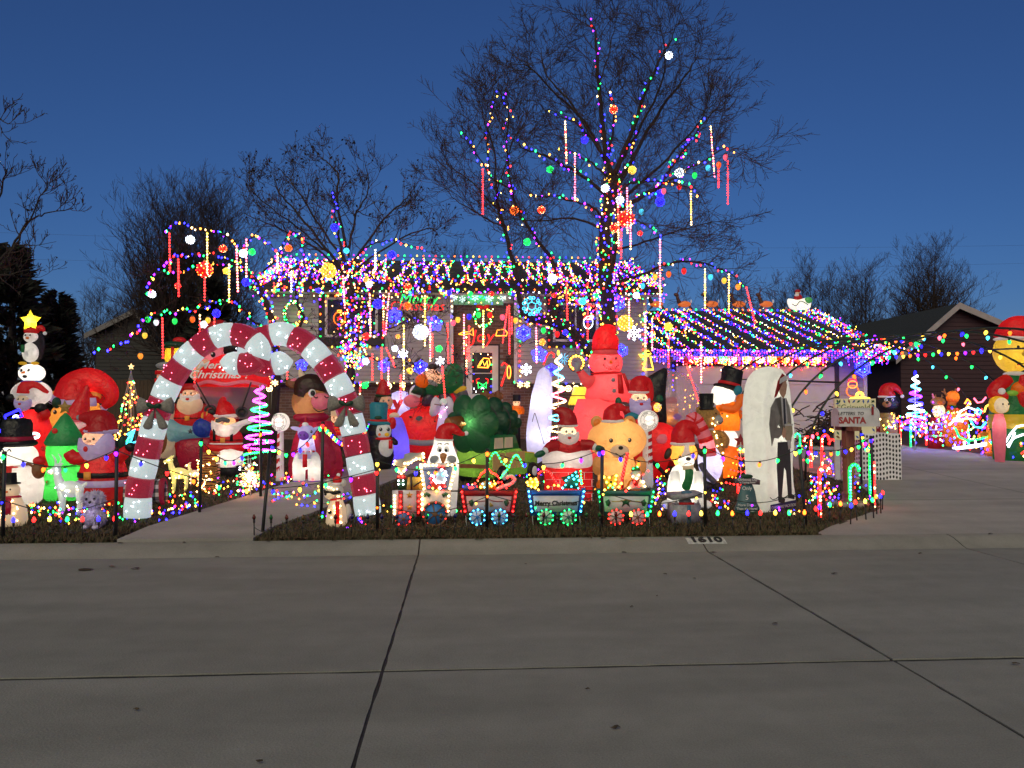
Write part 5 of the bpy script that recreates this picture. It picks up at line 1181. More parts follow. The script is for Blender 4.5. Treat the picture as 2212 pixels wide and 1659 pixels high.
for i in range(900):
    a,c = rng.uniform(0,6.28),rng.uniform(-1,1);hd = i % 2;q = math.sqrt(1-c*c);ctr = (203,1080) if hd else (203,1118);rr = (21,19,17) if hd else (21,24,18)
    d = Vector((q*math.cos(a),q*math.sin(a),c));p0 = b.pt(ctr[0]+d.x*rr[0],ctr[1]-d.z*rr[2],d.y*rr[1]);tp = p0+(d+Vector((0,0,-.7))).normalized()*f.k*rng.uniform(5,10);s_ = d.orthogonal().normalized()*f.k*1.6;b.add([p0-s_,p0+s_,tp],[(0,1,2)])
for x in (188, 219): f.p('ear', furm).e(x, 1074, 6, 13, 5, 0)
eyes(f,[(195,1076),(212,1076)],2.6,-18,white=False);f.p('nose','black').e(203,1083,3.2,2.6,3,-19);f.lamp(203,1100,.6,-40,(.7,.6,1),.02)  # small lilac lamp placed in front of the dog, not inside it
for x in (192, 214): f.p('paw', furm).e(x, g-5, 8, 6, 9, -14)
def light_snowman(label, x, base, s, group=None, v=None):
    f = Fig('lit_snowman',label,'light figure',x,base,v,group);g = f.ground();f.p('body',warmcr).lat(x,[(g,.20*s),(g-.1*s,.24*s),(g-.3*s,.22*s),(g-.52*s,.12*s)]);f.p('head',warmcr).e(x-.02*s,g-.64*s,.14*s,.14*s,.13*s)
    f.p('hat','black').lat(x-.04*s,[(g-.76*s,.16*s),(g-.78*s,.16*s),(g-.79*s,.10*s),(g-.96*s,.09*s)]);f.p('scarf','maroon').e(x,g-.52*s,.14*s,.04*s,.13*s);f.p('scarf_tail','maroon').bx(x-.02*s,g-.52*s,x+.09*s,g-.22*s,2,-.22*s)
    eyes(f,[(x-.08*s,g-.67*s),(x+.02*s,g-.67*s)],.015*s,-.12*s,white=False);f.p('carrot','carrot').t([(x-.03*s,g-.63*s,-.13*s),(x-.06*s,g-.62*s,-.2*s)],[.02*s,.005*s]);rng = random.Random(label)
    f.bulbs([(x+rng.uniform(-.2,.2)*s,g-rng.uniform(.04,.5)*s,-.2*s) for _ in range(16)],'warm',2.2);return f
light_snowman('small warm lit snowman sculpture at the lower left corner', 28, 1135, 118)
ging = bpy.data.materials.new('gingham_cloth');ging.use_nodes = True;t_ = ging.node_tree;p_ = t_.nodes['Principled BSDF'];tc = t_.nodes.new('ShaderNodeTexCoord');sp = t_.nodes.new('ShaderNodeSeparateXYZ');t_.links.new(tc.outputs['Object'],sp.inputs[0]);ws = []
for ax in (0, 2):
    m1 = t_.nodes.new('ShaderNodeMath');m1.operation = 'MULTIPLY';m1.inputs[1].default_value = 9;m2 = t_.nodes.new('ShaderNodeMath');m2.operation = 'FRACT';m3 = t_.nodes.new('ShaderNodeMath');m3.operation = 'GREATER_THAN';m3.inputs[1].default_value = .5
    t_.links.new(sp.outputs[ax],m1.inputs[0]);t_.links.new(m1.outputs[0],m2.inputs[0]);t_.links.new(m2.outputs[0],m3.inputs[0]);ws.append(m3)
ad = t_.nodes.new('ShaderNodeMath');ad.operation = 'ADD';t_.links.new(ws[0].outputs[0],ad.inputs[0]);t_.links.new(ws[1].outputs[0],ad.inputs[1]);hf = t_.nodes.new('ShaderNodeMath');hf.operation = 'MULTIPLY';hf.inputs[1].default_value = .5;t_.links.new(ad.outputs[0],hf.inputs[0])
cr_ = t_.nodes.new('ShaderNodeValToRGB');cr_.color_ramp.interpolation = 'CONSTANT';cr_.color_ramp.elements[0].color = (.6,.58,.62,1);cr_.color_ramp.elements[1].position = .75;cr_.color_ramp.elements[1].color = (.012,.012,.016,1);e_ = cr_.color_ramp.elements.new(.25);e_.color = (.12,.12,.14,1)
t_.links.new(hf.outputs[0],cr_.inputs[0]);t_.links.new(cr_.outputs[0],p_.inputs['Base Color']);p_.inputs['Roughness'].default_value = .8
f = Fig('gingham_gift','black and white gingham gift parcel behind the left candy cane foot','gift',308,1088);g = f.ground();f.p('box',ging).puff([(255,g-2),(253,1060),(256,1038),(300,1032),(350,1036),(360,1045),(362,1075),(356,g-2),(308,g)],22,0);f.p('ribbon','maroon').puff([(348,1034),(357,1036),(358,g-2),(350,g-1)],22.5,-1)
# cone of light strands
f = Fig('light_cone_tree','tall cone of light strands with a small star at left','light tree',283,v=14.2);g = f.ground();pole = plain('grey_pole',(.4,.4,.42),.4,.3);f.p('pole',pole).t([(283,g,0),(283,797,0)],1.2);st = f.p('star',LED('warm',2));st.pr(star_pts(283,792,7),2)
for i in range(14):
    a = 2*math.pi*i/14;x1,d1 = 283+34*math.cos(a),34*math.sin(a);f.p('strand',pole).t([(283,800,0),(x1,950,d1)],.35,4);
rng = random.Random(3);f.bulbs([(283+34*t*math.cos(a),800+150*t,34*t*math.sin(a)) for t,a in [(rng.uniform(.1,1)**.8,rng.uniform(0,6.28)) for _ in range(110)]],None,2.2,None,['amber','red','green','yellow','warm','orange'])
motif('light_motif','green and white squiggle of rope light under the cone tree','light motif',510,1730,13.8,[('squiggle','cyan',3.5,False,[(490,1760),(520,1700),(500,1712),(530,1690),(512,1745),(535,1740)]),('squiggle','green',3.5,False,[(492,1740),(520,1722),(498,1760),(525,1748)])],r=.02)
# ---------------------------------------------------------------- the pair of giant canes
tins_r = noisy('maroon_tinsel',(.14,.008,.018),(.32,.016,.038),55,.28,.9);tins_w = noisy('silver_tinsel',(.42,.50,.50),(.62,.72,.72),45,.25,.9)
tins_w.node_tree.nodes['Principled BSDF'].inputs['Emission Color'].default_value = (.75,.9,.92,1);tins_w.node_tree.nodes['Principled BSDF'].inputs['Emission Strength'].default_value = .50  # glow added to the tinsel itself, silver and maroon, to brighten the panels
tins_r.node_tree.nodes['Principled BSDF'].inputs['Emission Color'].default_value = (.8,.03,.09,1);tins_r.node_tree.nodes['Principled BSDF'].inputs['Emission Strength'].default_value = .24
bowm = noisy('grey_mesh_bow', (.16, .15, .13), (.26, .25, .22), 40, .6, .4)
def giant_cane(label, pts, v, first, bow, base):
    f = Fig('giant_candy_cane',label,'candy cane',pts[0][0],v=v,group='pair of giant tinsel candy canes');c = bez([Vector((x,y,0)) for x,y in pts],200);L = [0]
    for a, d in zip(c, c[1:]): L.append(L[-1]+(d-a).length)
    at = lambda s_: next((c[i-1].lerp(c[i],(s_-L[i-1])/max(1e-6,L[i]-L[i-1])) for i in range(1,len(L)) if L[i] >= s_),c[-1])
    N = 15; seg = L[-1]/N; rng = random.Random(label)
    for i in range(N):
        m = tins_w if (i+first) % 2 == 0 else tins_r;b = f.p('panel',m,sm=True);K = 5;rad = [29-3.5*((i+j/K)/N) for j in range(K+1)]
        if i == N-1: rad = [26, 27, 26, 22, 14, 3]
        P_ = [at(min(L[-1], (i+.03+.94*j/K)*seg)) for j in range(K+1)]
        b.tube([b.pt(p.x, p.y, 0) for p in P_], [r*f.k*(1-.05*abs(2*j/K-1)) for j, r in enumerate(rad)], 10)
        q = at((i+.5)*seg);f.bulbs([(q.x+rng.uniform(-20,20),q.y+rng.uniform(-18,18),-28) for _ in range(6)],'white' if m is tins_w else 'pink',1.3,b)
    x,y = bow;b = f.p('bow',bowm);b.puff([(x,y),(x-34,y-22),(x-38,y+14)],10,-26);b.puff([(x,y),(x+34,y-22),(x+38,y+14)],10,-26);b.puff([(x,y),(x-26,y+40),(x-6,y+44)],5,-28);b.puff([(x,y),(x+8,y+44),(x+28,y+40)],5,-28)
    h = f.p('holly', 'dark_green'); h.e(x-6, y-4, 9, 5, 4, -38, 25); h.e(x+8, y-3, 9, 5, 4, -38, -25)
giant_cane('left giant candy cane of maroon and silver tinsel with a grey bow',[(296,1118),(302,1050),(318,980),(338,900),(360,840),(395,785),(435,745),(480,724),(520,724),(552,742),(560,768),(535,786),(490,783),(474,782)],10.1,0,(346,880),1118)
giant_cane('right giant candy cane of maroon and silver tinsel curling left',[(796,1112),(785,1040),(772,975),(757,900),(738,845),(705,790),(662,745),(615,722),(578,726),(545,746),(540,770),(566,788),(605,784),(634,780)],10.35,0,(752,875),1112)

# ---------------------------------------------------------------- between the canes
rope_m = plain('dark_rope', (.03, .03, .035))
f = Fig('parachute_santa','Santa in goggles hanging under a red parachute lettered in white',INF,492,v=14.2);g = f.ground()
f.p('canopy','red').lat(504,[(836,76),(825,79),(800,70),(778,48),(766,24),(762,3)],0,.7);f.p('canopy_trim','pink').bt([(427,835,-20),(465,826,-50),(504,832,-57),(545,826,-50),(580,835,-20)],4);f.lamp(504,800,9);f.lamp(550,800,4)
wt = noisy('white_lettering', (.75, .72, .72), (.8, .78, .78), 5, .7)
for s_, x, y, z in (('Merry', 478, 792, 26), ('Christmas !', 490, 812, 26)): 
    p = P(x,y,f.v)-f.o;p.y = -(58 if y > 800 else 52)*f.k;text(s_,'lettering',wt,p,z*f.k,f.root,66 if y > 800 else 58,0,.003,shear=.25,bold=.003)
sheet = clear('clear_sheet',(.75,.55,.65),.35,.3);f.p('clear_sheet',sheet).add([FB.pt(FB(f,[]),*q) for q in ((428,836,-20),(580,836,-20),(545,905,8),(462,905,8))],[(0,1,2,3)])
for a,c in (((439,825),(458,880)),((556,828),(526,884))): f.p('rope',rope_m).t([(*a,-50),(*c,-12)],1.6);h = f.p('handle',rope_m);h.bt([(c[0]+11*math.cos(q),c[1]+6+9*math.sin(q),-12) for q in [i*.7 for i in range(10)]],3,6,2)
f.p('hat','red').bt([(489,896,-6),(487,880,-6),(484,866,-6),(490,855,-6)],[22,17,9,4],14);f.p('pompom','grey').e(492,852,5,5,5,-6);f.p('trim','white').e(489,898,26,6,22,-6)
f.p('face','skin').e(488,910,22,13,18,-6);f.p('goggles','dimgrey').puff([(473,905),(488,901),(503,905),(502,913),(488,911),(474,913)],4,-24);f.p('nose','skin').e(488,913,4,3.5,5,-25);f.lamp(488,910,3,-6,(1,.7,.3))
f.p('beard','white').puff([(462,908),(460,925),(475,942),(495,946),(515,936),(530,920),(548,914),(556,905),(540,904),(515,912),(490,918)],14,-16);f.p('body','red').e(489,948,35,26,24);f.p('trousers','red').e(486,968,44,14,22);f.p('belt','black').e(489,950,35.5,4,25);f.p('buckle','amber').bx(484,945,494,955,2,-27);f.p('hem','white').e(489,958,36,4,25);f.lamp(495,928,2,-16)  # last small lamp added to brighten the white beard
for x in (470, 507): f.p('harness', 'black').bx(x-3, 926, x+3, 952, 2, -24)
f.lamp(489,950,5);f.p('column','white').lat(497,[(1008,27),(1000,28),(975,26),(965,18)]);f.lamp(497,988,4,-4);f.p('blower','black').bx(472,1004,522,g,40,-20)
f.p('arm','red').bt([(465,935,-8),(452,912,-10),(462,894,-12)],[12,11,8]);f.p('glove','black').e(462,890,9,8,8,-12);f.p('glove','black').e(526,892,10,9,8,-10);f.p('sack','blue').e(443,924,22,21,18,-12);f.p('parcel','amber').e(449,899,11,11,9,-10);f.p('parcel_ribbon','red').bx(446,889,451,910,2,-20)
f = Fig('aeroplane_santa','Santa seated in a pale blue aeroplane with a round gingerbread nose',INF,408,v=15.0);g = f.ground()
santa_face(f,414,852,20,-6);f.p('beard_front','cream').puff([(390,862),(386,880),(400,897),(415,901),(430,896),(442,880),(438,862),(414,858)],15,-12);f.p('hat','deepred').e(414,838,19,10,17,-2);f.p('ear_muff','pink').e(430,838,7,8,6,-10);f.lamp(414,862,7,-4)
f.p('body','red').e(413,902,36,30,24);f.p('belt','black').e(413,903,37,5,25);f.p('buckle','amber').bx(408,898,418,908,2,-26);f.lamp(413,898,6)
f.p('fuselage','ltblue').puff([(352,912),(365,904),(400,914),(440,920),(470,935),(455,945),(400,950),(360,962),(345,945)],22,-6);f.p('nose_rim','cream').e(358,944,26,43,12,-14);f.p('nose_disc','brown').e(352,946,24,36,12,-17);f.p('hub','pink').e(361,944,6,6,4,-30);f.p('lower_hull','maroon').puff([(385,945),(440,935),(475,950),(470,985),(440,g-2),(395,g-2),(380,980)],26,4);f.lamp(358,944,2,-14)
f.p('star_mark', 'dimgrey').pr(star_pts(421, 931, 6), 2, -29)
f = Fig('gift_stack','stack of inflatable gifts on a red striped column with a green hat',INF,372,v=17.2);g = f.ground()
f.p('hat_brim','dark_green').e(380,746,29,9,24);f.p('hat_top','red').e(388,736,14,8,12);f.p('gift','yellow').puff([(358,753),(380,750),(404,753),(404,785),(380,788),(358,785)],20);f.p('ribbon','red').bx(377,751,383,787,3,-21);f.lamp(381,768,6);f.p('lid','grey').e(366,790,28,9,24)
b = f.p('column', 'cream'); b.lat(355, [(g, 22), (900, 20), (800, 17)]); f.lamp(355, 825, 5)
for y in (805,822,839,856): f.p('stripe','red').lat(355,[(y+4,18.5+(y-800)*.05),(y-4,18.2+(y-800)*.05)])
f = Fig('huge_santa', 'huge dark red Santa standing behind the parachute', INF, 452, v=17.8); g = f.ground()
f.p('hat','deepred').bt([(456,745,0),(462,722,0),(478,708,0),(500,716,-4)],[38,30,18,8],14);f.p('face','pink').e(455,768,40,38,32);eyes(f,[(446,771),(470,768)],5,-30);f.p('nose','skin').e(456,785,8,7,8,-32);f.p('beard','cream').e(456,805,42,30,30,-6);f.p('hat_block','black').puff([(488,742),(515,735),(528,745),(526,765),(488,768)],14,-10)
f.p('body','deepred').lat(440,[(g,60),(960,72),(880,70),(830,48)]);f.p('belt','black').lat(440,[(872,71),(872,73),(858,73),(858,70)]);f.p('buckle','amber').bx(440,858,456,872,4,-75);f.lamp(470,860,6,-30,(1,.6,.3));f.lamp(455,768,4)
def spiral(label, x, y0, y1, r0, r1, turns, v, pal, rb=2.4, n=None, star=None, pole_to=None):
    f = Fig('spiral_tree',label,'light tree',x,v=v);g = f.ground();f.p('pole',plain('white_pole',(.6,.6,.62))).t([(x,g,0),(x,y0-4,0)],1.1)
    N = int(turns*20); pts = []
    for i in range(N+1):
        t = i/N;a = 2*math.pi*turns*t;r = r0+(r1-r0)*t;pts.append((x+r*math.cos(a),y0+(y1-y0)*t,r*math.sin(a)))
    w_ = f.p('wire', plain('white_wire', (.6, .6, .62))); w_.t(pts, .9, 5)
    nb = n or int(turns*22); runs = {}
    for i in range(nb):
        t = i/nb;a = 2*math.pi*turns*t;r = r0+(r1-r0)*t;k = pal[int(t*turns) % len(pal)];runs.setdefault(k,[]).append((x+r*math.cos(a),y0+(y1-y0)*t,r*math.sin(a)-1.2))
    for k, l in runs.items(): f.bulbs(l, k, rb)
    if star: f.p('topper', LED(star, 3)).e(x, y0-6, 3, 6, 3)
    return f
spiral('spiral tree of magenta and green lights beside the parachute',561,835,983,7,35,7.5,12.9,['magenta','magenta','green','magenta','green'],2.6,330)
spiral('small white wire spiral tree with sparse green lights',536,988,1050,16,27,4,12.2,['green','white','green'],2.0,22)
flake('light_snowflake','pinkish white snowflake on a stake beside the walk',540/.5486,1036/.5486,46,'warm',11.9,'fine',s=3);
f = Fig('snowflake_stake','stake of pinkish white bulbs in front of the spiral trees','stake light',541,v=11.8);g = f.ground();f.p('pole',plain('white_pole',(.6,.6,.62))).t([(541,g),(541,990)],1.2);rng = random.Random(6);f.bulbs([(541+rng.gauss(0,11),1036+rng.gauss(0,14),rng.uniform(-8,2)) for _ in range(50)],None,2.6,None,['warm','pink','warm','orange'])
goldw = noisy('gold_wire', (.35, .18, .04), (.6, .34, .10), 20, .35, .3, metal=.4)
f = Fig('gold_wire_basket','gold wire basket wound with warm lights by the black post','light figure',453,1064);g = f.ground();rng = random.Random(9)
for i in range(20):
    y = 978+i*(g-980)/20;b = f.p('wire_hoop',goldw);b.bt([(453+22*math.cos(a),y+rng.uniform(-2,2),18*math.sin(a)) for a in [q*.7854 for q in range(9)]],.9,4,2)
f.bulbs([(453+rng.uniform(-22,22),rng.uniform(985,g),-18) for _ in range(40)],None,1.9,None,['warm','amber','warm'])
deer('small brown fawn with warm lights beside the gold wire basket',421,1048,52,warmcr,['warm','orange'],-1,False)
def lolly(label, x, y, r, post_w, yb, v, turn):
    f = Fig('lollipop_sign',label,'sign',x,v=v,group='round Home for the Holidays signs');g = f.ground();rot = Matrix.Rotation(R(90),3,'X');rot = Matrix.Rotation(R(turn),3,'Z') @ rot
    b = f.p('disc','white');c = b.pt(x,y);k = f.k;b.lathe(c,[(r*.2*k,-9*k),(r*.9*k,-8*k),(r*k,-4*k),(r*k,4*k),(r*.9*k,8*k),(r*.2*k,9*k)],28,rot);f.lamp(x,y,1.6,0,r=.03)
    gm_ = noisy('grey_print',(.16,.15,.15),(.22,.2,.2),8,.8);rm = noisy('red_print',(.30,.03,.03),(.36,.05,.05),8,.8)
    nrm = rot @ Vector((0, 0, 1)); ex = rot @ Vector((1, 0, 0)); ey = rot @ Vector((0, 1, 0))
    for q in (.88, .56):
        b = f.p('ring',gm_);b.tube([c+nrm*8.7*k+(ex*math.cos(a)+ey*math.sin(a))*q*r*k for a in [i*.2244 for i in range(29)]],.5*k,4)
    def arc(s_, up):
        for i, ch in enumerate(s_):
            if ch == ' ': continue
            a = R(90-(i-(len(s_)-1)/2)*17) if up else R(-90+(i-(len(s_)-1)/2)*17);p = c+nrm*9.2*k+(ex*math.cos(a)+ey*math.sin(a))*.72*r*k
            o = text(ch,'lettering',gm_,(0,0,0),r*.27*k,f.root,ext=.001,bold=.001);o.rotation_euler = (rot @ Matrix.Rotation(a-math.pi/2 if up else a+math.pi/2,3,'Z')).to_euler();o.location = p
    arc('FOR THE', True); arc('HOLIDAYS', False)
    o = text('Home','lettering',rm,(0,0,0),r*.44*k,f.root,ext=.001,shear=.25);o.rotation_euler = (rot @ Matrix.Rotation(R(6),3,'Z')).to_euler();o.location = c+nrm*9.3*k
    yt = y+r*.95;post = f.p('post','white');post.lat(x-1,[(g,post_w*1.15),(yb,post_w),(yt,post_w*.8)])
    n = 5
    for i in range(n):
        ym = yt+(yb-yt)*(i+.5)/n;hh = (yb-yt)/n*.27;b = f.p('stripe','deepred');w0 = post_w*(.8+.2*(ym-yt)/(yb-yt))*1.02;m_ = 12;vs = []
        for sg in (-1, 1):
            for j in range(m_): a = 2*math.pi*j/m_;vs.append(b.pt(x-1+w0*math.cos(a),ym+sg*hh-4*math.cos(a),w0*math.sin(a)))
        b.add(vs, [(j, (j+1) % m_, m_+(j+1) % m_, m_+j) for j in range(m_)])
lolly('round white holiday sign on a striped post left of the bull',606,912,20,8,1020,13.6,-14);lolly('round white holiday sign on a striped post before the red sleigh',1400,908,22,11,1006,12.6,4)
f = Fig('inflatable_bull','brown bull with dark mane and a long maroon scarf',INF,684,v=13.9);g = f.ground()
f.p('head','tan').e(668,868,37,40,32);f.p('muzzle','pink').e(697,867,22,18,18,-22);f.p('mane','darkbrown').puff([(636,850),(640,822),(665,808),(692,812),(712,830),(714,850),(700,842),(676,845),(656,862),(650,875)],26,-8);f.lamp(664,872,5)
f.p('horn','cream').bt([(668,824,-8),(655,815,-8),(649,795,-8)],[9,8,2]);f.p('ear','brown').e(632,829,15,10,7,-4,20);f.p('ear_lining','pink').e(634,822,9,4,4,-6,-20)
e1 = f.p('eye','white');e1.e(680,850,8,9,4,-30);f.p('pupil','black',e1).e(682,850,5,6,3,-33);f.p('brow','black').bx(694,830,698,842,2,-30)
for x in (690, 713): f.p('nostril', 'black').bt([(x-5, 856, -40), (x, 860, -41), (x+4, 858, -40)], 1.1)
f.p('smile', 'black').bt([(683, 880, -38), (694, 888, -41), (708, 886, -40), (716, 880, -38)], 1.1)
f.p('scarf','maroon').e(672,901,38,13,32);f.p('scarf_knot','maroon').lat(682,[(g-2,56),(1000,58),(950,48),(910,32)],0,.7);f.p('scarf_end','maroon').puff([(690,915),(706,920),(730,985),(724,1002),(700,1000)],8,-26);f.lamp(680,950,6,0,(1,.6,.6))
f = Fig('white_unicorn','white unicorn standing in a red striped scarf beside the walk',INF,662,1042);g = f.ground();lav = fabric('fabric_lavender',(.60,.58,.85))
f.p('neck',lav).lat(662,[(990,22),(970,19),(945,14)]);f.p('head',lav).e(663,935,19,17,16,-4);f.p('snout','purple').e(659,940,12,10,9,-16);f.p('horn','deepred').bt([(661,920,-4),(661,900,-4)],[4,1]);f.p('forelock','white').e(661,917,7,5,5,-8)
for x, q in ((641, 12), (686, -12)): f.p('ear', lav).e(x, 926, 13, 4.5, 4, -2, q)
eyes(f, [(676, 932)], 2.6, -17); 
for x in (655, 662): f.p('nostril', 'black').e(x, 939, 1, 2, 1, -25)
f.lamp(663,952,5,-2,(.75,.75,1));f.p('body','white').e(663,992,28,22,20);f.lamp(647,1012,1.5,-6);f.lamp(680,1012,1.5,-6)  # pair of small lamps added in the legs to lift the white
for x in (647,680): f.p('leg','white').lat(x,[(g-5,13),(1000,14),(985,10)],-6);f.p('hoof','purple').lat(x,[(g,14),(g-5,13.5)],-6)
f.p('scarf', 'red').e(662, 975, 20, 6, 18, -2)
for x in (650, 662, 674): f.p('scarf_stripe', 'white').bx(x, 970, x+4, 981, 2, -21)
f.p('scarf_tail', 'red').bx(658, 980, 668, 1008, 2, -22); f.lamp(663, 1000, 4, -4)
def nutcracker(label, x, y0, v, s, lamp=2, coat='red', hat='black'):
    f = Fig('nutcracker', label, 'figurine', x, v=v, group='nutcracker soldiers'); q = lambda a: y0+a*s
    f.p('hat',hat).lat(x,[(q(.22),.16*s),(q(.20),.13*s),(q(.0),.14*s)]);f.p('face','skin').e(x,q(.28),.13*s,.12*s,.12*s);f.p('coat',coat).lat(x,[(q(.68),.17*s),(q(.5),.15*s),(q(.38),.16*s)]);f.p('trousers','white').lat(x,[(q(.90),.11*s),(q(.68),.13*s)]);g = f.ground();f.p('boots','black').lat(x,[(max(g,q(.95)),.14*s),(q(.90),.12*s)])
    for sg in (-1,1): f.p('arm',coat).bt([(x+sg*.16*s,q(.42)),(x+sg*.22*s,q(.55)),(x+sg*.19*s,q(.66))],.06*s)
    for i in range(3): f.p('braid', 'amber').bx(x-.1*s, q(.44+i*.07), x+.1*s, q(.455+i*.07), 1, -.16*s)
    eyes(f,[(x-.04*s,q(.26)),(x+.05*s,q(.26))],.016*s,-.12*s,white=False);f.lamp(x,q(.3),lamp*.4,0,r=.02);f.lamp(x,q(.6),lamp*.5,0,r=.02);return f
nutcracker('glowing nutcracker with a pale crown right of the bull',727,878,15.2,92,2.5,'red','cream');nutcracker('nutcracker in orange red coat by the brick right of the door',1116,853,18.5,62,2,'carrot','black')
f = Fig('lit_raccoon','lit raccoon in dark glasses, red cap and scarf beside the walk','light figure',728,1136);g = f.ground();greyc = glow('grey_lit_fabric',(.8,.72,.6),.10,(.45,.42,.40))
f.p('body',warmcr).lat(727,[(g,18),(g-8,23),(1100,20),(1078,12)]);f.p('head',greyc).e(722,1061,20,18,16);f.p('snout',warmcr).e(714,1068,11,9,9,-12);f.p('nose','black').e(707,1066,3,2.5,3,-18);f.p('glasses','black').puff([(702,1056),(716,1059),(736,1058),(738,1064),(724,1067),(714,1063),(704,1064)],4,-17)
for x in (709, 741): f.p('ear', greyc).e(x, 1043, 7, 8, 5)
f.p('cap','red').e(729,1037,10,9,9,-4);f.p('cap_trim','white').e(729,1044,11,3,10,-4);f.p('pompom','white').e(731,1026,4,4);f.p('scarf','red').e(726,1079,14,4,13);f.p('scarf_tail','red').bx(728,1080,737,1128,2,-24);f.p('tail',greyc).bt([(744,1122,4),(752,1108,6),(750,1090,6)],[5,7,4]);f.p('paw','black').e(716,1104,4,4,4,-20)
rng = random.Random(4);f.bulbs([(722+rng.uniform(-16,16),rng.uniform(1048,1076),-17) for _ in range(9)]+[(727+rng.uniform(-18,16),rng.uniform(1086,g-4),-22) for _ in range(14)],'warm',1.9)
# ---------------------------------------------------------------- centre
f = Fig('inflatable_penguin','penguin girl in a teal top hat and red earmuffs',INF,828,v=14.9);g = f.ground()
f.p('body','black').lat(822,[(g,20),(985,28),(950,26),(925,20)],4,.8);f.p('head','black').e(820,929,26,24,20,4);f.p('face','white').e(829,931,17,19,13,-10);f.p('belly','white').e(834,965,17,23,14,-10);f.lamp(829,931,3,-8);f.lamp(833,965,3,-8)
f.p('hat','teal').lat(818,[(913,19),(900,18),(875,20),(869,16)],0);f.p('brim','teal').e(820,914,27,6,24,0,4);f.p('band','red').lat(818,[(912,19.6),(906,19)],0);f.p('holly','dark_green').e(819,902,8,4,3,-19);f.p('earmuff','red').e(848,914,8,13,8,-2)
eyes(f,[(825,927),(841,927)],3.4,-23);f.p('beak','yellow').e(838,938,5,4,5,-23);f.p('cheek','carrot').e(822,938,3,3,1,-22);f.p('scarf','red').e(830,947,20,4,19,-6);f.p('scarf_tail','red').bx(842,950,850,968,2,-26);f.p('wing','black').bt([(846,950,-6),(856,956,-12),(860,958,-14)],[8,6,2])
f = Fig('inflatable_elf','elf boy with red cap and brown hair behind the teal hat',INF,832,v=16.2);g = f.ground()
f.p('hat','deepred').bt([(828,853,0),(829,838,0),(826,820,0)],[17,13,4],12);f.p('hat_cuff','dark_green').e(828,854,18,5,16);f.p('hair','darkbrown').e(826,864,18,12,15,2);f.p('face','skin').e(833,869,16,16,14,-3);eyes(f,[(830,866),(841,865)],2,-16);f.p('nose','skin').e(836,871,2.6,2.6,3,-18);f.p('smile','maroon').bt([(829,876,-16),(835,879,-17),(841,875,-16)],.8);f.p('body','red').lat(838,[(g,30),(940,32),(900,26),(884,14)]);f.lamp(833,868,3.5,-2);f.lamp(838,905,3)
f = Fig('letter_block','white inflatable block with a red letter y',INF,864,v=17.4);g = f.ground();f.p('block',lav).puff([(846,850),(862,844),(880,848),(884,866),(884,900),(866,906),(846,900)],16);p = P(860,872,f.v)-f.o;p.y = -16.6*f.k;text('y','lettering',noisy('red_letter',(.5,.01,.02),(.6,.02,.03),5,.7),p,46*f.k,f.root,ext=.01,bold=.02);f.lamp(864,872,5,0,(.8,.8,1));f.p('stand','white').bx(852,900,878,g,16,-8)
f = Fig('purple_sack','blue violet glowing sack behind the penguin girl',INF,858,v=15.6);g = f.ground();f.p('sack',fabric('fabric_violet',(.25,.18,.85))).lat(858,[(g,22),(980,27),(945,24),(915,15),(902,9)]);f.lamp(858,965,7,0,(.5,.4,1));f.p('tie','cream').e(852,898,11,7,8)
f = Fig('red_truck','red inflatable pickup truck with a figure sprawled across its roof',INF,915,v=16.6);g = f.ground()
f.p('bonnet','red').puff([(855,915),(870,893),(905,880),(960,884),(985,905),(985,950),(960,g-8),(880,g-8),(858,945)],34,-8);f.p('cab','red').puff([(900,880),(906,850),(930,838),(968,840),(985,860),(990,890),(950,896)],30,8);f.lamp(915,925,10);f.lamp(945,865,5,6)
f.p('windscreen',noisy('truck_window',(.04,.03,.06),(.10,.05,.10),8,.3)).puff([(948,850),(968,848),(980,868),(968,880),(948,878)],8,-20);f.p('side_window',noisy('truck_window',(.04,.03,.06),(.10,.05,.10),8,.3)).puff([(915,852),(936,847),(938,874),(912,876)],8,-18)
f.p('headlight','dimgrey').e(908,907,9,9,4,-36);f.p('bumper','grey').bt([(860,948,-34),(910,955,-44),(960,952,-40)],6)
for x in (870,962): t_w = f.p('wheel','black');t_w.e(x,g-14,14,15,9,-26);f.p('hub','white',t_w).e(x,g-14,6,6,3,-34)
f.p('load', 'white').e(898, 850, 14, 18, 10, 0); f.p('load', 'pink').e(890, 866, 18, 14, 12, -4)
f = Fig('sprawled_gnome','green clad gnome with big orange nose lying on the red truck',INF,940,v=16.5);f.p('coat','green').puff([(892,850),(900,830),(930,838),(962,826),(968,800),(985,790),(998,810),(998,835),(975,850),(930,858)],26,0);f.p('sleeve','dark_green').puff([(888,848),(905,826),(922,840),(918,856)],16,-14);f.p('hood','green').e(980,812,22,28,22,2)
f.p('head','skin').e(930,818,25,20,20,-10);f.p('nose','carrot').e(913,824,15,16,15,-22);f.p('moustache','grey').e(936,828,12,5,6,-28,30);f.p('brow','black').bt([(942,802,-26),(948,810,-26)],1.6);f.p('boot','dimgrey').puff([(984,838),(1000,836),(1012,852),(1012,880),(994,884)],12,0);f.p('stocking','yellow').e(994,842,15,7,9,-4,-20);f.p('glove','black').e(935,793,10,7,7,-6);f.lamp(914,824,2.5,-20,(1,.8,.6),.03);f.lamp(932,816,3,-8)
f = Fig('lit_angel','angel with white scalloped wings and a crystal head','light figure',952,v=14.2);g = f.ground();wing = noisy('white_wing',(.62,.52,.66),(.74,.64,.78),6,.7)
for sg in (-1,1): f.p('wing',wing).pr([(955+sg*a,y) for a,y in [(3,880),(6,862),(14,856),(20,860),(24,868),(26,878),(28,888),(27,896),(22,900),(14,898),(8,893)]],3,6)
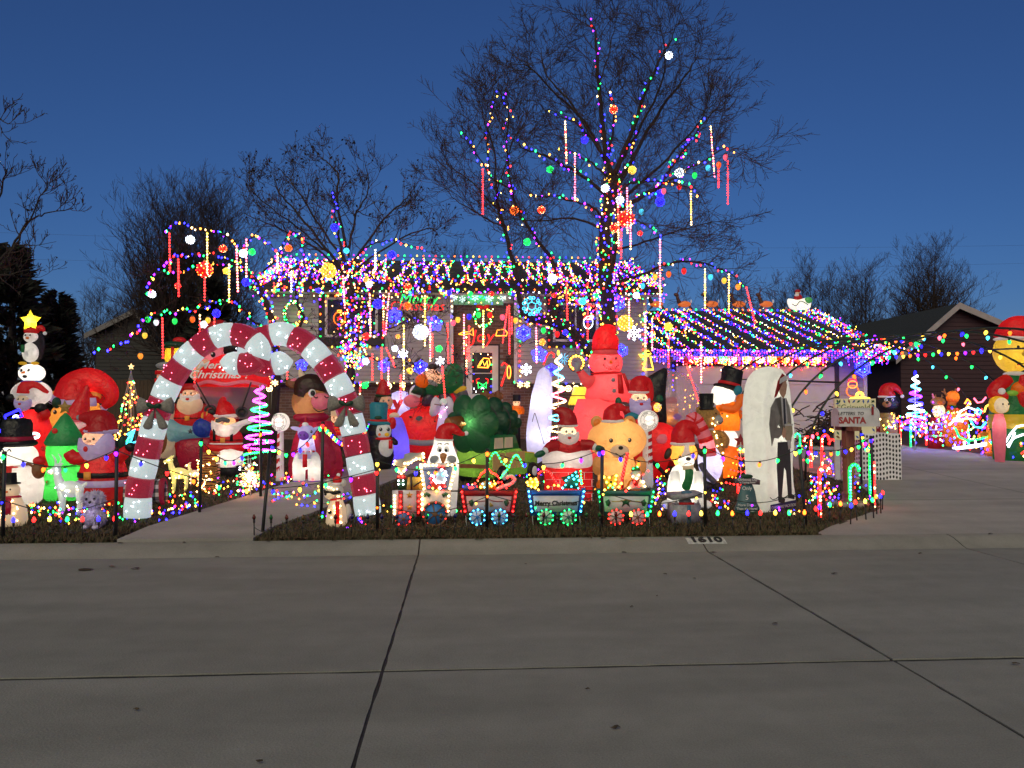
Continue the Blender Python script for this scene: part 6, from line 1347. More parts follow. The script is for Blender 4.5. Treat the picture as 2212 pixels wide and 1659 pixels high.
f.p('rod','brown').t([(938,873,-2),(962,877,-2)],.9);f.p('head',crystal).e(958,868,8,8,7);f.p('gown',glow('angel_gown',(.8,.5,1),.35,(.6,.5,.7))).lat(957,[(930,15),(900,10),(884,7),(876,4)]);f.p('skirt',crystal).lat(957,[(g,20),(930,15)]);f.bulbs([(957+8*math.cos(a),880+a*5,-9) for a in range(10)],None,1.8,None,['magenta','pink','white'])
# wagon with its trussed tree: its own frame, tail towards the street
wag = thing('station_wagon','green inflatable station wagon with wood panels and a bundled tree on top',INF,P(1035,1000,13.1)*1.0)
wag.location.z = G(13.1);wo = wag.location.copy();ax = Vector((.56,.83,0)).normalized();sd = Vector((ax.y,-ax.x,0));zz = Vector((0,0,1));tail = P(1022,1000,13.0)-wo;tail.z = 0
def wp(l, s_, h): return tail+ax*l+sd*s_+zz*h
def wprism(n, m, prof, s0, s1, par=None, sm=False):
    b = B([F(m) if isinstance(m,str) else m]);b.prism([wp(l,s0,h) for l,h in prof],sd*(s1-s0));return b.obj(n,par or wag,sm)
lw, ww = 1.75, .36
bodyp = [(0,.14),(-.04,.30),(-.02,.50),(.0,.56),(1.0,.58),(1.12,.50),(1.55,.46),(1.66,.38),(1.66,.16),(1.4,.10),(.2,.10)]
b = B([fabric('fabric_moss', (.13, .26, .035))]); 
for i,(s0,sc) in enumerate(((-ww,.93),(-ww*.8,1),(ww*.8,1),(ww,.93))): b.v += [tuple(wp(.8+(l-.8)*sc,s0,.33+(h-.33)*sc)) for l,h in bodyp]
n = len(bodyp);b.f = [[i*n+j,i*n+(j+1) % n,(i+1)*n+(j+1) % n,(i+1)*n+j] for i in range(3) for j in range(n)]+[list(range(n))[::-1],list(range(3*n,4*n))];b.mi = [0]*len(b.f);b.obj('body',wag)
b = B([F('green')]); rp = [(.02, .56), (.06, .80), (.12, .84), (.85, .82), (1.0, .58)]
for s0,sc in ((-ww*.94,.95),(-ww*.75,1),(ww*.75,1),(ww*.94,.95)): b.v += [tuple(wp(.5+(l-.5)*sc,s0,.56+(h-.56)*sc)) for l,h in rp]
n = len(rp);b.f = [[i*n+j,i*n+(j+1) % n,(i+1)*n+(j+1) % n,(i+1)*n+j] for i in range(3) for j in range(n)]+[list(range(n))[::-1],list(range(3*n,4*n))];b.mi = [0]*len(b.f);b.obj('cabin',wag)
for l0,l1 in ((.12,.40),(.45,.72)): wprism('side_window','cream',[(l0,.60),(l0+.02,.78),(l1-.01,.78),(l1,.60)],ww*.93,ww*.985)
for l0,l1 in ((.04,.42),(.46,.82),(.86,1.12)): wprism('wood_panel',fabric('fabric_wood',(.60,.36,.15)),[(l0,.24),(l0,.52),(l1,.52),(l1,.24)],ww*.985,ww*1.03)
b = B([F('yellow')]); b.box((0, 0, 0), (0, 0, 0)); 
for (h0, h1, m, nm) in ((.28, .34, 'brown', 'rear_bumper'), (.58, .78, 'green', 'rear_window')):
    b = B([F(m)]);b.prism([wp(-.045 if h0 < .5 else .02,-ww*.9,h0),wp(-.045 if h0 < .5 else .02,ww*.9,h0),wp(-.03 if h0 < .5 else .055,ww*.88,h1),wp(-.03 if h0 < .5 else .055,-ww*.88,h1)],-ax*.05);b.obj(nm,wag,False)
b = B([F('yellow')]);b.prism([wp(1.15,s_,.475) for s_ in (-.3,.3)]+[wp(1.6,s_,.43) for s_ in (.3,-.3)],zz*.04);b.obj('bonnet_panel',wag,False)
for l in (.32, 1.38):
    for s_ in (ww*1.0, -ww*1.0):
        b = B([F('black')]);c = wp(l,s_,.15);b.lathe(c,[(.02,-.06),(.14,-.06),(.16,-.03),(.16,.03),(.14,.06),(.02,.06)],18,Matrix.Rotation(math.atan2(sd.y,sd.x),3,'Z') @ Matrix.Rotation(math.pi/2,3,'Y'));wl_ = b.obj('wheel',wag)
        b = B([F('white')]);b.lathe(c+sd*(.062 if s_ > 0 else -.062),[(.085,-.01),(.085,.012),(.02,.02)],14,Matrix.Rotation(math.atan2(sd.y,sd.x),3,'Z') @ Matrix.Rotation(math.pi/2,3,'Y'));b.obj('hubcap',wl_)
for l, h, e in ((.30, .42, 17), (1.0, .35, 9)):
    d = bpy.data.lights.new('inner_lamp','POINT');d.energy = e*LAMP;d.color = (1,.93,.6);d.shadow_soft_size = .05;o = bpy.data.objects.new('inner_lamp',d);COL.objects.link(o);o.parent = wag;o.location = wp(l,0,h)
bt_ = thing('bundled_tree','dark green trussed Christmas tree tied on the green wagon',INF,wo);q0 = wp(-.35,.02,1.12)
def rosette(l, s_, h, r, lobes, nm):
    b = B([F('dark_green')]);c = wp(l,s_,h);n = 84;rings = [(.05,-.30),(.45,-.24),(.85,-.10),(1.0,.06),(.8,.25),(.45,.42),(.1,.5)]
    for q, dl in rings:
        for i in range(n): a = 2*math.pi*i/n;rr = r*q*(1+(.30*abs(math.cos(lobes*a/2))**.6-.16)*(q > .3));b.v.append(tuple(c+ax*dl*r*1.2+(sd*math.cos(a)+zz*math.sin(a))*rr))
    k = len(rings);b.f = [[i*n+j,i*n+(j+1) % n,(i+1)*n+(j+1) % n,(i+1)*n+j] for i in range(k-1) for j in range(n)];b.mi = [0]*len(b.f);b.obj(nm,bt_)
rosette(-.05,-.02,1.02,.47,6,'lower_boughs');rosette(.42,.0,1.06,.40,6,'middle_boughs');rosette(.85,.0,1.06,.32,6,'upper_boughs');rosette(1.2,.0,1.02,.22,6,'tip_boughs')
b = B([F('brown')]);b.tube([wp(-.15,-.13,1.04),wp(-.42,-.22,1.02)],[.12,.11],16);b.obj('trunk_stub',bt_);b = B([F('tan')]);b.tube([wp(-.42,-.22,1.02),wp(-.435,-.225,1.02)],[.10,.095],16);b.obj('cut_end',bt_)
for l in (.2,.62): b = B([rope_m]);b.tube([wp(l,.37*math.cos(a),1.03+.36*math.sin(a)) for a in [q*.524 for q in range(13)]],.012,5);b.obj('rope',bt_)
d = bpy.data.lights.new('inner_lamp','POINT');d.energy = 14*LAMP;d.color = (1,.9,.4);d.shadow_soft_size = .03;o = bpy.data.objects.new('inner_lamp',d);COL.objects.link(o);o.parent = bt_;o.location = wp(-.12,.05,1.05)
f = Fig('orange_reindeer','orange reindeer with brown antlers poking up behind the bundled tree',INF,1062,v=15.6);g = f.ground();f.p('head','orange').e(1055,880,15,20,14);f.p('body','orange').lat(1060,[(g,24),(950,26),(900,16)]);f.lamp(1055,882,4)
for x,q in ((1050,-1),(1074,1)): b = f.p('antler','brown');b.bt([(x,875),(x+q*2,855),(x-q*2,845)],[7,8,5]);b.bt([(x,862),(x-8,856),(x-10,848)],[5,4,3]);b.bt([(x,858),(x+9,852),(x+10,862)],[5,4,3])
f = Fig('white_owl','white owl in a Santa hat peering over the train engine',INF,957,v=10.3);g = f.ground()
f.p('body','white').lat(957,[(g,28),(1020,34),(997,34),(982,28),(966,22),(945,19)],0,.8);f.lamp(957,985,6,-2);f.lamp(957,1010,2);f.p('hat','red').bt([(959,948,0),(962,932,0),(978,926,-2),(995,936,-4),(1004,937,-6)],[20,18,12,6,3],14);f.p('trim','white').e(959,950,21,5,19);f.p('pompom','white').e(1007,936,5,5)
for x in (950,965): e1 = f.p('eye','white');e1.e(x,971,6,7,4,-17);f.p('pupil','black',e1).e(x+(1 if x < 957 else -1),972,3,3.6,2,-20.5);f.p('brow','black').bt([(x-5,960,-17),(x,957,-17),(x+5,959,-16)],.9)
f.p('beak', 'tan').puff([(950, 980), (958, 976), (966, 980), (964, 990), (958, 1001), (952, 990)], 5, -27)
for x in (940, 975): f.p('cheek', 'grey').e(x, 991, 11, 9, 4, -21)

# ---------------------------------------------------------------- the light-up train along the front
pm = lambda n, c: noisy('painted_'+n, tuple(q*.8 for q in c), c, 6, .5, .05)
PM = dict(white=pm('white',(.62,.59,.63)),blue=pm('blue',(.03,.10,.40)),red=pm('red',(.30,.015,.02)),teal=pm('teal',(.03,.13,.14)),black=pm('black',(.012,.012,.016)),green=pm('green',(.015,.10,.04)),gold=pm('gold',(.5,.34,.06)),wheelblue=pm('bright_blue',(.03,.20,.55)),brown=pm('brown',(.16,.08,.04)))
TG = 'light-up train of flat pieces'
def wheel(f, x, y, r, rim, disc, spoke, bulb, par=None):
    w_ = f.p('wheel',PM[disc]);w_.pr([(x+r*.8*math.cos(i*.2856),y+r*.8*math.sin(i*.2856)) for i in range(22)],2,-6);b = f.p('rim',PM[rim],w_);b.t([(x+r*.9*math.cos(i*.2618),y+r*.9*math.sin(i*.2618),-6) for i in range(25)],r*.11,5)
    b = f.p('spokes', PM[spoke], w_)
    for i in range(3): a = .3+i*math.pi/3;b.t([(x+r*.82*math.cos(a),y+r*.82*math.sin(a),-7),(x-r*.82*math.cos(a),y-r*.82*math.sin(a),-7)],r*.055,5)
    b.e(x,y,r*.2,r*.2,1.2,-7.5);f.bulbs([(x+r*.9*math.cos(i*.6283+.4),y+r*.9*math.sin(i*.6283+.4),-8) for i in range(10)],bulb,1.9,w_)
def post(f, n, m, pts, th=3, dy=-2): b = f.p(n, PM[m]); b.pr(pts, th, dy); return b
f = Fig('train_engine','light-up train engine with smoke plume, starred boiler and framed cab window','light train',912,1136,group=TG);g = f.ground();D = lambda x,y: (822.9+.1488*x,960+.1488*y)
post(f, 'boiler', 'white', [D(165, 665), D(590, 665), D(590, 1045), D(165, 1045)]); 
for a,c,m in ((165,250,'white'),(255,320,'red'),(515,585,'red')): post(f,'panel',m,[D(a,668),D(c,668),D(c,1042),D(a,1042)],1.5,-4)
for y in (735, 910): post(f, 'star', 'gold', star_pts(*D(415, y), 8), 1, -3.5)
post(f,'smoke_stack','green',[D(235,500),D(375,500),D(365,655),D(250,655)]);post(f,'stack_cap','red',[D(215,500),D(260,440),D(350,440),D(395,500)],4,-3)
b = f.p('smoke_plume',plain('plume_grey',(.34,.33,.33)));sm_ = [D(*q) for q in [(300,425),(240,350),(185,290),(205,225),(330,200),(345,140),(420,118),(520,125),(620,112),(645,190),(560,215),(480,250),(395,285),(370,360)]];b.pr(sm_,2,-2)
f.bulbs([(*D(*q),-4) for q in [(205,240),(190,285),(240,350),(258,390),(298,420),(335,385),(355,348),(345,275),(397,277),(440,262),(474,232),(515,210),(566,212),(620,188),(615,135)]],'warm',3.0,b)
post(f,'cab','white',[D(590,660),D(1015,660),D(1000,1000),D(590,1000)]);fr = post(f,'window_frame','white',[D(555,272),D(1112,272),D(1012,665),D(622,665)],3,-3);b = f.p('window_panel',PM['blue'],fr);b.pr([D(605,325),D(1045,325),D(972,655),D(660,655)],1,-4.2)
f.bulbs([(*D(a,297),-7) for a in (580,645,697,757,808,975,1036,1095)]+[(*D(580+i*9,325+i*63),-7) for i in range(6)]+[(*D(1078-i*15,345+i*58),-7) for i in range(6)]+[(*D(600,720+i*72),-5) for i in range(4)]+[(*D(985-i*3,745+i*72),-5) for i in range(4)]+[(*D(200,740+i*52),-7) for i in range(6)],'warm',3.1)
f.bulbs([(*D(290,740+i*80),-7) for i in range(4)]+[(*D(548,735+i*82),-7) for i in range(4)]+[(*D(q,462),-7) for q in (262,322)],'red',2.6);f.bulbs([(*D(q,w_),-6) for q in (258,325) for w_ in (522,575)],'white',2.2)
sf = f.p('santa_cutout',PM['red'],fr);sf.pr([D(*q) for q in [(720,480),(740,620),(800,650),(930,620),(950,520),(860,440)]],1.2,-5.6);q = f.p('santa_beard',PM['white'],fr);q.e(*D(870,500),11,11,1,-7);q.e(*D(890,410),9,9,1,-7);f.p('santa_cap',PM['red'],fr).e(*D(890,345),8,5,1,-8)
f.bulbs([(*D(*q),-9) for q in [(885,360),(940,395),(957,445),(935,505),(915,550),(858,545),(805,550),(775,512),(765,460),(735,445),(855,630)]],'white',2.8,fr);f.bulbs([(*D(*q),-9) for q in [(700,615),(735,545),(835,310),(900,320),(930,605),(905,660),(720,490)]],'red',2.5,fr);f.bulbs([(*D(*q),-9) for q in [(695,410),(810,675),(755,630),(850,635)]],'yellow',3,fr);f.bulbs([(*D(*q),-9) for q in [(815,425),(905,430)]],'cyan',3,fr)
for x in (665,940): f.p('holly',PM['green']).pr([D(x-60,720),D(x,690),D(x+60,720),D(x+30,770),D(x,735),D(x-30,770)],1,-3.8)
wheel(f,*D(330,1075),17,'red','wheelblue','brown','red');wheel(f,*D(785,1005),28,'brown','wheelblue','brown','red');gb = post(f,'gift','gold',[D(385,480),D(595,470),D(605,655),D(375,655)]);b = f.p('ribbon',PM['black'],gb);b.pr([D(425,465),D(455,465),D(460,655),D(430,655)],1,-3.8);b.pr([D(470,600),D(590,520),D(592,540),D(475,620)],1,-3.8)
post(f, 'coupler', 'black', [D(1015, 668), D(1150, 668), D(1150, 688), D(1015, 688)], 2, 0)
for x in (185,940): f.p('stake',plain('white_rod',(.5,.5,.5))).t([D(x,1000),(D(x,1000)[0]+(-4 if x < 500 else 3),g)],.6)
def car(label, x0, x1, y0, y1, m, pb, wx, wr, wm_, wb, fill, lettering=None):
    f = Fig('train_car', label, 'light train', (x0+x1)/2, 1136, group=TG); g = f.ground(); ins = 8
    body = post(f,'body',m,[(x0+4,y0+4),(x1-4,y0+4),(x1-ins,y1),(x0+ins,y1)],2,0);pn = f.p('panel',PM['white']);pn.pr([(x0+13,y0+15),(x1-13,y0+15),(x1-17,y1-9),(x0+17,y1-9)],1,-1.4);f.p('top_rail',PM[m]).pr([(x0+8,y0+3),(x1-8,y0+3),(x1-9,y0+12),(x0+9,y0+12)],3,-3)
    for q in (0, 1):
        xa,xb,s_ = (x0,x0+ins,1) if q == 0 else (x1,x1-ins,-1);pt_ = f.p('post',PM[m]);pt_.pr([(xa-1*s_,y0-2),(xa+8*s_,y0-2),(xb+8*s_,y1-1),(xb,y1-1)],3,-3.4);f.bulbs([(xa+3.5*s_+(xb-xa)*i/4.6,y0+5+(y1-y0-9)*i/4.6,-6) for i in range(5)],pb,2.2,pt_)
    for x in wx: wheel(f, x, 1116, wr, *wm_, wb)
    fill(f); post(f, 'coupler', 'black', [(x1-2, 1059), (x1+24, 1059), (x1+24, 1062), (x1-2, 1062)], 2, 1)
    for x in (x0+ins+4, x1-ins-4): f.p('stake', plain('white_rod', (.5, .5, .5))).t([(x, y1), (x+2, g)], .6)
    if lettering:
        p = P((x0+x1)/2,(y0+y1)/2+2,f.v)-f.o;p.y = -2.4*f.k;text(lettering,'lettering',PM['black'],p,14*f.k,f.root,sx=.95,ext=.002,bold=.003)
    else:
        for x in (x0+24,x1-24): f.p('holly',PM['green']).pr([(x-6,1083),(x+2,1078),(x+6,1086),(x+2,1094),(x-3,1092)],1,-2.6)
        c = (x0+x1)/2;f.p('ribbon',PM['red' if m == 'red' else 'gold']).bt([(x0+32,1083,-2.5),(c-10,1082,-2.5),(c,1079,-2.5),(c+10,1082,-2.5),(x1-32,1083,-2.5)],.8);b = f.p('bells' if m == 'red' else 'holly',PM['gold' if m == 'red' else 'green'])
        for s_ in (-1,1): b.pr([(c+s_*2,1084),(c+s_*11,1093),(c+s_*2,1095)] if m == 'red' else [(c,1080),(c+s_*12,1080),(c+s_*6,1086),(c+s_*9,1095),(c,1088)],1,-2.6)
def cut(f,n,m,pts,bk,bp,r=2.3,dy=2): b = f.p(n,PM[m]);b.pr(pts,2,dy);f.bulbs([(x,y,dy-3) for x,y in bp],bk,r,b);return b
E1 = lambda x, y: (822.9+.1488*x, 960+.1488*y); E2 = lambda x, y: (1124.6+.1488*x, 960+.1488*y)
def arcp(D,x0,y0,x1,y1,h,n=9): return [D(x0+(x1-x0)*i/n,y0+(y1-y0)*i/n-h*math.sin(math.pi*i/n)) for i in range(n+1)]
def fill1(f):
    cut(f,'gift_cutout','blue',[E1(1205,590),E1(1390,590),E1(1390,670),E1(1205,670)],'red',[E1(x,628) for x in (1285,1310,1335)]+[E1(1258,580),E1(1365,568)]);f.bulbs([(*q,-2) for q in arcp(E1,1405,520,1500,400,30,5)+arcp(E1,1500,400,1600,400,50,6)+arcp(E1,1610,415,1715,490,20,5)],'red',2.0,f.p('bow_outline',PM['red']).t([(*q,2) for q in [E1(1405,520),E1(1500,410),E1(1560,340),E1(1610,410),E1(1715,490)]],.8))
    cut(f,'bell_cutout','gold',[E1(1430,570),E1(1540,520),E1(1670,580),E1(1660,660),E1(1430,660)],'yellow',[E1(1447,620),E1(1545,630),E1(1605,605),E1(1655,570)],3);f.bulbs([(*E1(x,y),-2) for x,y in ((1478,572),(1580,563),(1500,622),(1545,545))],'cyan',2.2)
    cc = f.p('cane_cutout',PM['white']);cc.bt([(*E1(1690,650),3),(*E1(1790,610),3),(*E1(1900,570),3),(*E1(1945,510),3),(*E1(1900,460),3),(*E1(1830,475),3)],4);f.bulbs([(*E1(x,y),-3) for x,y in ((1835,480),(1895,465),(1940,510),(1905,550),(1863,592),(1822,633),(1770,585),(1730,620),(1680,645),(1750,545),(1700,550))],'red',2.6,cc);f.bulbs([(*q,0) for q in arcp(E1,1560,265,1750,250,140,8)+arcp(E1,1750,250,1860,330,-10,3)+arcp(E1,1870,300,2060,310,150,10)+arcp(E1,1740,480,1830,370,0,4)],'green',2.0,f.p('green_bow',PM['green']).t([(*q,3) for q in arcp(E1,1560,265,1750,250,140,8)+arcp(E1,1870,300,2060,310,150,10)],.7))
def fill2(f):
    cut(f,'bell_cutout','gold',[E2(80,600),E2(110,510),E2(230,470),E2(260,620),E2(200,650)],'yellow',[E2(x,y) for x,y in ((95,550),(110,590),(145,500),(155,610),(170,545),(213,625),(220,505),(238,545),(240,590))],3)
    cut(f,'tree_cutout','green',[E2(590,480),E2(720,440),E2(830,365),E2(850,500),E2(840,650),E2(590,640),E2(650,560)],'cyan',[E2(x,y) for x,y in ((800,403),(750,450),(820,463),(697,480),(773,503),(845,520),(660,522),(650,588),(810,580),(737,612),(610,632),(835,635))],2.3)
    f.bulbs([(*q,-2) for q in arcp(E2,265,420,430,420,50,6)+arcp(E2,450,450,570,620,0,6)],'red',2.3,f.p('red_cane',PM['red']).bt([(*E2(270,560),2),(*E2(262,440),2),(*E2(330,375),2),(*E2(420,415),2),(*E2(570,610),2)],2.5));f.bulbs([(*q,-2) for q in arcp(E2,870,385,890,560,-75,8)],'green',2.2,f.p('green_loop',PM['green']).t([(*q,1) for q in arcp(E2,870,385,890,560,-75,8)],.7));f.bulbs([(*E2(x,y),-4) for x,y in ((255,655),(395,615),(485,590),(545,595))],'amber',3)
def fill3(f):
    b = cut(f,'bear_cutout','gold',[E2(1190,470),E2(1230,450),E2(1300,470),E2(1380,430),E2(1410,470),E2(1400,580),E2(1340,620),E2(1260,620),E2(1210,560)],'yellow',[E2(x,y) for x,y in ((1210,475),(1285,480),(1388,455),(1380,510),(1248,548),(1365,573),(1300,595),(1460,568),(1425,615),(1220,662))],3.2);f.p('nose',PM['black'],b).e(*E2(1310,545),2.6,2.4,1,-1);f.bulbs([(*E2(x,625),-3) for x in (1268,1335)],'green',2.2)
    b = cut(f,'snowman_cutout','white',[E2(1600,430),E2(1640,370),E2(1740,370),E2(1760,440),E2(1740,500),E2(1820,560),E2(1840,650),E2(1560,650),E2(1600,560),E2(1640,500)],'warm',[E2(x,y) for x,y in ((1628,468),(1715,445),(1685,495),(1780,545),(1803,608),(1570,632))],3);f.p('hat',PM['green'],b).pr([E2(1610,385),E2(1620,330),E2(1720,320),E2(1740,380)],2,1);f.p('scarf',PM['red'],b).pr([E2(1610,510),E2(1730,500),E2(1700,600),E2(1650,600)],1.5,0);f.bulbs([(*E2(x,y),-3) for x,y in ((1645,543),(1632,603),(1713,605),(1525,672),(1847,383),(1775,432))],'red',2.6);f.bulbs([(*E2(x,y),-3) for x,y in ((1632,348),(1695,322))],'green',2.4)
    f.bulbs([(*E2(1555-.25*(y-130)+(12 if i % 2 else -12),y),-1) for i,y in enumerate(range(130,640,24))],'red',2.4,f.p('red_cane',PM['red']).t([(*E2(1560,125),2),(*E2(1480,480),2),(*E2(1475,640),2)],3.4))
car('red train car loaded with gifts and a candy cane behind the engine',994,1118,1057,1114,'red','red',(1031,1079),18,('wheelblue','white','wheelblue'),'cyan',fill1);car('blue train car lettered Merry Christmas with bell and tree',1138,1264,1056,1114,'blue','cyan',(1178,1227),18,('teal','white','teal'),'green',fill2,'Merry Christmas');car('teal train car carrying a lit bear and a snowman at the right end',1289,1414,1057,1114,'teal','green',(1329,1376),18,('brown','white','brown'),'red',fill3)
# ---------------------------------------------------------------- right of centre
f = Fig('hooded_inflatable','tall plain white inflatable seen from behind, lilac in the light',INF,1166,v=15.4);g = f.ground()
C4 = lambda x, y: (1097.2+.3175*x, 647.4+.3175*y)
f.p('body',fabric('fabric_pale_lilac',(.66,.64,.80))).puff([C4(*q) for q in [(245,455),(205,490),(185,560),(160,650),(145,760),(125,900),(130,1040),(150,1110),(235,1095),(285,960),(300,780),(303,620),(290,500)]],20);f.lamp(*C4(215,700),8,0,(.8,.82,1));f.lamp(*C4(210,920),8,0,(.8,.82,1));f.lamp(*C4(238,590),2,0,(.8,.82,1),.02)
for a,c in ((C4(175,770),C4(160,830)),(C4(178,770),C4(240,980))): f.p('tether',rope_m).t([(*a,-21),(*c,-18)],.7)
f = spiral('tall narrow spiral of white lights left of the pink snowman',1206,768,952,5,24,7.5,14.7,['warm','cyan','warm','pink'],2.5,200,'yellow')
b = Fig('lit_ring','ring of warm bulbs on the wall behind the raised mitten','wreath',1246,v=16.6);b.p('ring',noisy('wreath_needles',(.01,.06,.02),(.02,.14,.04),30,.8)).t([(1245+16*math.cos(i*.2618),784+16*math.sin(i*.2618),0) for i in range(25)],3.5);b.bulbs([(1245+15*math.cos(i*.42),784+15*math.sin(i*.42),-4) for i in range(15)],'amber',3)
f = Fig('pink_snowman','giant glowing pink snowman waving in a tall red hat',INF,1305,v=15.7);g = f.ground()
f.p('lower_body','coral').lat(1292,[(g,40),(g-14,54),(930,60),(895,56),(862,44)],0,.8);f.p('body','coral').lat(1315,[(868,46),(858,52),(835,47),(815,38),(803,26)],0,.8);f.p('head','coral').puff([(1274,770),(1278,764),(1308,760),(1338,764),(1344,775),(1344,792),(1336,804),(1308,808),(1282,804),(1272,790)],30)
f.p('hat_band','coral').lat(1308,[(768,28),(754,27.5)]);f.p('hat','red').bt([(1308,757,0),(1308,738,0),(1312,724,0),(1318,714,0),(1329,706,0)],[29,28.5,27,19,2],22);f.p('pompom','pink').e(1333,707,4,4)
for x,y,w_ in ((1292,930,22),(1315,835,20),(1308,786,16),(1310,735,8),(1288,890,8)): f.lamp(x,y,w_,0,(1,.55,.5))
f.p('arm','coral').bt([(1283,826,-4),(1268,824,-8),(1258,812,-10),(1252,803,-10)],[15,14,10,8]);f.p('mitten','grey').e(1246,793,8,12,8,-10,15);f.p('cuff','red').e(1252,805,9,3,8,-10);f.p('arm','coral').bt([(1350,828,-2),(1362,845,-6),(1360,870,-10)],[13,13,9])
for x, y in ((1317, 822), (1319, 845)): f.p('button', 'grey').e(x, y, 4.6, 4.6, 3, -39)
f.p('scarf','red').e(1310,807,34,4,30);f.p('scarf_tail','red').pr([(1326,810),(1335,810),(1340,851),(1328,851)],2,-41);f.p('scarf_tail','red').pr([(1336,808),(1342,808),(1354,838),(1349,847)],2,-38)
eyes(f, [(1301, 777), (1325, 776)], 2.6, -30, white=False); f.p('nose', 'carrot').e(1314, 784, 3.4, 4, 4, -31)
for i in range(9): a = R(205+i*16.2);f.p('smile_dot','black').e(1314+17*math.cos(a),784-15*math.sin(a),1.5,1.5,1.2,-29)
f = Fig('leg_lamp','fringed yellow lampshade on a golden leg beside the pink snowman','lamp',1250,v=16.8);g = f.ground();sh = glow('lamp_shade_yellow',(1,.72,.05),.9,(.8,.6,.05));f.p('shade',sh).lat(1252,[(875,25),(872,25),(856,19),(853,17),(836,14)]);f.p('shade_band','black').lat(1252,[(856,19.4),(854,18.6)])
for i in range(22): a = i*.2856;f.p('fringe',plain('fringe',(.10,.06,.01))).t([(1252+25*math.cos(a),873,25*math.sin(a)),(1252+25*math.cos(a),881,25*math.sin(a))],.9,4)
f.p('leg',goldw).bt([(1252,872),(1254,900),(1248,930),(1250,960),(1256,g)],[6,9,7,5,3]);f.bulbs([(1252+15*math.cos(a),880+a*6,-12) for a in range(12)],'yellow',2)
f = Fig('chimney_santa','Santa leaning out of a snow topped red brick chimney',INF,1226,v=11.3);g = f.ground();f.p('chimney','red').puff([(1176,1012),(1180,1008),(1226,1008),(1276,1008),(1280,1012),(1279,g-3),(1276,g),(1226,g),(1180,g),(1176,g-3)],24,0);f.lamp(1226,1035,5,-4);f.lamp(1226,988,5,-2)
for i in range(5):
    y = 1018+i*15; f.p('mortar_line', 'white').bx(1177, y, 1279, y+1, 1, -25)
    for q in range(3): f.p('mortar_line','white').bx(1190+q*34+(i % 2)*16,y+1.2,1191+q*34+(i % 2)*16,y+14.8,1,-25)
f.p('snow','white').puff([(1171,988),(1176,972),(1205,971),(1226,975),(1250,971),(1274,972),(1280,990),(1276,1008),(1250,1013),(1226,1010),(1200,1013),(1174,1006)],30,0);f.p('body','deepred').e(1228,968,38,20,24,2)
f.p('arm','deepred').bt([(1200,962,-10),(1185,965,-18),(1176,972,-24)],[13,11,8]);f.p('arm','deepred').bt([(1255,962,-10),(1272,960,-16),(1280,964,-22)],[13,11,8]);f.p('cuff','white').e(1176,972,7,8,8,-25);f.p('mitten','mitten').e(1164,979,13,7,9,-27,-20);f.p('cuff','white').e(1280,964,6,8,8,-22);f.p('mitten','mitten').e(1291,968,12,7,9,-25,15)
santa_face(f,1227,934,21,-4,'cream','white');f.lamp(1227,938,4,-4);f.lamp(1227,955,2,-10,r=.02);f.p('hat','deepred').bt([(1226,918,-2),(1224,900,-2),(1212,889,-2),(1196,887,-6)],[22,19,11,3],14);f.p('trim','white').e(1226,919,23,5,21,-3)  # second, smaller lamp added behind the beard to brighten it
f = Fig('orange_bear','large round orange bear in a tilted Santa hat behind the train',INF,1334,v=12.5);g = f.ground();orb = fabric('fabric_pale_orange',(.72,.38,.12));f.p('body',orb).lat(1334,[(g,30),(g-8,42),(1010,42),(985,34)],4,.8);f.p('head',orb).e(1333,949,64,46,44);f.lamp(1333,950,15,-4);f.lamp(1334,1010,8)
for x in (1289,1360): f.p('ear',orb).e(x,912,13,14,7,0);f.p('ear_lining','orange').e(x,914,8,9,4,-6)
f.p('muzzle','cream').e(1331,972,20,14,12,-38);f.p('nose','black').e(1331,965,5,4,4,-49);f.p('smile','black').bt([(1320,976,-48),(1331,982,-50),(1342,976,-48)],.9);eyes(f,[(1312,950),(1351,949)],4,-42)
for x in (1300, 1366): f.p('foot', 'orange').e(x, g-10, 17, 13, 18, -28)
for x in (1288, 1380): f.p('arm', orb).e(x, 1005, 12, 20, 13, -18)
f.p('hat','red').bt([(1323,908,-6),(1322,893,-6),(1335,880,-6),(1350,884,-8)],[23,19,10,4],14);f.p('trim','white').e(1323,910,26,6,23,-8)
f = Fig('sleigh_santa','laughing Santa with green mittens riding a red sleigh',INF,1390,v=13.6);g = f.ground();f.p('sleigh','red').puff([(1370,920),(1400,912),(1440,915),(1462,935),(1455,975),(1425,g-2),(1385,g-2),(1365,965)],28,0);f.p('window','pink').puff([(1410,948),(1418,938),(1432,938),(1434,952),(1425,958),(1414,956)],6,-26);f.p('runner','black').bt([(1375,1000,-18),(1395,990,-26),(1440,g-3,-20)],4);f.p('body','deepred').e(1385,905,38,24,24);f.lamp(1430,950,5);f.lamp(1385,900,4)
santa_face(f,1379,862,21,-8,'skin','lilac');f.lamp(1379,864,4,-6);f.p('beard_front','lilac').e(1380,882,24,16,14,-16);f.p('hat','red').bt([(1379,846,-6),(1380,832,-6),(1394,828,-4),(1402,850,-6),(1402,866,-8)],[22,21,14,9,5],14);f.p('trim','white').e(1378,847,23,5,20,-8);f.p('mitten','mitten').e(1333,868,7,10,7,-14);f.p('cuff','white').e(1341,878,7,5,6,-12);f.p('sleeve','deepred').bt([(1362,892,-4),(1348,884,-10)],[11,8]);f.p('mitten','mitten').e(1422,861,8,8,6,-10);f.p('sleeve','deepred').bt([(1402,882,-4),(1415,872,-8)],[10,7]);f.p('parcel','teal').puff([(1345,897),(1360,890),(1376,897),(1374,905),(1348,905)],12,-20)
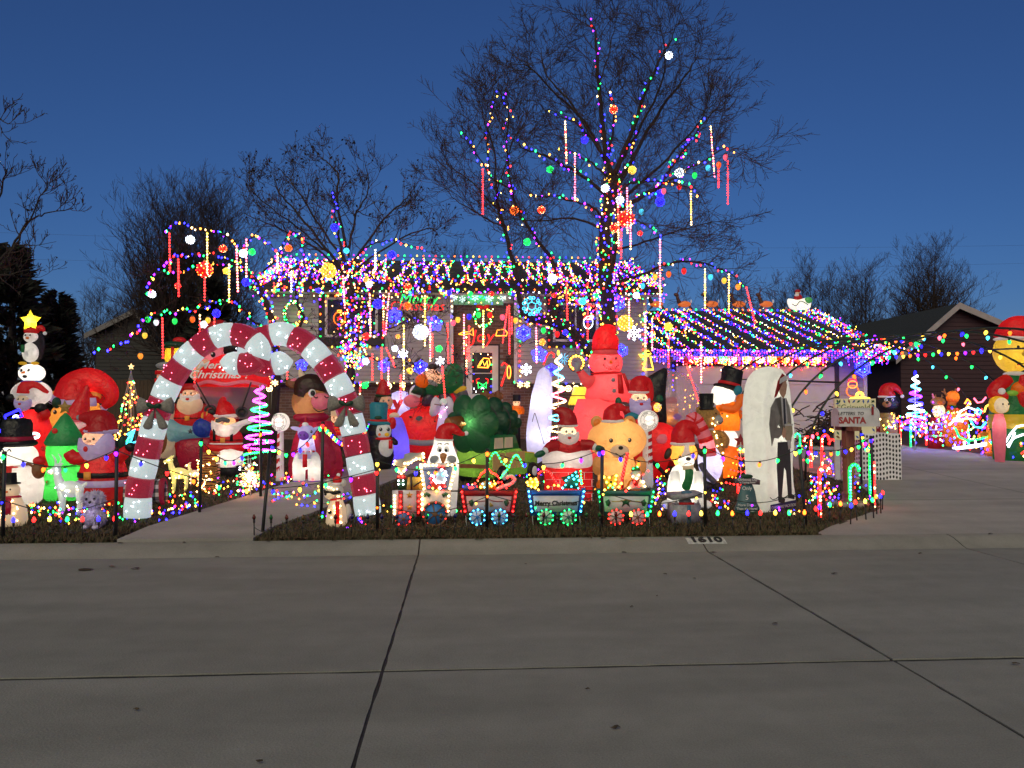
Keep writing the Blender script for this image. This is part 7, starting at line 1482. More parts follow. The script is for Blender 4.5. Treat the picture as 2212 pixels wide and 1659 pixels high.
f = Fig('candy_swirl','glowing orange and white swirl sweet in the raised hand','decoration',1419,v=13.3);f.p('sweet',fabric('fabric_glow_orange',(.85,.4,.08))).e(1420,880,9,10,7);f.lamp(1420,880,1.4,r=.02)
for a in range(3): f.p('swirl','white').bt([(1420+9*math.cos(a*2.1+q*.5)*q/3,880+9*math.sin(a*2.1+q*.5)*q/3,-7) for q in range(4)],1.2)
f = Fig('snow_globe','clear inflatable snow globe with a black back and lit scene inside',INF,1445,v=15.6);g = f.ground();f.p('base','deepred').lat(1445,[(g,50),(935,55),(922,52)]);gl_ = clear('globe_film',(.62,.48,.62),.40,.15);sp_ = f.p('dome',gl_);sp_.e(1448,868,66,68,60,0,0,(28,18));f.p('black_back','black').puff([(1378,824),(1400,808),(1427,799),(1424,850),(1425,925),(1395,905),(1380,870)],14,-52)
f.p('block','amber').bx(1424,880,1464,918,20,-4);f.p('block','amber').bx(1424,862,1434,879,20,-4);f.p('child','skin').e(1447,878,12,12,10,-8);f.p('hat','deepred').e(1447,866,14,9,11,-8);f.p('mitten','purple').e(1458,900,9,7,6,-18);f.lamp(1446,905,3,-16,(1,.7,.4));f.p('cap','grey').e(1437,829,12,10,9,2);rng = random.Random(5);f.bulbs([(1475+rng.gauss(0,18),870+rng.gauss(0,30),rng.uniform(-40,20)) for _ in range(22)],'amber',1.6)
f = Fig('striped_cane','big red and white striped inflatable candy cane behind the puppy',INF,1515,v=12.0);pts_ = [(1531,985),(1526,955),(1514,925),(1504,905),(1494,903),(1490,914),(1494,925)];f.p('cane','pink').bt([(*q,0) for q in pts_],[17,16,14,12,11,10,7],12,6);c_ = bez([Vector((*q,0)) for q in pts_],40)
for i in range(2,38,5): f.p('stripe','red').bt([(c_[i].x,c_[i].y,0),(c_[i+2].x,c_[i+2].y,0)],[17.4-i*.19,17-i*.19],12,2)
f.lamp(1525, 960, 3)
f = Fig('lilac_body','round lilac white inflatable belly with a grey scarf beside the puppy',INF,1536,v=12.3);g = f.ground();f.p('body',fabric('fabric_pale_lilac',(.66,.64,.80))).e(1534,1000,26,42,24,0,-8);f.lamp(1534,1000,6,0,(.85,.82,1));f.p('scarf','dimgrey').bt([(1508,1000,-14),(1520,1022,-20),(1538,1040,-18)],6);f.p('boot','black').e(1524,g-8,14,10,14,-10);f.p('boot','black').e(1546,g-8,12,9,12,-6)
f = Fig('inflatable_puppy','sitting tan and white puppy in a Santa hat with a green tie',INF,1479,1096);g = f.ground()
f.p('body','white').lat(1478,[(g,26),(g-10,36),(1055,36),(1030,32),(1012,24),(1004,14)],2,.85);f.lamp(1478,1050,8);f.lamp(1470,1030,2,-6)
for x in (1439, 1517): f.p('foot', 'white').e(x, g-8, 15, 10, 16, -16)
for x in (1455, 1503): f.p('leg', 'white').bt([(x, 1020, -12), (x-2, 1050, -24), (x, g-4, -28)], [11, 12, 9])
f.p('head','amber').e(1475,978,30,27,25,-4);f.lamp(1475,978,6,-4);f.p('blaze','white').puff([(1471,958),(1480,958),(1481,972),(1486,984),(1475,990),(1464,984),(1469,972)],4,-27);f.p('muzzle','white').e(1475,995,18,13,14,-24);f.lamp(1475,996,1.6,-24,r=.02);f.lamp(1454,1052,1.6,-24,r=.02);f.lamp(1502,1052,1.6,-24,r=.02);f.p('nose','black').e(1476,989,5.4,4,4,-37);f.p('mouth_line','black').bt([(1468,1000,-36),(1476,997,-38),(1484,1000,-36)],.8);eyes(f,[(1461,985),(1490,983)],2.8,-27)  # extra small lamps added in muzzle and front legs to whiten them
f.p('ear','darkbrown').puff([(1450,970),(1440,968),(1432,985),(1438,992),(1448,982)],6,-8);f.p('ear','darkbrown').puff([(1500,965),(1514,970),(1521,982),(1514,986),(1503,978)],6,-8);f.p('hat','red').bt([(1474,955,-4),(1473,935,-4),(1478,920,-4),(1497,922,-2),(1508,940,-4)],[26,23,14,9,5],14,5);f.p('trim','white').e(1473,958,27,7,25,-5);f.p('collar','cream').bx(1467,1002,1489,1013,5,-32);f.p('tie','green').puff([(1470,1012),(1487,1012),(1486,1035),(1480,1054),(1473,1057),(1464,1051),(1464,1042),(1469,1030)],4,-34)
f = Fig('silver_gift','silver gift box with blue ribbon and its lid popped open','gift',1477,1128);g = f.ground();silv = noisy('silver_paper',(.16,.16,.20),(.34,.32,.38),12,.45,.4);rib = noisy('blue_ribbon',(.03,.10,.18),(.05,.16,.26),12,.5);f.p('box',silv).bx(1448,1088,1507,g,46,-23);f.p('ribbon',rib).bx(1478,1088.5,1485,g,1,-24.2);f.p('lid',silv).bx(1445,1063,1509,1075,52,-26,-4);f.p('bow',rib).e(1477,1062,12,4,6,-20)
for a,c in ((1450,1460),(1497,1506)): f.p('flap',silv).pr([(a,1088),(c,1088),((a+c)/2,1076)],1,-22)
f.p('kitten','dimgrey').e(1478,1082,14,8,12,-8);f.p('lining','deepred').bx(1462,1083,1494,1088,2,-20)
f = Fig('tinsel_bear','gold tinsel bear in a tall black hat','light figure',1532,v=12.9);g = f.ground();gt = noisy('gold_tinsel',(.25,.13,.03),(.50,.29,.08),40,.4,.9);f.p('body',gt).lat(1545,[(g,16),(985,20),(950,22),(930,14)]);f.p('head',gt).e(1530,902,28,24,22);f.p('snout','grey').e(1546,907,11,11,9,-16);eyes(f,[(1540,893),(1553,893)],1.8,-20,white=False);f.p('smile','black').bt([(1543,912,-25),(1549,914,-25),(1554,909,-25)],1);f.p('hat','black').lat(1526,[(885,18),(882,18),(880,14),(850,15.5)]);f.p('belt','black').e(1545,944,22,3,20)
for x in (1510, 1542): f.p('ear', gt).e(x, 886, 7, 8, 5)
f.p('arm',gt).bt([(1555,935,-8),(1563,950,-16),(1558,965,-20)],[8,8,6]);rng = random.Random(2);f.bulbs([(1540+rng.gauss(0,10),rng.uniform(890,g),-22) for _ in range(26)],'warm',1.9)
f = Fig('saluting_snowman','snowman in a red coat tipping its black top hat',INF,1570,v=13.0);g = f.ground();f.p('head','white').e(1562,853,26,26,24);f.lamp(1562,855,8);f.p('coat','carrot').lat(1570,[(930,27),(910,29),(885,26),(868,18)],0,.85);f.lamp(1570,905,7);f.p('belly','white').e(1570,950,24,26,22);f.lamp(1570,950,5);f.p('leg','carrot').bt([(1572,965,0),(1566,1000,-4),(1570,1030,-6)],[22,28,20],14);f.lamp(1568,1005,5,-4);f.p('hat','black').bt([(1576,836,0),(1580,818,0),(1582,800,0),(1583,796,0)],[24,22,23,14],16);f.p('brim','black').e(1572,838,32,7,28,0,15);f.p('band','red').bt([(1575,833,0),(1576.5,827,0)],[25,24.3],16,2)
f.p('arm','carrot').bt([(1552,880,-14),(1575,885,-22),(1590,868,-24),(1590,852,-24)],[9,9,8,7]);f.p('mitten','teal').e(1585,844,9,11,7,-25,20);f.p('carrot','orange').bt([(1588,861,-4),(1602,863,-10)],[4,1]);f.p('arm','carrot').bt([(1592,890,-4),(1604,902,-8)],[8,7]);f.p('mitten','teal').e(1606,904,9,8,8,-10);f.p('frosted_cone',pm('frosting',(.55,.30,.28))).bt([(1604,897,-12),(1612,878,-12),(1616,868,-12)],[9,6,3])
f = Fig('red_light_tree','little red tree of curved light rows topped by a red star','light tree',1600,v=11.9);g = f.ground();f.p('pole',plain('white_pole',(.6,.6,.62))).t([(1600,g),(1600,955)],1);f.p('star',pm('red',(.30,.015,.02))).pr(star_pts(1600,952,15),3)
for i in range(6): y = 972+i*14;w_ = 8+i*5;b = f.p('row',PM['red']);b.bt([(1600-w_,y,0),(1600,y+5,-4),(1600+w_,y,0)],.8,5);f.bulbs([(1600-w_+2*w_*q/(3+i),y+5*math.sin(math.pi*q/(3+i)),-5) for q in range(4+i)],'red' if i % 2 else 'orange',2.4,b)
f.bulbs([(1597,970,-4),(1605,973,-4)],None,3.5,None,['green','yellow']);f = Fig('pink_balloon','glowing pink inflatable edge beside the white figure panel',INF,1626,v=12.6);f.p('body',fabric('fabric_magenta',(.7,.2,.75))).lat(1626,[(f.ground(),8),(955,12),(925,14),(905,8),(900,2)]);f.lamp(1626,925,2.5)
f = Fig('countdown_sign','bell shaped countdown sign reading Only 5 More Days','sign',1613,1110);g = f.ground();tl = pm('slate_teal',(.05,.13,.15));bs = f.p('bell',tl);bs.pr([(1602,1046),(1625,1046),(1631,1062),(1635,1085),(1641,1098),(1640,1104),(1588,1104),(1587,1098),(1593,1085),(1597,1062)],3);f.p('banner',pm('slate_grey',(.12,.11,.13))).pr([(1586,1033),(1600,1030),(1625,1032),(1641,1037),(1640,1047),(1588,1044)],3,-3.2);f.p('stake','black').t([(1613,1104),(1613,g)],1.2);f.p('holly','dark_green').e(1612,1029,14,5,3,-2);f.p('base_garland','dark_green').bt([(1586,1105,-2),(1613,1108,-4),(1642,1105,-2)],2.5)
wl_ = noisy('chalk_lettering', (.50, .52, .52), (.62, .64, .64), 8, .8)
for s_,y,z,d in (('Christmas Day',1036,7.2,-3.4),('is Coming Soon!',1042,5.2,-3.4),('Only',1055,11,-.3),('5',1075,15,-.3),('More Days...',1091,8,-.3),("Then it's Here!",1099,7.6,-.3)): p = P(1613.5,y,f.v)-f.o;p.y = (d-.3)*f.k;text(s_,'lettering',wl_,p,z*f.k,f.root,ext=.001,bold=.001)
# the tall white panel with a printed figure, turned to the right
vm = gv(1690,1104);mo_ = gp(1688,1104);man = thing('printed_panel','tall white puffed panel printed with a man in grey jacket and dark trousers',INF,mo_);man.rotation_euler[2] = R(36)
HM = 2.0*vm/10.7;out = [(-.36,0),(-.37,.08),(-.34,.42),(-.37,.75),(-.40,1.05),(-.41,1.4),(-.37,1.68),(-.28,1.86),(-.12,1.96),(.04,1.98),(.18,1.90),(.27,1.74),(.30,1.55),(.37,1.25),(.38,.95),(.33,.65),(.34,.35),(.39,.12),(.38,0)];oc = bez([Vector((a,0,h)) for a,h in out],72)
wp_ = fabric('fabric_panel_white', (.74, .74, .68)); b = B([wp_]); n = len(oc); cx_ = Vector((0, 0, .95))
for q,y in ((.03,-.005),(.6,-.012),(.93,0),(.985,.015),(1,.05),(1.02,.17),(1,.30),(.97,.335),(.9,.36),(.03,.38)): b.v += [tuple(cx_+(p-cx_)*q+Vector((0,y,0))) for p in oc]
b.f = [[i*n+j,i*n+(j+1) % n,(i+1)*n+(j+1) % n,(i+1)*n+j] for i in range(9) for j in range(n)];b.mi = [0]*len(b.f);b.obj('panel',man)
for h,e in ((.45,4),(1.05,5.5),(1.6,4)): d = bpy.data.lights.new('inner_lamp','POINT');d.energy = e*LAMP;d.color = (1,.97,.82);d.shadow_soft_size = .05;o = bpy.data.objects.new('inner_lamp',d);COL.objects.link(o);o.parent = man;o.location = (-.02,.19,h)
def pf(nm, c, pts, dy=-.02, sm=0): 
    m = noisy('print_'+nm,tuple(q*.75 for q in c),c,14,.8,.15);q = B([m]);q.prism([(a,dy,h) for a,h in pts],(0,.004,0));q.obj(nm,man,False)
pf('trousers',(.035,.038,.05),[(-.10,.95),(-.13,.6),(-.10,.2),(-.02,.18),(.05,.6),(.10,.55),(.14,.22),(.24,.2),(.22,.6),(.20,.95)]);pf('shoes',(.03,.03,.03),[(-.12,.2),(-.10,.13),(.04,.10),(.06,.16),(-.02,.2)],-.024);pf('shoe',(.03,.03,.03),[(.13,.24),(.14,.17),(.30,.14),(.30,.19),(.24,.22)],-.024)
pf('jacket',(.24,.235,.215),[(-.25,.9),(-.30,1.15),(-.27,1.42),(-.15,1.55),(.0,1.58),(.05,1.3),(.10,.98),(.22,.95),(.24,1.2),(.22,1.42),(.14,1.54),(.02,1.6),(-.12,1.58)][:8]+[(.24,.95),(.25,1.25),(.20,1.45),(.12,1.56)]);pf('shirt',(.50,.50,.52),[(-.02,1.56),(.10,1.56),(.14,1.25),(.10,1.08),(.03,1.2)],-.025);pf('tie',(.03,.035,.05),[(.03,1.55),(.07,1.55),(.10,1.2),(.06,1.12),(.04,1.2)],-.03)
pf('face',(.50,.30,.20),[(-.05,1.62),(-.07,1.75),(-.02,1.83),(.08,1.84),(.13,1.74),(.10,1.62),(.03,1.55)],-.03);pf('hat',(.35,.012,.012),[(-.10,1.80),(-.16,1.66),(-.20,1.56),(-.14,1.58),(-.10,1.70),(.0,1.90),(.10,1.86),(.12,1.80)],-.034);pf('hat_trim',(.6,.6,.6),[(-.07,1.75),(-.06,1.82),(.10,1.88),(.13,1.82)],-.038)
pf('sleeve',(.20,.195,.18),[(-.28,1.40),(-.32,1.2),(-.28,1.02),(-.10,1.0),(.0,1.06),(-.02,1.14),(-.15,1.16),(-.18,1.38)],-.027);pf('hand',(.5,.3,.2),[(-.02,1.05),(.02,1.16),(.08,1.12),(.08,1.02),(.02,1.0)],-.034);pf('bowl',(.38,.33,.22),[(.06,1.18),(.04,1.06),(.10,.97),(.20,.97),(.26,1.06),(.25,1.18),(.16,1.22)],-.031);pf('bowl_rim',(.5,.5,.48),[(.05,1.17),(.26,1.17),(.26,1.2),(.05,1.2)],-.036);pf('napkin',(.5,.5,.5),[(.12,.97),(.20,.97),(.21,.86),(.14,.84)],-.034)
pf('label',(.02,.02,.10),[(-.30,.02),(.34,.02),(.35,.13),(-.30,.11)],-.022);text('CHRISTMAS VACATION','lettering',wl_,(.02,-.027,.065),.058,man,ext=.001)
b = B([cable_m]);b.tube([(.36*math.cos(a*.3),-.06-.02*math.sin(a),.2+.02*math.sin(a*2)) for a in range(11)],.006,4);b.obj('cord',man)
# letter box, house sign and parcels
postm = noisy('stained_post',(.13,.045,.025),(.24,.09,.05),5,.7,.3,stretch=(6,6,.8));mbm = noisy('white_mailbox',(.50,.49,.50),(.60,.59,.60),6,.5,.1)
mb = gp(1834,1090);mk = depth(mb)/FD;mbx = thing('mailbox','white letters to Santa mailbox on a turned brown post','mailbox',mb);
def MZ(y): return P(1840, y, mb.y).z-mb.z
b = B([postm]);b.lathe((0,0,0),[(.16,0),(.16,.04),(.10,.06),(.085,.10),(.10,.16),(.075,.20),(.08,MZ(990)),(.095,MZ(985)),(.09,MZ(970)),(.07,MZ(962))],14);b.box((-.065,-.065,MZ(964)),(.065,.065,MZ(921)));b.box((-.065,-.26,MZ(930)),(.065,.26,MZ(921.3)));b.obj('post',mbx,False)
b = B([mbm]);r_ = .125;x0m,x1m = P(1804,900,mb.y).x-mb.x,P(1887,900,mb.y).x-mb.x;z0m,zt = MZ(921),MZ(881);pr_ = [(-r_,z0m),(r_,z0m)]+[(r_*math.cos(a*.2618),zt-r_*.8+r_*.8*math.sin(a*.2618)) for a in range(13)];b.prism([(x0m,y,z) for y,z in pr_],(x1m-x0m,0,0));o = b.obj('box',mbx,False);b = B([mbm]);b.prism([(x1m+.001,y*1.05,z0m+(z-z0m)*1.03) for y,z in pr_],(.02,0,0));b.obj('door',mbx,False)
b = B([PM['red']]); b.box((x1m-.10, -r_-.012, zt-.10), (x1m-.07, -r_-.002, zt+.02)); b.obj('flag', mbx, False)
text('LETTERS  TO','lettering',PM['black'],(x0m+.17,-r_-.002,z0m+.185),.066,mbx,ext=.002,shear=.2);text('SANTA','lettering',noisy('red_print',(.30,.03,.03),(.36,.05,.05),8,.8),(x0m+.19,-r_-.002,z0m+.085),.125,mbx,ext=.002,bold=.005);b = B([kerb_conc]);b.lathe((0,.05,-.03),[(.30,0),(.30,.05),(.27,.07)],20);tag(b.obj('stepping_stone'),'round grey stone at the foot of the mailbox post','stone');bpy.data.objects['stepping_stone'].location = mb
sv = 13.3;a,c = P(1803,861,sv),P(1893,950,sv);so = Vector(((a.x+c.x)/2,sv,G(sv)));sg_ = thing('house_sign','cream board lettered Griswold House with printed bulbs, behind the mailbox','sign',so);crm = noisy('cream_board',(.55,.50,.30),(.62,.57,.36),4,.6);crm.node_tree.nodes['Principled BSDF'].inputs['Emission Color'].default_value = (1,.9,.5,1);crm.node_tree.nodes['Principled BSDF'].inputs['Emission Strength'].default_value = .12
b = B([crm]); b.box((a.x-so.x, 0, c.z-so.z), (c.x-so.x, .05, a.z-so.z)); b.obj('board', sg_, False)
for x in (a.x,c.x-.09): b = B([noisy('white_wrap',(.5,.48,.5),(.6,.58,.6),8,.7)]);b.box((x-so.x,.01,0),(x+.09-so.x,.045,c.z-so.z-.003));b.obj('post',sg_,False)
gl2 = pm('olive_print',(.10,.16,.05));text('\u201cGriswold\u201d','lettering',gl2,(.0,-.004,a.z-so.z-.16),.145,sg_,ext=.002);text('House','lettering',gl2,(.0,-.004,a.z-so.z-.30),.145,sg_,ext=.002)
rng = random.Random(3)
for i in range(34):
    t = i/34; per = 2*((c.x-a.x)+(a.z-c.z)); s_ = t*per; W_, H_ = c.x-a.x, a.z-c.z
    x,z = (s_,H_) if s_ < W_ else ((W_,H_-(s_-W_)) if s_ < W_+H_ else ((W_-(s_-W_-H_),0) if s_ < 2*W_+H_ else (0,s_-2*W_-H_)));x = min(max(x,.05),W_-.05);z = min(max(z,.05),H_-.05)
    b = B([PM[rng.choice(['red','green','gold','blue'])]]);th = rng.uniform(0,3.14);q = Vector((a.x-so.x+x,-.003,c.z-so.z+z));u = Vector((math.cos(th),0,math.sin(th)));w_ = Vector((-u.z,0,u.x));b.prism([q+u*.042,q+w_*.018,q-u*.042,q-w_*.018],(0,.002,0));b.obj('printed_bulb',sg_,False)
motif('light_motif','yellow rope light bow standing above the house sign','light motif',3385,1555,13.4,[('loop','yellow',4,True,ring(3385,1556,12,10)),('arm','yellow',4,False,[(3348,1571),(3372,1566),(3398,1566),(3424,1571)])],r=.025)
bv = 13.25;a,c = P(1862,937,bv),P(1948,1042,bv);bo = Vector(((a.x+c.x)/2,bv,G(bv)));pb = thing('dotted_parcel','big white parcel covered in wavy rows of black dots','gift',bo);b = B([noisy('parcel_wrap',(.70,.68,.70),(.78,.76,.78),8,.7)]);dpt = .75;hgt = a.z-bo.z;wd_ = c.x-a.x;b.box((-wd_/2,0,0),(wd_/2,dpt,hgt));b.obj('box',pb,False);b = B([PM['black']])
for face in (0, 1):
    n_ = 12 if face == 0 else 10
    for i in range(n_):
        for j in range(10):
            u = (i+.5)/n_; z = hgt*(j+.5)/10+.018*math.sin(i*.9+j*.3); 
            q = [(.019*math.cos(t), .029*math.sin(t)) for t in [k*1.047 for k in range(6)]]
            if face == 0: b.prism([(-wd_/2+wd_*u+p0, -.002, z+p1) for p0, p1 in q], (0, .0015, 0))
            else: b.prism([(-wd_/2-.002, dpt*u+p0, z+p1) for p0, p1 in q], (.0015, 0, 0))
b.obj('printed_dots', pb, False, kind='stuff')
f = Fig('red_parcel','red patterned parcel standing on the drive behind the mailbox','gift',1895,v=14.6);g = f.ground();f.p('box',pm('red',(.30,.015,.02))).bx(1868,914,1901,g,40,0)
for i in range(12): f.p('snow_dot', PM['white']).e(1872+(i % 4)*8, 920+(i//4)*10+(i % 2)*4, 1.6, 1.6, .5, -.5)
# brush pile before the garage
b = B([twigm, lm]); rng = random.Random(12); c = P(1795, 880, 19.5); c.z = G(19.5)
for i in range(420):
    a = rng.uniform(0,6.28);r = rng.gauss(0,.45);p = c+Vector((r*math.cos(a)*1.3,r*math.sin(a)*.6,abs(rng.gauss(0,.35))));d = Vector((rng.gauss(0,1),rng.gauss(0,1),rng.gauss(0,.6))).normalized()*rng.uniform(.3,.8);b.m(i % 2);b.tube([p-d*.5,p+Vector((0,0,.04)),p+d*.5],rng.uniform(.008,.022),4)
tag(b.obj('brush_pile',kind='stuff'),'dark heap of cut branches before the garage door','brush pile');minis('coloured lights strewn over the brush pile',[[c+Vector((math.cos(q)*.8,-.6,.15+.35*abs(math.sin(q*1.7)))) for q in [k*.5 for k in range(14)]]],.22,.03,MULTI,.1)

# ---------------------------------------------------------------- beyond the drive on the right
f = Fig('black_bear','black bear in a Santa hat and plaid jacket beyond the drive',INF,1917,v=18.8);g = f.ground();f.p('body',pm('plaid',(.30,.20,.05))).lat(1917,[(g,18),(920,22),(892,16)],0);f.p('head','black').e(1920,868,23,19,18);f.p('snout','tan').e(1908,873,9,7,8,-14);f.p('nose','black').e(1905,870,3,2.4,3,-21);f.p('hat','red').bt([(1916,856,0),(1915,842,0),(1932,836,0),(1946,852,-4)],[18,14,8,3],12);f.p('trim','white').e(1915,857,19,4,17,-1);f.p('pompom','white').e(1949,856,4,4)
for x in (1905,1919): e1 = f.p('eye','white');e1.e(x,864,3.4,3.4,2,-16);f.p('pupil','black',e1).e(x-.5,864,1.8,1.8,1.4,-17.6)
f.lamp(1917, 905, 2)
spiral('spiral tree of white and blue lights before the maroon house',1977,812,935,4,22,8,18.2,['white','cyan','purple','blue'],2.6,190,'blue')
def anta(f, x, y, s, m='tan'):
    for q in (-1,1): b = f.p('antler',m);b.bt([(x+q*.15*s,y),(x+q*.45*s,y-.3*s),(x+q*.5*s,y-.7*s)],[.08*s,.10*s,.05*s]);b.bt([(x+q*.42*s,y-.28*s),(x+q*.75*s,y-.45*s)],[.08*s,.04*s])
f = Fig('standing_reindeer','tan reindeer with long ears in a striped skirt on the right lawn',INF,2026,v=18.6);g = f.ground();f.p('head','tan').e(2026,868,16,10,11);f.p('face','orange').e(2024,870,6,4,4,-10);f.p('ear','pink').bt([(2018,862),(2014,850)],[3,1.5]);f.p('chest','cream').e(2028,888,13,16,12);f.lamp(2028,886,3);f.p('skirt','deepred').lat(2022,[(g,16),(935,14),(902,9)]);
for y in (915,928,941): f.p('stripe','white').lat(2022,[(y+2,13.5+(y-915)*.08),(y-1.5,12.6+(y-915)*.08)])
anta(f, 2028, 862, 14)
f = Fig('orange_moose','tall orange moose with brown antlers and green collar on the right lawn',INF,2060,v=18.9);g = f.ground();f.p('head','orange').e(2058,858,14,14,12);f.p('neck','orange').bt([(2058,862),(2055,880),(2057,895)],[9,8,14]);f.p('body','orange').puff([(2040,890),(2060,882),(2085,888),(2092,915),(2085,g-3),(2045,g-3),(2038,915)],14,2);f.lamp(2060,905,6);f.lamp(2058,858,3);f.p('collar','green').e(2054,878,11,4,9,-2);anta(f,2052,856,24);f.p('scarf_knot','red').e(2044,880,4,5,4,-8)
def ropefig(label,v,parts): return motif('light_motif',label,'light motif',parts[0][4][0][0]/.5486,parts[0][4][0][1]/.5486,v,[(n,k,s_,c,[(x/.5486,y/.5486) for x,y in p]) for n,k,s_,c,p in parts],r=.022)
ropefig('white rope light horse and sleigh rider on the right lawn',17.6,[('back','white',4,False,[(2065,905),(2075,888),(2092,880),(2108,886),(2112,896)]),('belly','warm',4,False,[(2070,900),(2086,894),(2104,898)]),('belly','warm',4,False,[(2070,908),(2088,904),(2110,906)]),('mane','cyan',4,True,[(2106,890),(2112,882),(2120,888),(2116,896)]),('leg','white',4,False,[(2050,918),(2062,908),(2080,910)]),('rider','red',4,True,[(2102,902),(2110,892),(2118,902),(2112,910)])])
ropefig('green rope light sleigh with white runners on the right lawn',16.9,[('hull','green',4,False,[(2064,925),(2072,944),(2090,952),(2118,948),(2140,940)]),('runner','white',4,False,[(2058,968),(2100,962),(2136,956)]),('runner','white',4,False,[(2064,970),(2100,966),(2138,960)]),('strut','white',4,False,[(2084,966),(2082,954)]),('strut','white',4,False,[(2108,962),(2106,950)]),('rail','cyan',4,False,[(2095,905),(2105,922),(2120,924),(2130,912)])])
ropefig('white rope light deer at the right picture edge',15.8,[('back','white',4,False,[(2172,955),(2182,938),(2196,922),(2212,918)]),('chest','white',4,False,[(2176,962),(2190,946),(2212,938)]),('leg','white',4,False,[(2178,966),(2186,950),(2192,934)])])
ropefig('gold rope light antlers before the maroon house',18.0,[('antler','amber',4,False,[(2084,872),(2090,862),(2096,868),(2088,880)]),('antler','pink',4,False,[(2104,860),(2112,870),(2122,868),(2130,858)]),('antler','yellow',4,False,[(2126,890),(2130,878),(2138,872)])])
f = Fig('huge_elf','huge yellow faced elf in red hat and red and green coat at the right edge',INF,2186,v=16.2);g = f.ground();yg = fabric('fabric_ochre',(.62,.42,.04));f.p('head',yg).puff([(2150,765),(2154,738),(2170,730),(2195,730),(2220,740),(2224,770),(2212,798),(2185,806),(2162,792)],32);f.lamp(2188,768,12,-4);eyes(f,[(2178,752),(2202,752)],3.2,-30,white=False);f.p('nose',yg).e(2190,766,6,5,5,-32);f.p('smile','black').bt([(2168,778,-29),(2188,788,-31),(2208,778,-29)],1.1)
f.p('hat','red').bt([(2186,730,0),(2192,712,0),(2212,702,0),(2235,710,0)],[36,30,20,10],14);f.p('trim','white').e(2186,732,38,6,34,-2);f.lamp(2195,718,3);f.p('collar','white').e(2188,808,22,6,20,-4);f.p('coat','green').lat(2192,[(g,44),(920,48),(890,50),(840,40),(810,22)],0,.8);f.p('front','red').puff([(2178,812),(2200,812),(2206,850),(2196,880),(2180,878),(2172,850)],8,-36);f.p('belly','carrot').e(2186,842,23,18,14,-30);f.lamp(2186,842,6,-30,(1,.8,.6));f.p('hem','yellow').lat(2190,[(925,50),(895,51)],0,.82);f.lamp(2190,905,6)
f.p('sleeve','red').bt([(2168,822,-10),(2140,836,-20),(2128,852,-24),(2150,856,-40)],[14,14,11,7],12);f.p('cuff','white').e(2136,846,7,7,7,-40);f.p('glove','lime').e(2156,850,12,6,6,-44)
f = Fig('yellow_haired_girl','pale girl with yellow hair standing before the huge elf',INF,2160,v=15.8);g = f.ground();f.p('hair','yellow').puff([(2140,880),(2142,862),(2158,855),(2175,862),(2180,885),(2172,892),(2148,892)],14,4);f.p('face','white').e(2159,876,16,17,13,-6);eyes(f,[(2154,873),(2166,873)],1.8,-18,white=False);f.p('dress','pink').lat(2160,[(g,9),(945,13),(915,13),(894,8)]);f.lamp(2160,876,3,-4);f.lamp(2160,915,2)
f = Fig('gingerbread_figure','orange gingerbread figure with a red bow at the right lawn edge',INF,2147,985);g = f.ground();f.p('head','orange').e(2150,912,17,15,12);f.p('hat','red').bt([(2150,902),(2148,892),(2146,886)],[12,8,2],12);f.p('body','orange').lat(2147,[(g,12),(g-6,18),(955,18),(930,13)]);f.p('bow','red').puff([(2138,922),(2147,927),(2158,921),(2158,932),(2147,929),(2138,933)],5,-12);eyes(f,[(2144,910),(2156,909)],1.6,-11,white=False);f.lamp(2150,912,3);f.lamp(2147,950,4)
for x in (2124, 2168): f.p('arm', 'orange').e(x, 938, 9, 6, 6, -2)
for x in (2138, 2157): f.p('foot', 'orange').e(x, g-4, 10, 6, 9, -6)
for i, y in enumerate((940, 952)): f.p('button', 'red').e(2146, y, 2.2, 2.2, 1, -18)
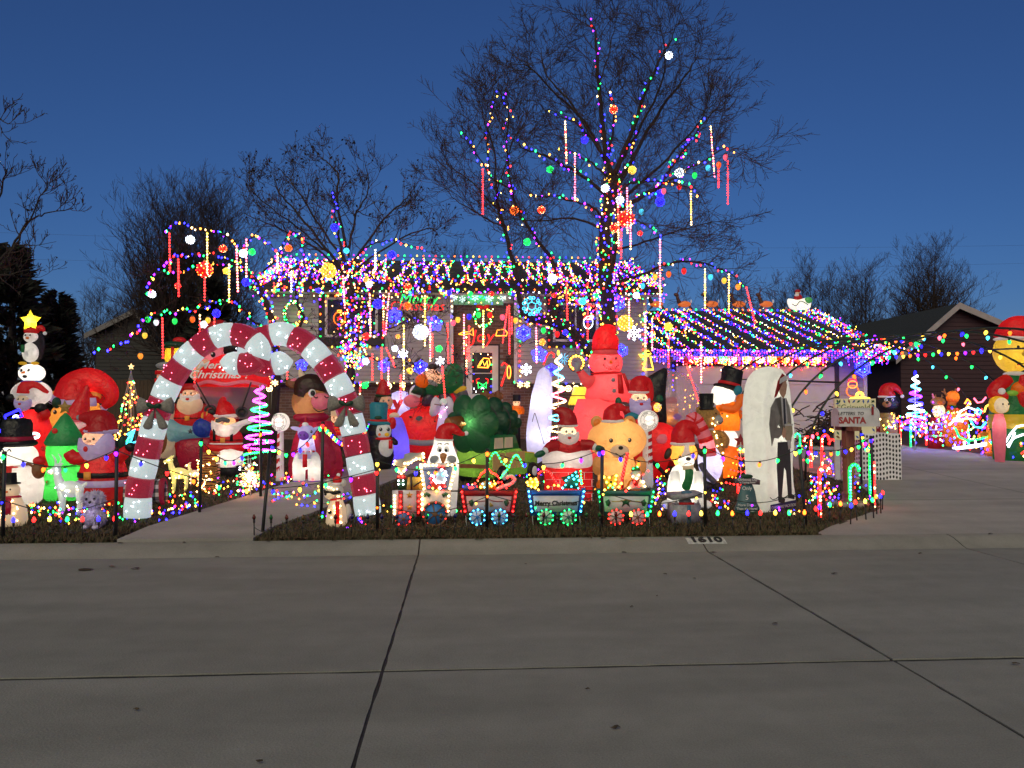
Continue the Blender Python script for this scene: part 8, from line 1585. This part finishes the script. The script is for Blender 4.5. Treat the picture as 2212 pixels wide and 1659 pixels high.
# ---------------------------------------------------------------- stakes, posts, canes, hoops
items = [];CAN = [(1771,1008,1117,'red',-1),(1836,1004,1092,'green',-1),(1888,997,1095,'red',0),(1752,944,1010,'red',1),(1776,940,1020,'red',-1),(1728,937,965,'green',1),(1806,950,1010,'red',1),(1880,980,1070,'green',0),(1922,906,940,'green',1),(1967,906,965,'green',-1),(1945,908,950,'red',1),(2033,910,968,'green',1),(2092,914,962,'green',1),(2062,915,962,'red',-1),(2001,925,962,'red',1),(2134,920,975,'red',-1),(2170,918,982,'green',-1),(2207,920,989,'red',0),(1560,935,1000,'red',-1),(1640,955,1000,'red',-1),(1595,1050,1065,'red',0),(423,985,1012,'red',1),(447,982,1010,'red',1),(401,945,1000,'red',0),(876,905,970,'red',0),(905,908,968,'warm',0)]
for x, y0, y1, k, hd in CAN:
    v = gv(x,y1) if y1 > 930 else 18;v = min(v,19.5);p = P(x,y1,v);p.z = G(v) if x not in (1595,) else p.z;kk = depth(p)/FD;h = P(x,y0,v).z-p.z;rr = .07*hd if hd else .04;pl = [Vector((0,0,0)),Vector((0,0,h*.5)),Vector((0,0,h-abs(rr)*1.2))]+([Vector((-rr+rr*math.cos(a),0,h-abs(rr)*1.2+abs(rr)*1.3*math.sin(a))) for a in (.5,1.1,1.57,2.2,2.8,3.3)] if hd else [Vector((0,0,h))])
    b = B([glow('cane_'+k,BULBC[k],5.0 if k == 'red' else 1.4,tuple(q*.5 for q in BULBC[k]))]);b.tube(pl,.022,6);o = b.obj('candy_cane_light');o.location = p;o['category'] = 'candy cane';o['group'] = 'candy cane path lights';bulbs_mesh([q+Vector((0,-.022,0)) for q,d in walkpts(pl,.045)],.018,[k,k,'warm' if k == 'red' else 'cyan'],rng).obj('bulb',o,smooth=False,kind='stuff')
    rg = 'beyond the drive' if x > 1900 else ('near the mailbox' if x > 1700 else ('among the right figures' if x > 1400 else ('before the red truck' if x > 800 else 'between the left figures')));items.append((o,x,y0,dict(c={'warm': 'warm white'}.get(k,k),s='hooked' if hd else 'straight',r=rg)))
ordinal_labels(items, '{s} {c} cane light {r}')
PT = [(6,977,1168),(250,970,1166),(431,949,1111),(563,931,1076),(694,912,1108),(815,993,1152),(881,897,974),(910,916,971),(957,884,960),(1051,971,1146),(1299,968,1142),(1524,965,1139),(1742,966,1139),(1861,930,1047),(1886,943,1098),(796,911,1000)]
pst = noisy('black_post', (.008, .008, .009), (.02, .02, .022), 12, .5, .1); items = []; TOP = {}
for x, y0, y1 in PT:
    v = gv(x,y1);p = P(x,y1,v);p.z = G(v);h = P(x,y0,v).z-p.z;b = B([pst]);tw = .03 if x == 1742 else rng.uniform(-.015,.015);lx = -.08 if x == 1742 else tw;b.tube([(0,0,-.05),(lx,0,h)],.021,8);o = b.obj('fence_post');o.location = p;o['category'] = 'post';o['group'] = 'black posts strung with bulbs';TOP[x] = p+Vector((lx,-.025,h-.01));b = B([black_m]);b.lathe((lx,0,h),[(.024,-.02),(.024,.006),(.008,.012)],8);b.obj('cap',o)
    items.append((o,x,y0,dict(r='along the kerb edge' if y1 > 1120 else ('by the front walk' if y1 > 1060 and x < 800 else ('by the mailbox' if x > 1800 else 'among the middle figures')))))
b = B([pst]);a,c = gp(566,1155),P(583,974,gv(566,1155)+.4);b.tube([(0,0,-.05),tuple(c-a)],.02,8);o = b.obj('fence_post');o.location = a;tag(o,'slanting black post beside the front walk','post','black posts strung with bulbs');ordinal_labels(items,'upright black post {r}')
def sag(a, c, d, n=14): return [a.lerp(c, i/n)-Vector((0, 0, d*math.sin(math.pi*i/n))) for i in range(n+1)]
FP = [6,250,815,1051,1299,1524,1742];where = ['at the far left front','across the mouth of the front walk','over the train engine','over the middle train cars','before the puppy','before the printed panel']
CP = ['yellow', 'green', 'purple', 'blue', 'red', 'orange', 'green', 'yellow', 'blue']
for (q0, q1), wh in zip(zip(FP, FP[1:]), where):
    if q0 == 250: c9('drooping string of big coloured bulbs '+wh,sag(TOP[250],TOP[815]-Vector((0,0,.1)),.32,20),.30,CP,.022,.055,'bulb strings along the kerb posts',s=2.2);continue
    c9('drooping string of big coloured bulbs '+wh,sag(TOP[q0],TOP[q1],.17),.235,CP,.022,.055,'bulb strings along the kerb posts',s=2.2)
    c9('low slack string of bulbs '+wh,sag(TOP[q0]-Vector((0,0,.52)),TOP[q1]-Vector((0,0,.55)),.14),.6,CP,.013,.03,'low strings along the kerb posts',s=2.5)
c9('bulb string from the printed panel to the mailbox corner',sag(TOP[1742],TOP[1886],.1),.2,CP,.022,.055,s=2.2);c9('bulb string from the mailbox post back to the house sign',sag(TOP[1886],TOP[1861],.2),.2,CP,.022,.055,s=2.2)
for q0,q1,wh in ((431,563,'left of the front walk'),(563,694,'across the front walk'),(694,796,'right of the front walk'),(796,881,'behind the train engine'),(881,957,'before the red truck')): c9('bulb string hung between the middle posts '+wh,sag(TOP[q0],TOP[q1],.35),.2,CP,.024,.06,'bulb strings between the middle posts',s=2.5)
# stake lights along the kerb
ST = [(34,1133,'blue'),(73,1133,'red'),(106,1133,'yellow'),(144,1132,'green'),(180,1133,'red'),(215,1133,'blue'),(244,1133,'red'),(3,1135,'orange')]+[(x,1131,None) for x in (548,585,620,655,691,724,758,794,826,858,889,921,951,982,1013,1041,1077,1108,1140,1172,1205,1237,1265,1297,1332)]+[(1365,1118,'yellow'),(1396,1117,'green'),(1427,1118,'orange'),(1459,1117,'blue'),(1489,1119,'red'),(1518,1117,'yellow'),(1550,1117,'green'),(1582,1117,'orange'),(1615,1119,'blue'),(1643,1117,'red'),(1675,1116,'yellow'),(1707,1116,'green'),(1738,1115,'orange'),(1762,1113,'red'),(1770,1109,'blue'),(1791,1104,'green'),(1816,1102,'orange'),(1837,1106,'blue'),(1849,1097,'red'),(1868,1095,'yellow'),(1893,1084,'orange'),(1905,1074,'red'),(1904,1083,'blue'),(1885,1092,'green')]
items = [];stk = B([black_m]);stk.tube([(0,0,-.02),(0,0,.19)],.008,6);stk.lathe((0,0,.17),[(.012,0),(.014,.035)],8);stm = stk.mesh('stake');dim = {}
for x, y, k in ST:
    xx = x; v = 9.0; 
    if x > 1745: v = gv(x, y+27)
    p = P(x,y,v);p.z = G(v)+.0;p.y += rng.uniform(-.03,.03);o = link('stake_light',stm,None,p);o.rotation_euler = (rng.uniform(-.06,.06),rng.uniform(-.06,.06),0)
    if k: mesh = bulb_mesh(k, .021, .062, 3.2)
    else:
        k2 = C9P[int(x) % 4]
        if k2 not in dim: b = B([noisy('unlit_'+k2,tuple(q*.04 for q in BULBC[k2]),tuple(q*.09 for q in BULBC[k2]),9,.25),black_m]);b.lathe((0,0,0),[(.0008,-.062),(.008,-.056),(.016,-.042),(.021,-.025),(.020,-.013),(.012,0)],8);b.m(1);b.lathe((0,0,0),[(.013,0),(.013,.02)],8);dim[k2] = b.mesh('bulb')
        mesh = dim[k2]
    q = link('bulb',mesh,o,(0,0,.21));q.rotation_euler[0] = math.pi;o['category'] = 'stake light';o['group'] = 'stake lights along the lawn edge';items.append((o,x,y,dict(c=('lit '+k) if k else 'unlit dark',r='at the left kerb edge' if x < 300 else ('in the row before the train' if x < 1360 else ('along the right kerb edge' if x < 1745 else 'round the corner of the drive')))))
ordinal_labels(items, '{c} stake light {r}')
for a,c,wh in ((8,27,'before the train'),(27,41,'along the right kerb edge'),(0,7,'at the left kerb edge')):
    pts = sorted([o.location for o,x,y,d in items[a:c]],key=lambda p: p.x);b = B([black_m]);o0 = pts[0].copy()
    for p,q in zip(pts,pts[1:]): b.tube([s_-o0 for s_ in sag(p+Vector((0,-.02,.13)),q+Vector((0,-.02,.13)),.05,5)],.004,4)
    o = b.obj('stake_wire');o.location = o0;tag(o,'thin black wire looping between the stake lights '+wh,'wire','wires between stake lights')
# little lights on the ground
def gline(label,pts,sp=.16,r=.014,pal=MULTI,up=.03,seed=None,n=6): minis(label,[bez([gp(x,y)+Vector((0,0,up)) for x,y in pts],len(pts)*n)],sp,r,pal,.035,'lights laid on the lawn')
GL = [('in front of the green tree',[(70,1112),(120,1120),(170,1108),(230,1118),(190,1128),(110,1130)]),('between the gingham gift and the walk',[(340,1070),(400,1078),(430,1090),(380,1105),(330,1118),(290,1128)]),('before the parachute',[(430,1040),(480,1045),(520,1038),(560,1040),(600,1030),(640,1025)]),('behind the penguin girl',[(780,995),(820,985),(870,990),(920,985),(960,1000)]),('at the feet of the wagon',[(960,1050),(1010,1055),(1080,1040),(1140,1020),(1180,1030)]),('before the orange bear',[(1270,1055),(1330,1060),(1390,1050),(1430,1060),(1410,1090),(1440,1105)]),('beside the printed panel',[(1640,1095),(1700,1112),(1750,1090),(1765,1060),(1750,1030)]),('round the mailbox foot',[(1790,1080),(1830,1096),(1870,1085),(1885,1070),(1840,1060)]),('at the front left corner',[(30,1122),(90,1100),(150,1128),(200,1105),(250,1125),(300,1112)]),('round the left figures',[(40,1090),(100,1108),(140,1095),(180,1118),(250,1090),(262,1100)]),('beside the left candy cane',[(240,1118),(270,1128),(340,1110),(380,1098),(420,1100),(350,1085)]),('along the left side of the walk',[(345,1128),(420,1092),(470,1080),(540,1062),(600,1045),(650,1032)]),('left of the walk among the deer',[(370,1072),(430,1066),(480,1060),(520,1072),(560,1052),(620,1062)]),('along the right side of the walk',[(565,1098),(610,1078),(660,1058),(700,1062),(640,1082),(590,1070),(690,1092),(760,1078)]),('behind the lit raccoon',[(640,1095),(700,1098),(760,1066),(800,1040),(760,1030),(820,1020)]),('before the penguin girl',[(800,1005),(830,1010),(870,1002),(910,1000),(940,1012),(870,1020)]),('round the raccoon',[(690,1118),(720,1130),(760,1122),(780,1132),(750,1140),(700,1128)]),
      ('under the train engine',[(830,1100),(870,1112),(930,1112),(990,1108),(1010,1118)]),('behind the train cars',[(1000,1030),(1060,1045),(1120,1030),(1180,1050),(1270,1045)]),('left of the puppy',[(1400,1015),(1440,1020),(1420,1045),(1450,1060),(1415,1075)]),('between the puppy and the countdown sign',[(1530,1035),(1555,1060),(1540,1090),(1575,1085),(1550,1105),(1600,1100)]),('before the printed panel',[(1600,1040),(1640,1015),(1655,1060),(1650,1085),(1700,1105)]),('by the corner of the drive',[(1760,1040),(1790,1050),(1770,1075),(1800,1060),(1790,1095),(1850,1075)]),('under the mailbox',[(1740,1000),(1770,985),(1800,1010),(1780,1030),(1860,1020),(1850,1050)]),('behind the snowmen',[(1560,985),(1600,975),(1640,990),(1700,980),(1750,965)]),('round the bull',[(600,1030),(640,1045),(700,1040),(740,1020),(720,1005)])]
for wh, pts in GL: gline('small coloured lights on the grass '+wh, pts, .095, .0135)
for wh,pts in [('at the near end of the right lawn',[(2212,985),(2170,980),(2130,972),(2090,968)]),('in the middle of the right lawn',[(2090,955),(2050,960),(2000,950),(1970,955)]),('among the right yard figures',[(1910,935),(1950,925),(2010,938),(2060,928),(2110,940),(2160,930),(2210,945)]),('at the back of the right yard',[(1905,920),(1960,915),(2000,922),(2040,910),(2130,915),(2190,915)]),('over the right yard fence',[(1960,908),(1990,900),(2020,912),(2080,905),(2120,900)])]:
    minis('thick coloured lights '+wh,[bez([P(x,y,min(gv(x,y+14),18.5) if y > 950 else 18.2)+Vector((0,0,.05)) for x,y in pts],30),bez([P(x+6,y-7,min(gv(x,y+14),18.5) if y > 950 else 18.0)+Vector((0,0,.1)) for x,y in pts],30)],.065,.021,MULTI+['red','blue','blue','purple'],.07,'lights on the neighbouring lawn')
# hoops over the drive
hp = noisy('black_hoop', (.008, .012, .009), (.018, .024, .018), 10, .5); HO_ = []; u0 = P(1738, 936, 13.2).x
for i, v in enumerate((13.2, 14.4, 15.8, 17.3, 18.8)):
    zc = G(v);hw,hh = 3.55,2.72;pl = [Vector((u0+hw-hw*math.cos(a),v,zc+hh*math.sin(a)**.85)) for a in [math.pi*k/30 for k in range(31)]];HO_.append(pl)
    nm = ['nearest hoop over the drive hung with coloured bulbs','second hoop over the drive hung with coloured bulbs','middle hoop over the drive hung with coloured bulbs','fourth hoop over the drive hung with coloured bulbs','farthest hoop over the drive nearest the garage'][i]
    o = thing('light_hoop',nm,'light arch',pl[0],'hoops over the drive');b = B([hp]);b.tube([p-pl[0] for p in pl],.021,8);b.obj('hoop',o);k = i
    for p, d in walkpts(pl, .44):
        bb = link('bulb',bulb_mesh(['cyan','green','pink','blue','yellow','orange','green'][k % 7],.032,.085,1.5),o,p-pl[0]+Vector((0,-.01,-.05)));bb.rotation_euler = (rng.uniform(-.3,.3),rng.uniform(-.5,.5),0);k += 1
for j, (a, nm) in enumerate(((6, 'left low'), (11, 'left high'), (20, 'right high'), (26, 'right low'))):
    pl = [h[a] for h in HO_];b = B([hp]);b.tube([p-pl[0] for p in pl],.018,6);o = b.obj('purlin');o.location = pl[0];tag(o,'black rail tying the hoops together, %s one' % nm,'rail','rails between the hoops')
c9('long string of big bulbs crossing before the maroon house',[P(1905,768,17),P(1990,762,17),P(2080,758,16.8),P(2212,746,16.5),P(2280,742,16.4)],.17,C9P,.034,.085,s=1.8);c9('string of big bulbs from the garage corner to the right',[P(1890,722,18.8),P(1960,738,18),P(2000,735,18)],.2,C9P,.034,.085,s=1.8)
tangle('knot of coloured lights at the right corner of the garage eave',(1870,735,1935,778),130,20.6,.3,71);tangle('lights trailing from the garage corner towards the hoops',(1905,715,1985,775),40,19.5,.3,72)
# ---------------------------------------------------------------- on the garage ridge
pl_ = glow('deer_plastic',(1,.20,.03),.55,(.30,.08,.02));hid = noisy('deer_brown',(.06,.02,.008),(.12,.04,.015),8,.5)
for i, x in enumerate((1418, 1478, 1537, 1596, 1655)):
    f = Fig('rooftop_reindeer','x','reindeer',x,v=25.0,group='reindeer in line along the garage ridge');f.root['label'] = ['rooftop reindeer nearest the main house','second rooftop reindeer from the main house','middle reindeer of the five on the garage ridge','second rooftop reindeer from the sleigh','rooftop reindeer nearest the sleigh'][i];f.root.location.z = gzr+.05;f.o = Vector(f.root.location)
    f.p('body',pl_).e(x,657,15,7,5);f.p('neck',hid).bt([(x-10,655),(x-14,645),(x-15,640)],[5,3.5,3]);f.p('head',hid).e(x-17,637,6,4,3.5,0,20);f.p('tail','white').e(x+15,651,1.6,4,2)
    for a,c in ((-10,-15),(-7,-17),(10,16),(12,20)): f.p('leg',hid).t([(x+a,660),(x+(a+c)/2,666),(x+c,668)],[2,1.4,1])
    for d in (-2, 2): f.p('antler', hid).bt([(x-15, 634, d), (x-12, 626, d*2), (x-14, 620, d*2)], .7, 5)
f = Fig('rooftop_sleigh','glowing white sleigh carrying Santa on the garage ridge','sleigh',1726,v=25.0);f.root.location.z = gzr+.05;f.o = Vector(f.root.location);wg = glow('sleigh_plastic',(1,.95,.80),.85,(.7,.68,.6));f.p('tub',wg).puff([(1700,652),(1703,645),(1720,648),(1738,644),(1752,643),(1752,658),(1746,668),(1720,670),(1706,666)],12);f.p('sack',glow('sack_green',(.1,.5,.12),.3,(.05,.25,.06))).e(1742,650,9,7,6,-9);f.p('runner',goldw).bt([(1696,671),(1698,664),(1706,673),(1730,675),(1750,672)],.9)
f.p('trim','dark_green').bt([(1706,658,-12),(1714,662,-13),(1724,652,-13),(1740,660,-13)],.8);f.p('body','deepred').e(1724,643,9,8,6);f.p('head','cream').e(1722,634,4.5,4,4);f.p('beard','white').e(1720,638,5,3,4,-3);f.p('hat','deepred').e(1723,629,6,4,4);f.p('pompom','white').e(1728,631,1.8,1.8)

if 'finish' in globals(): finish()
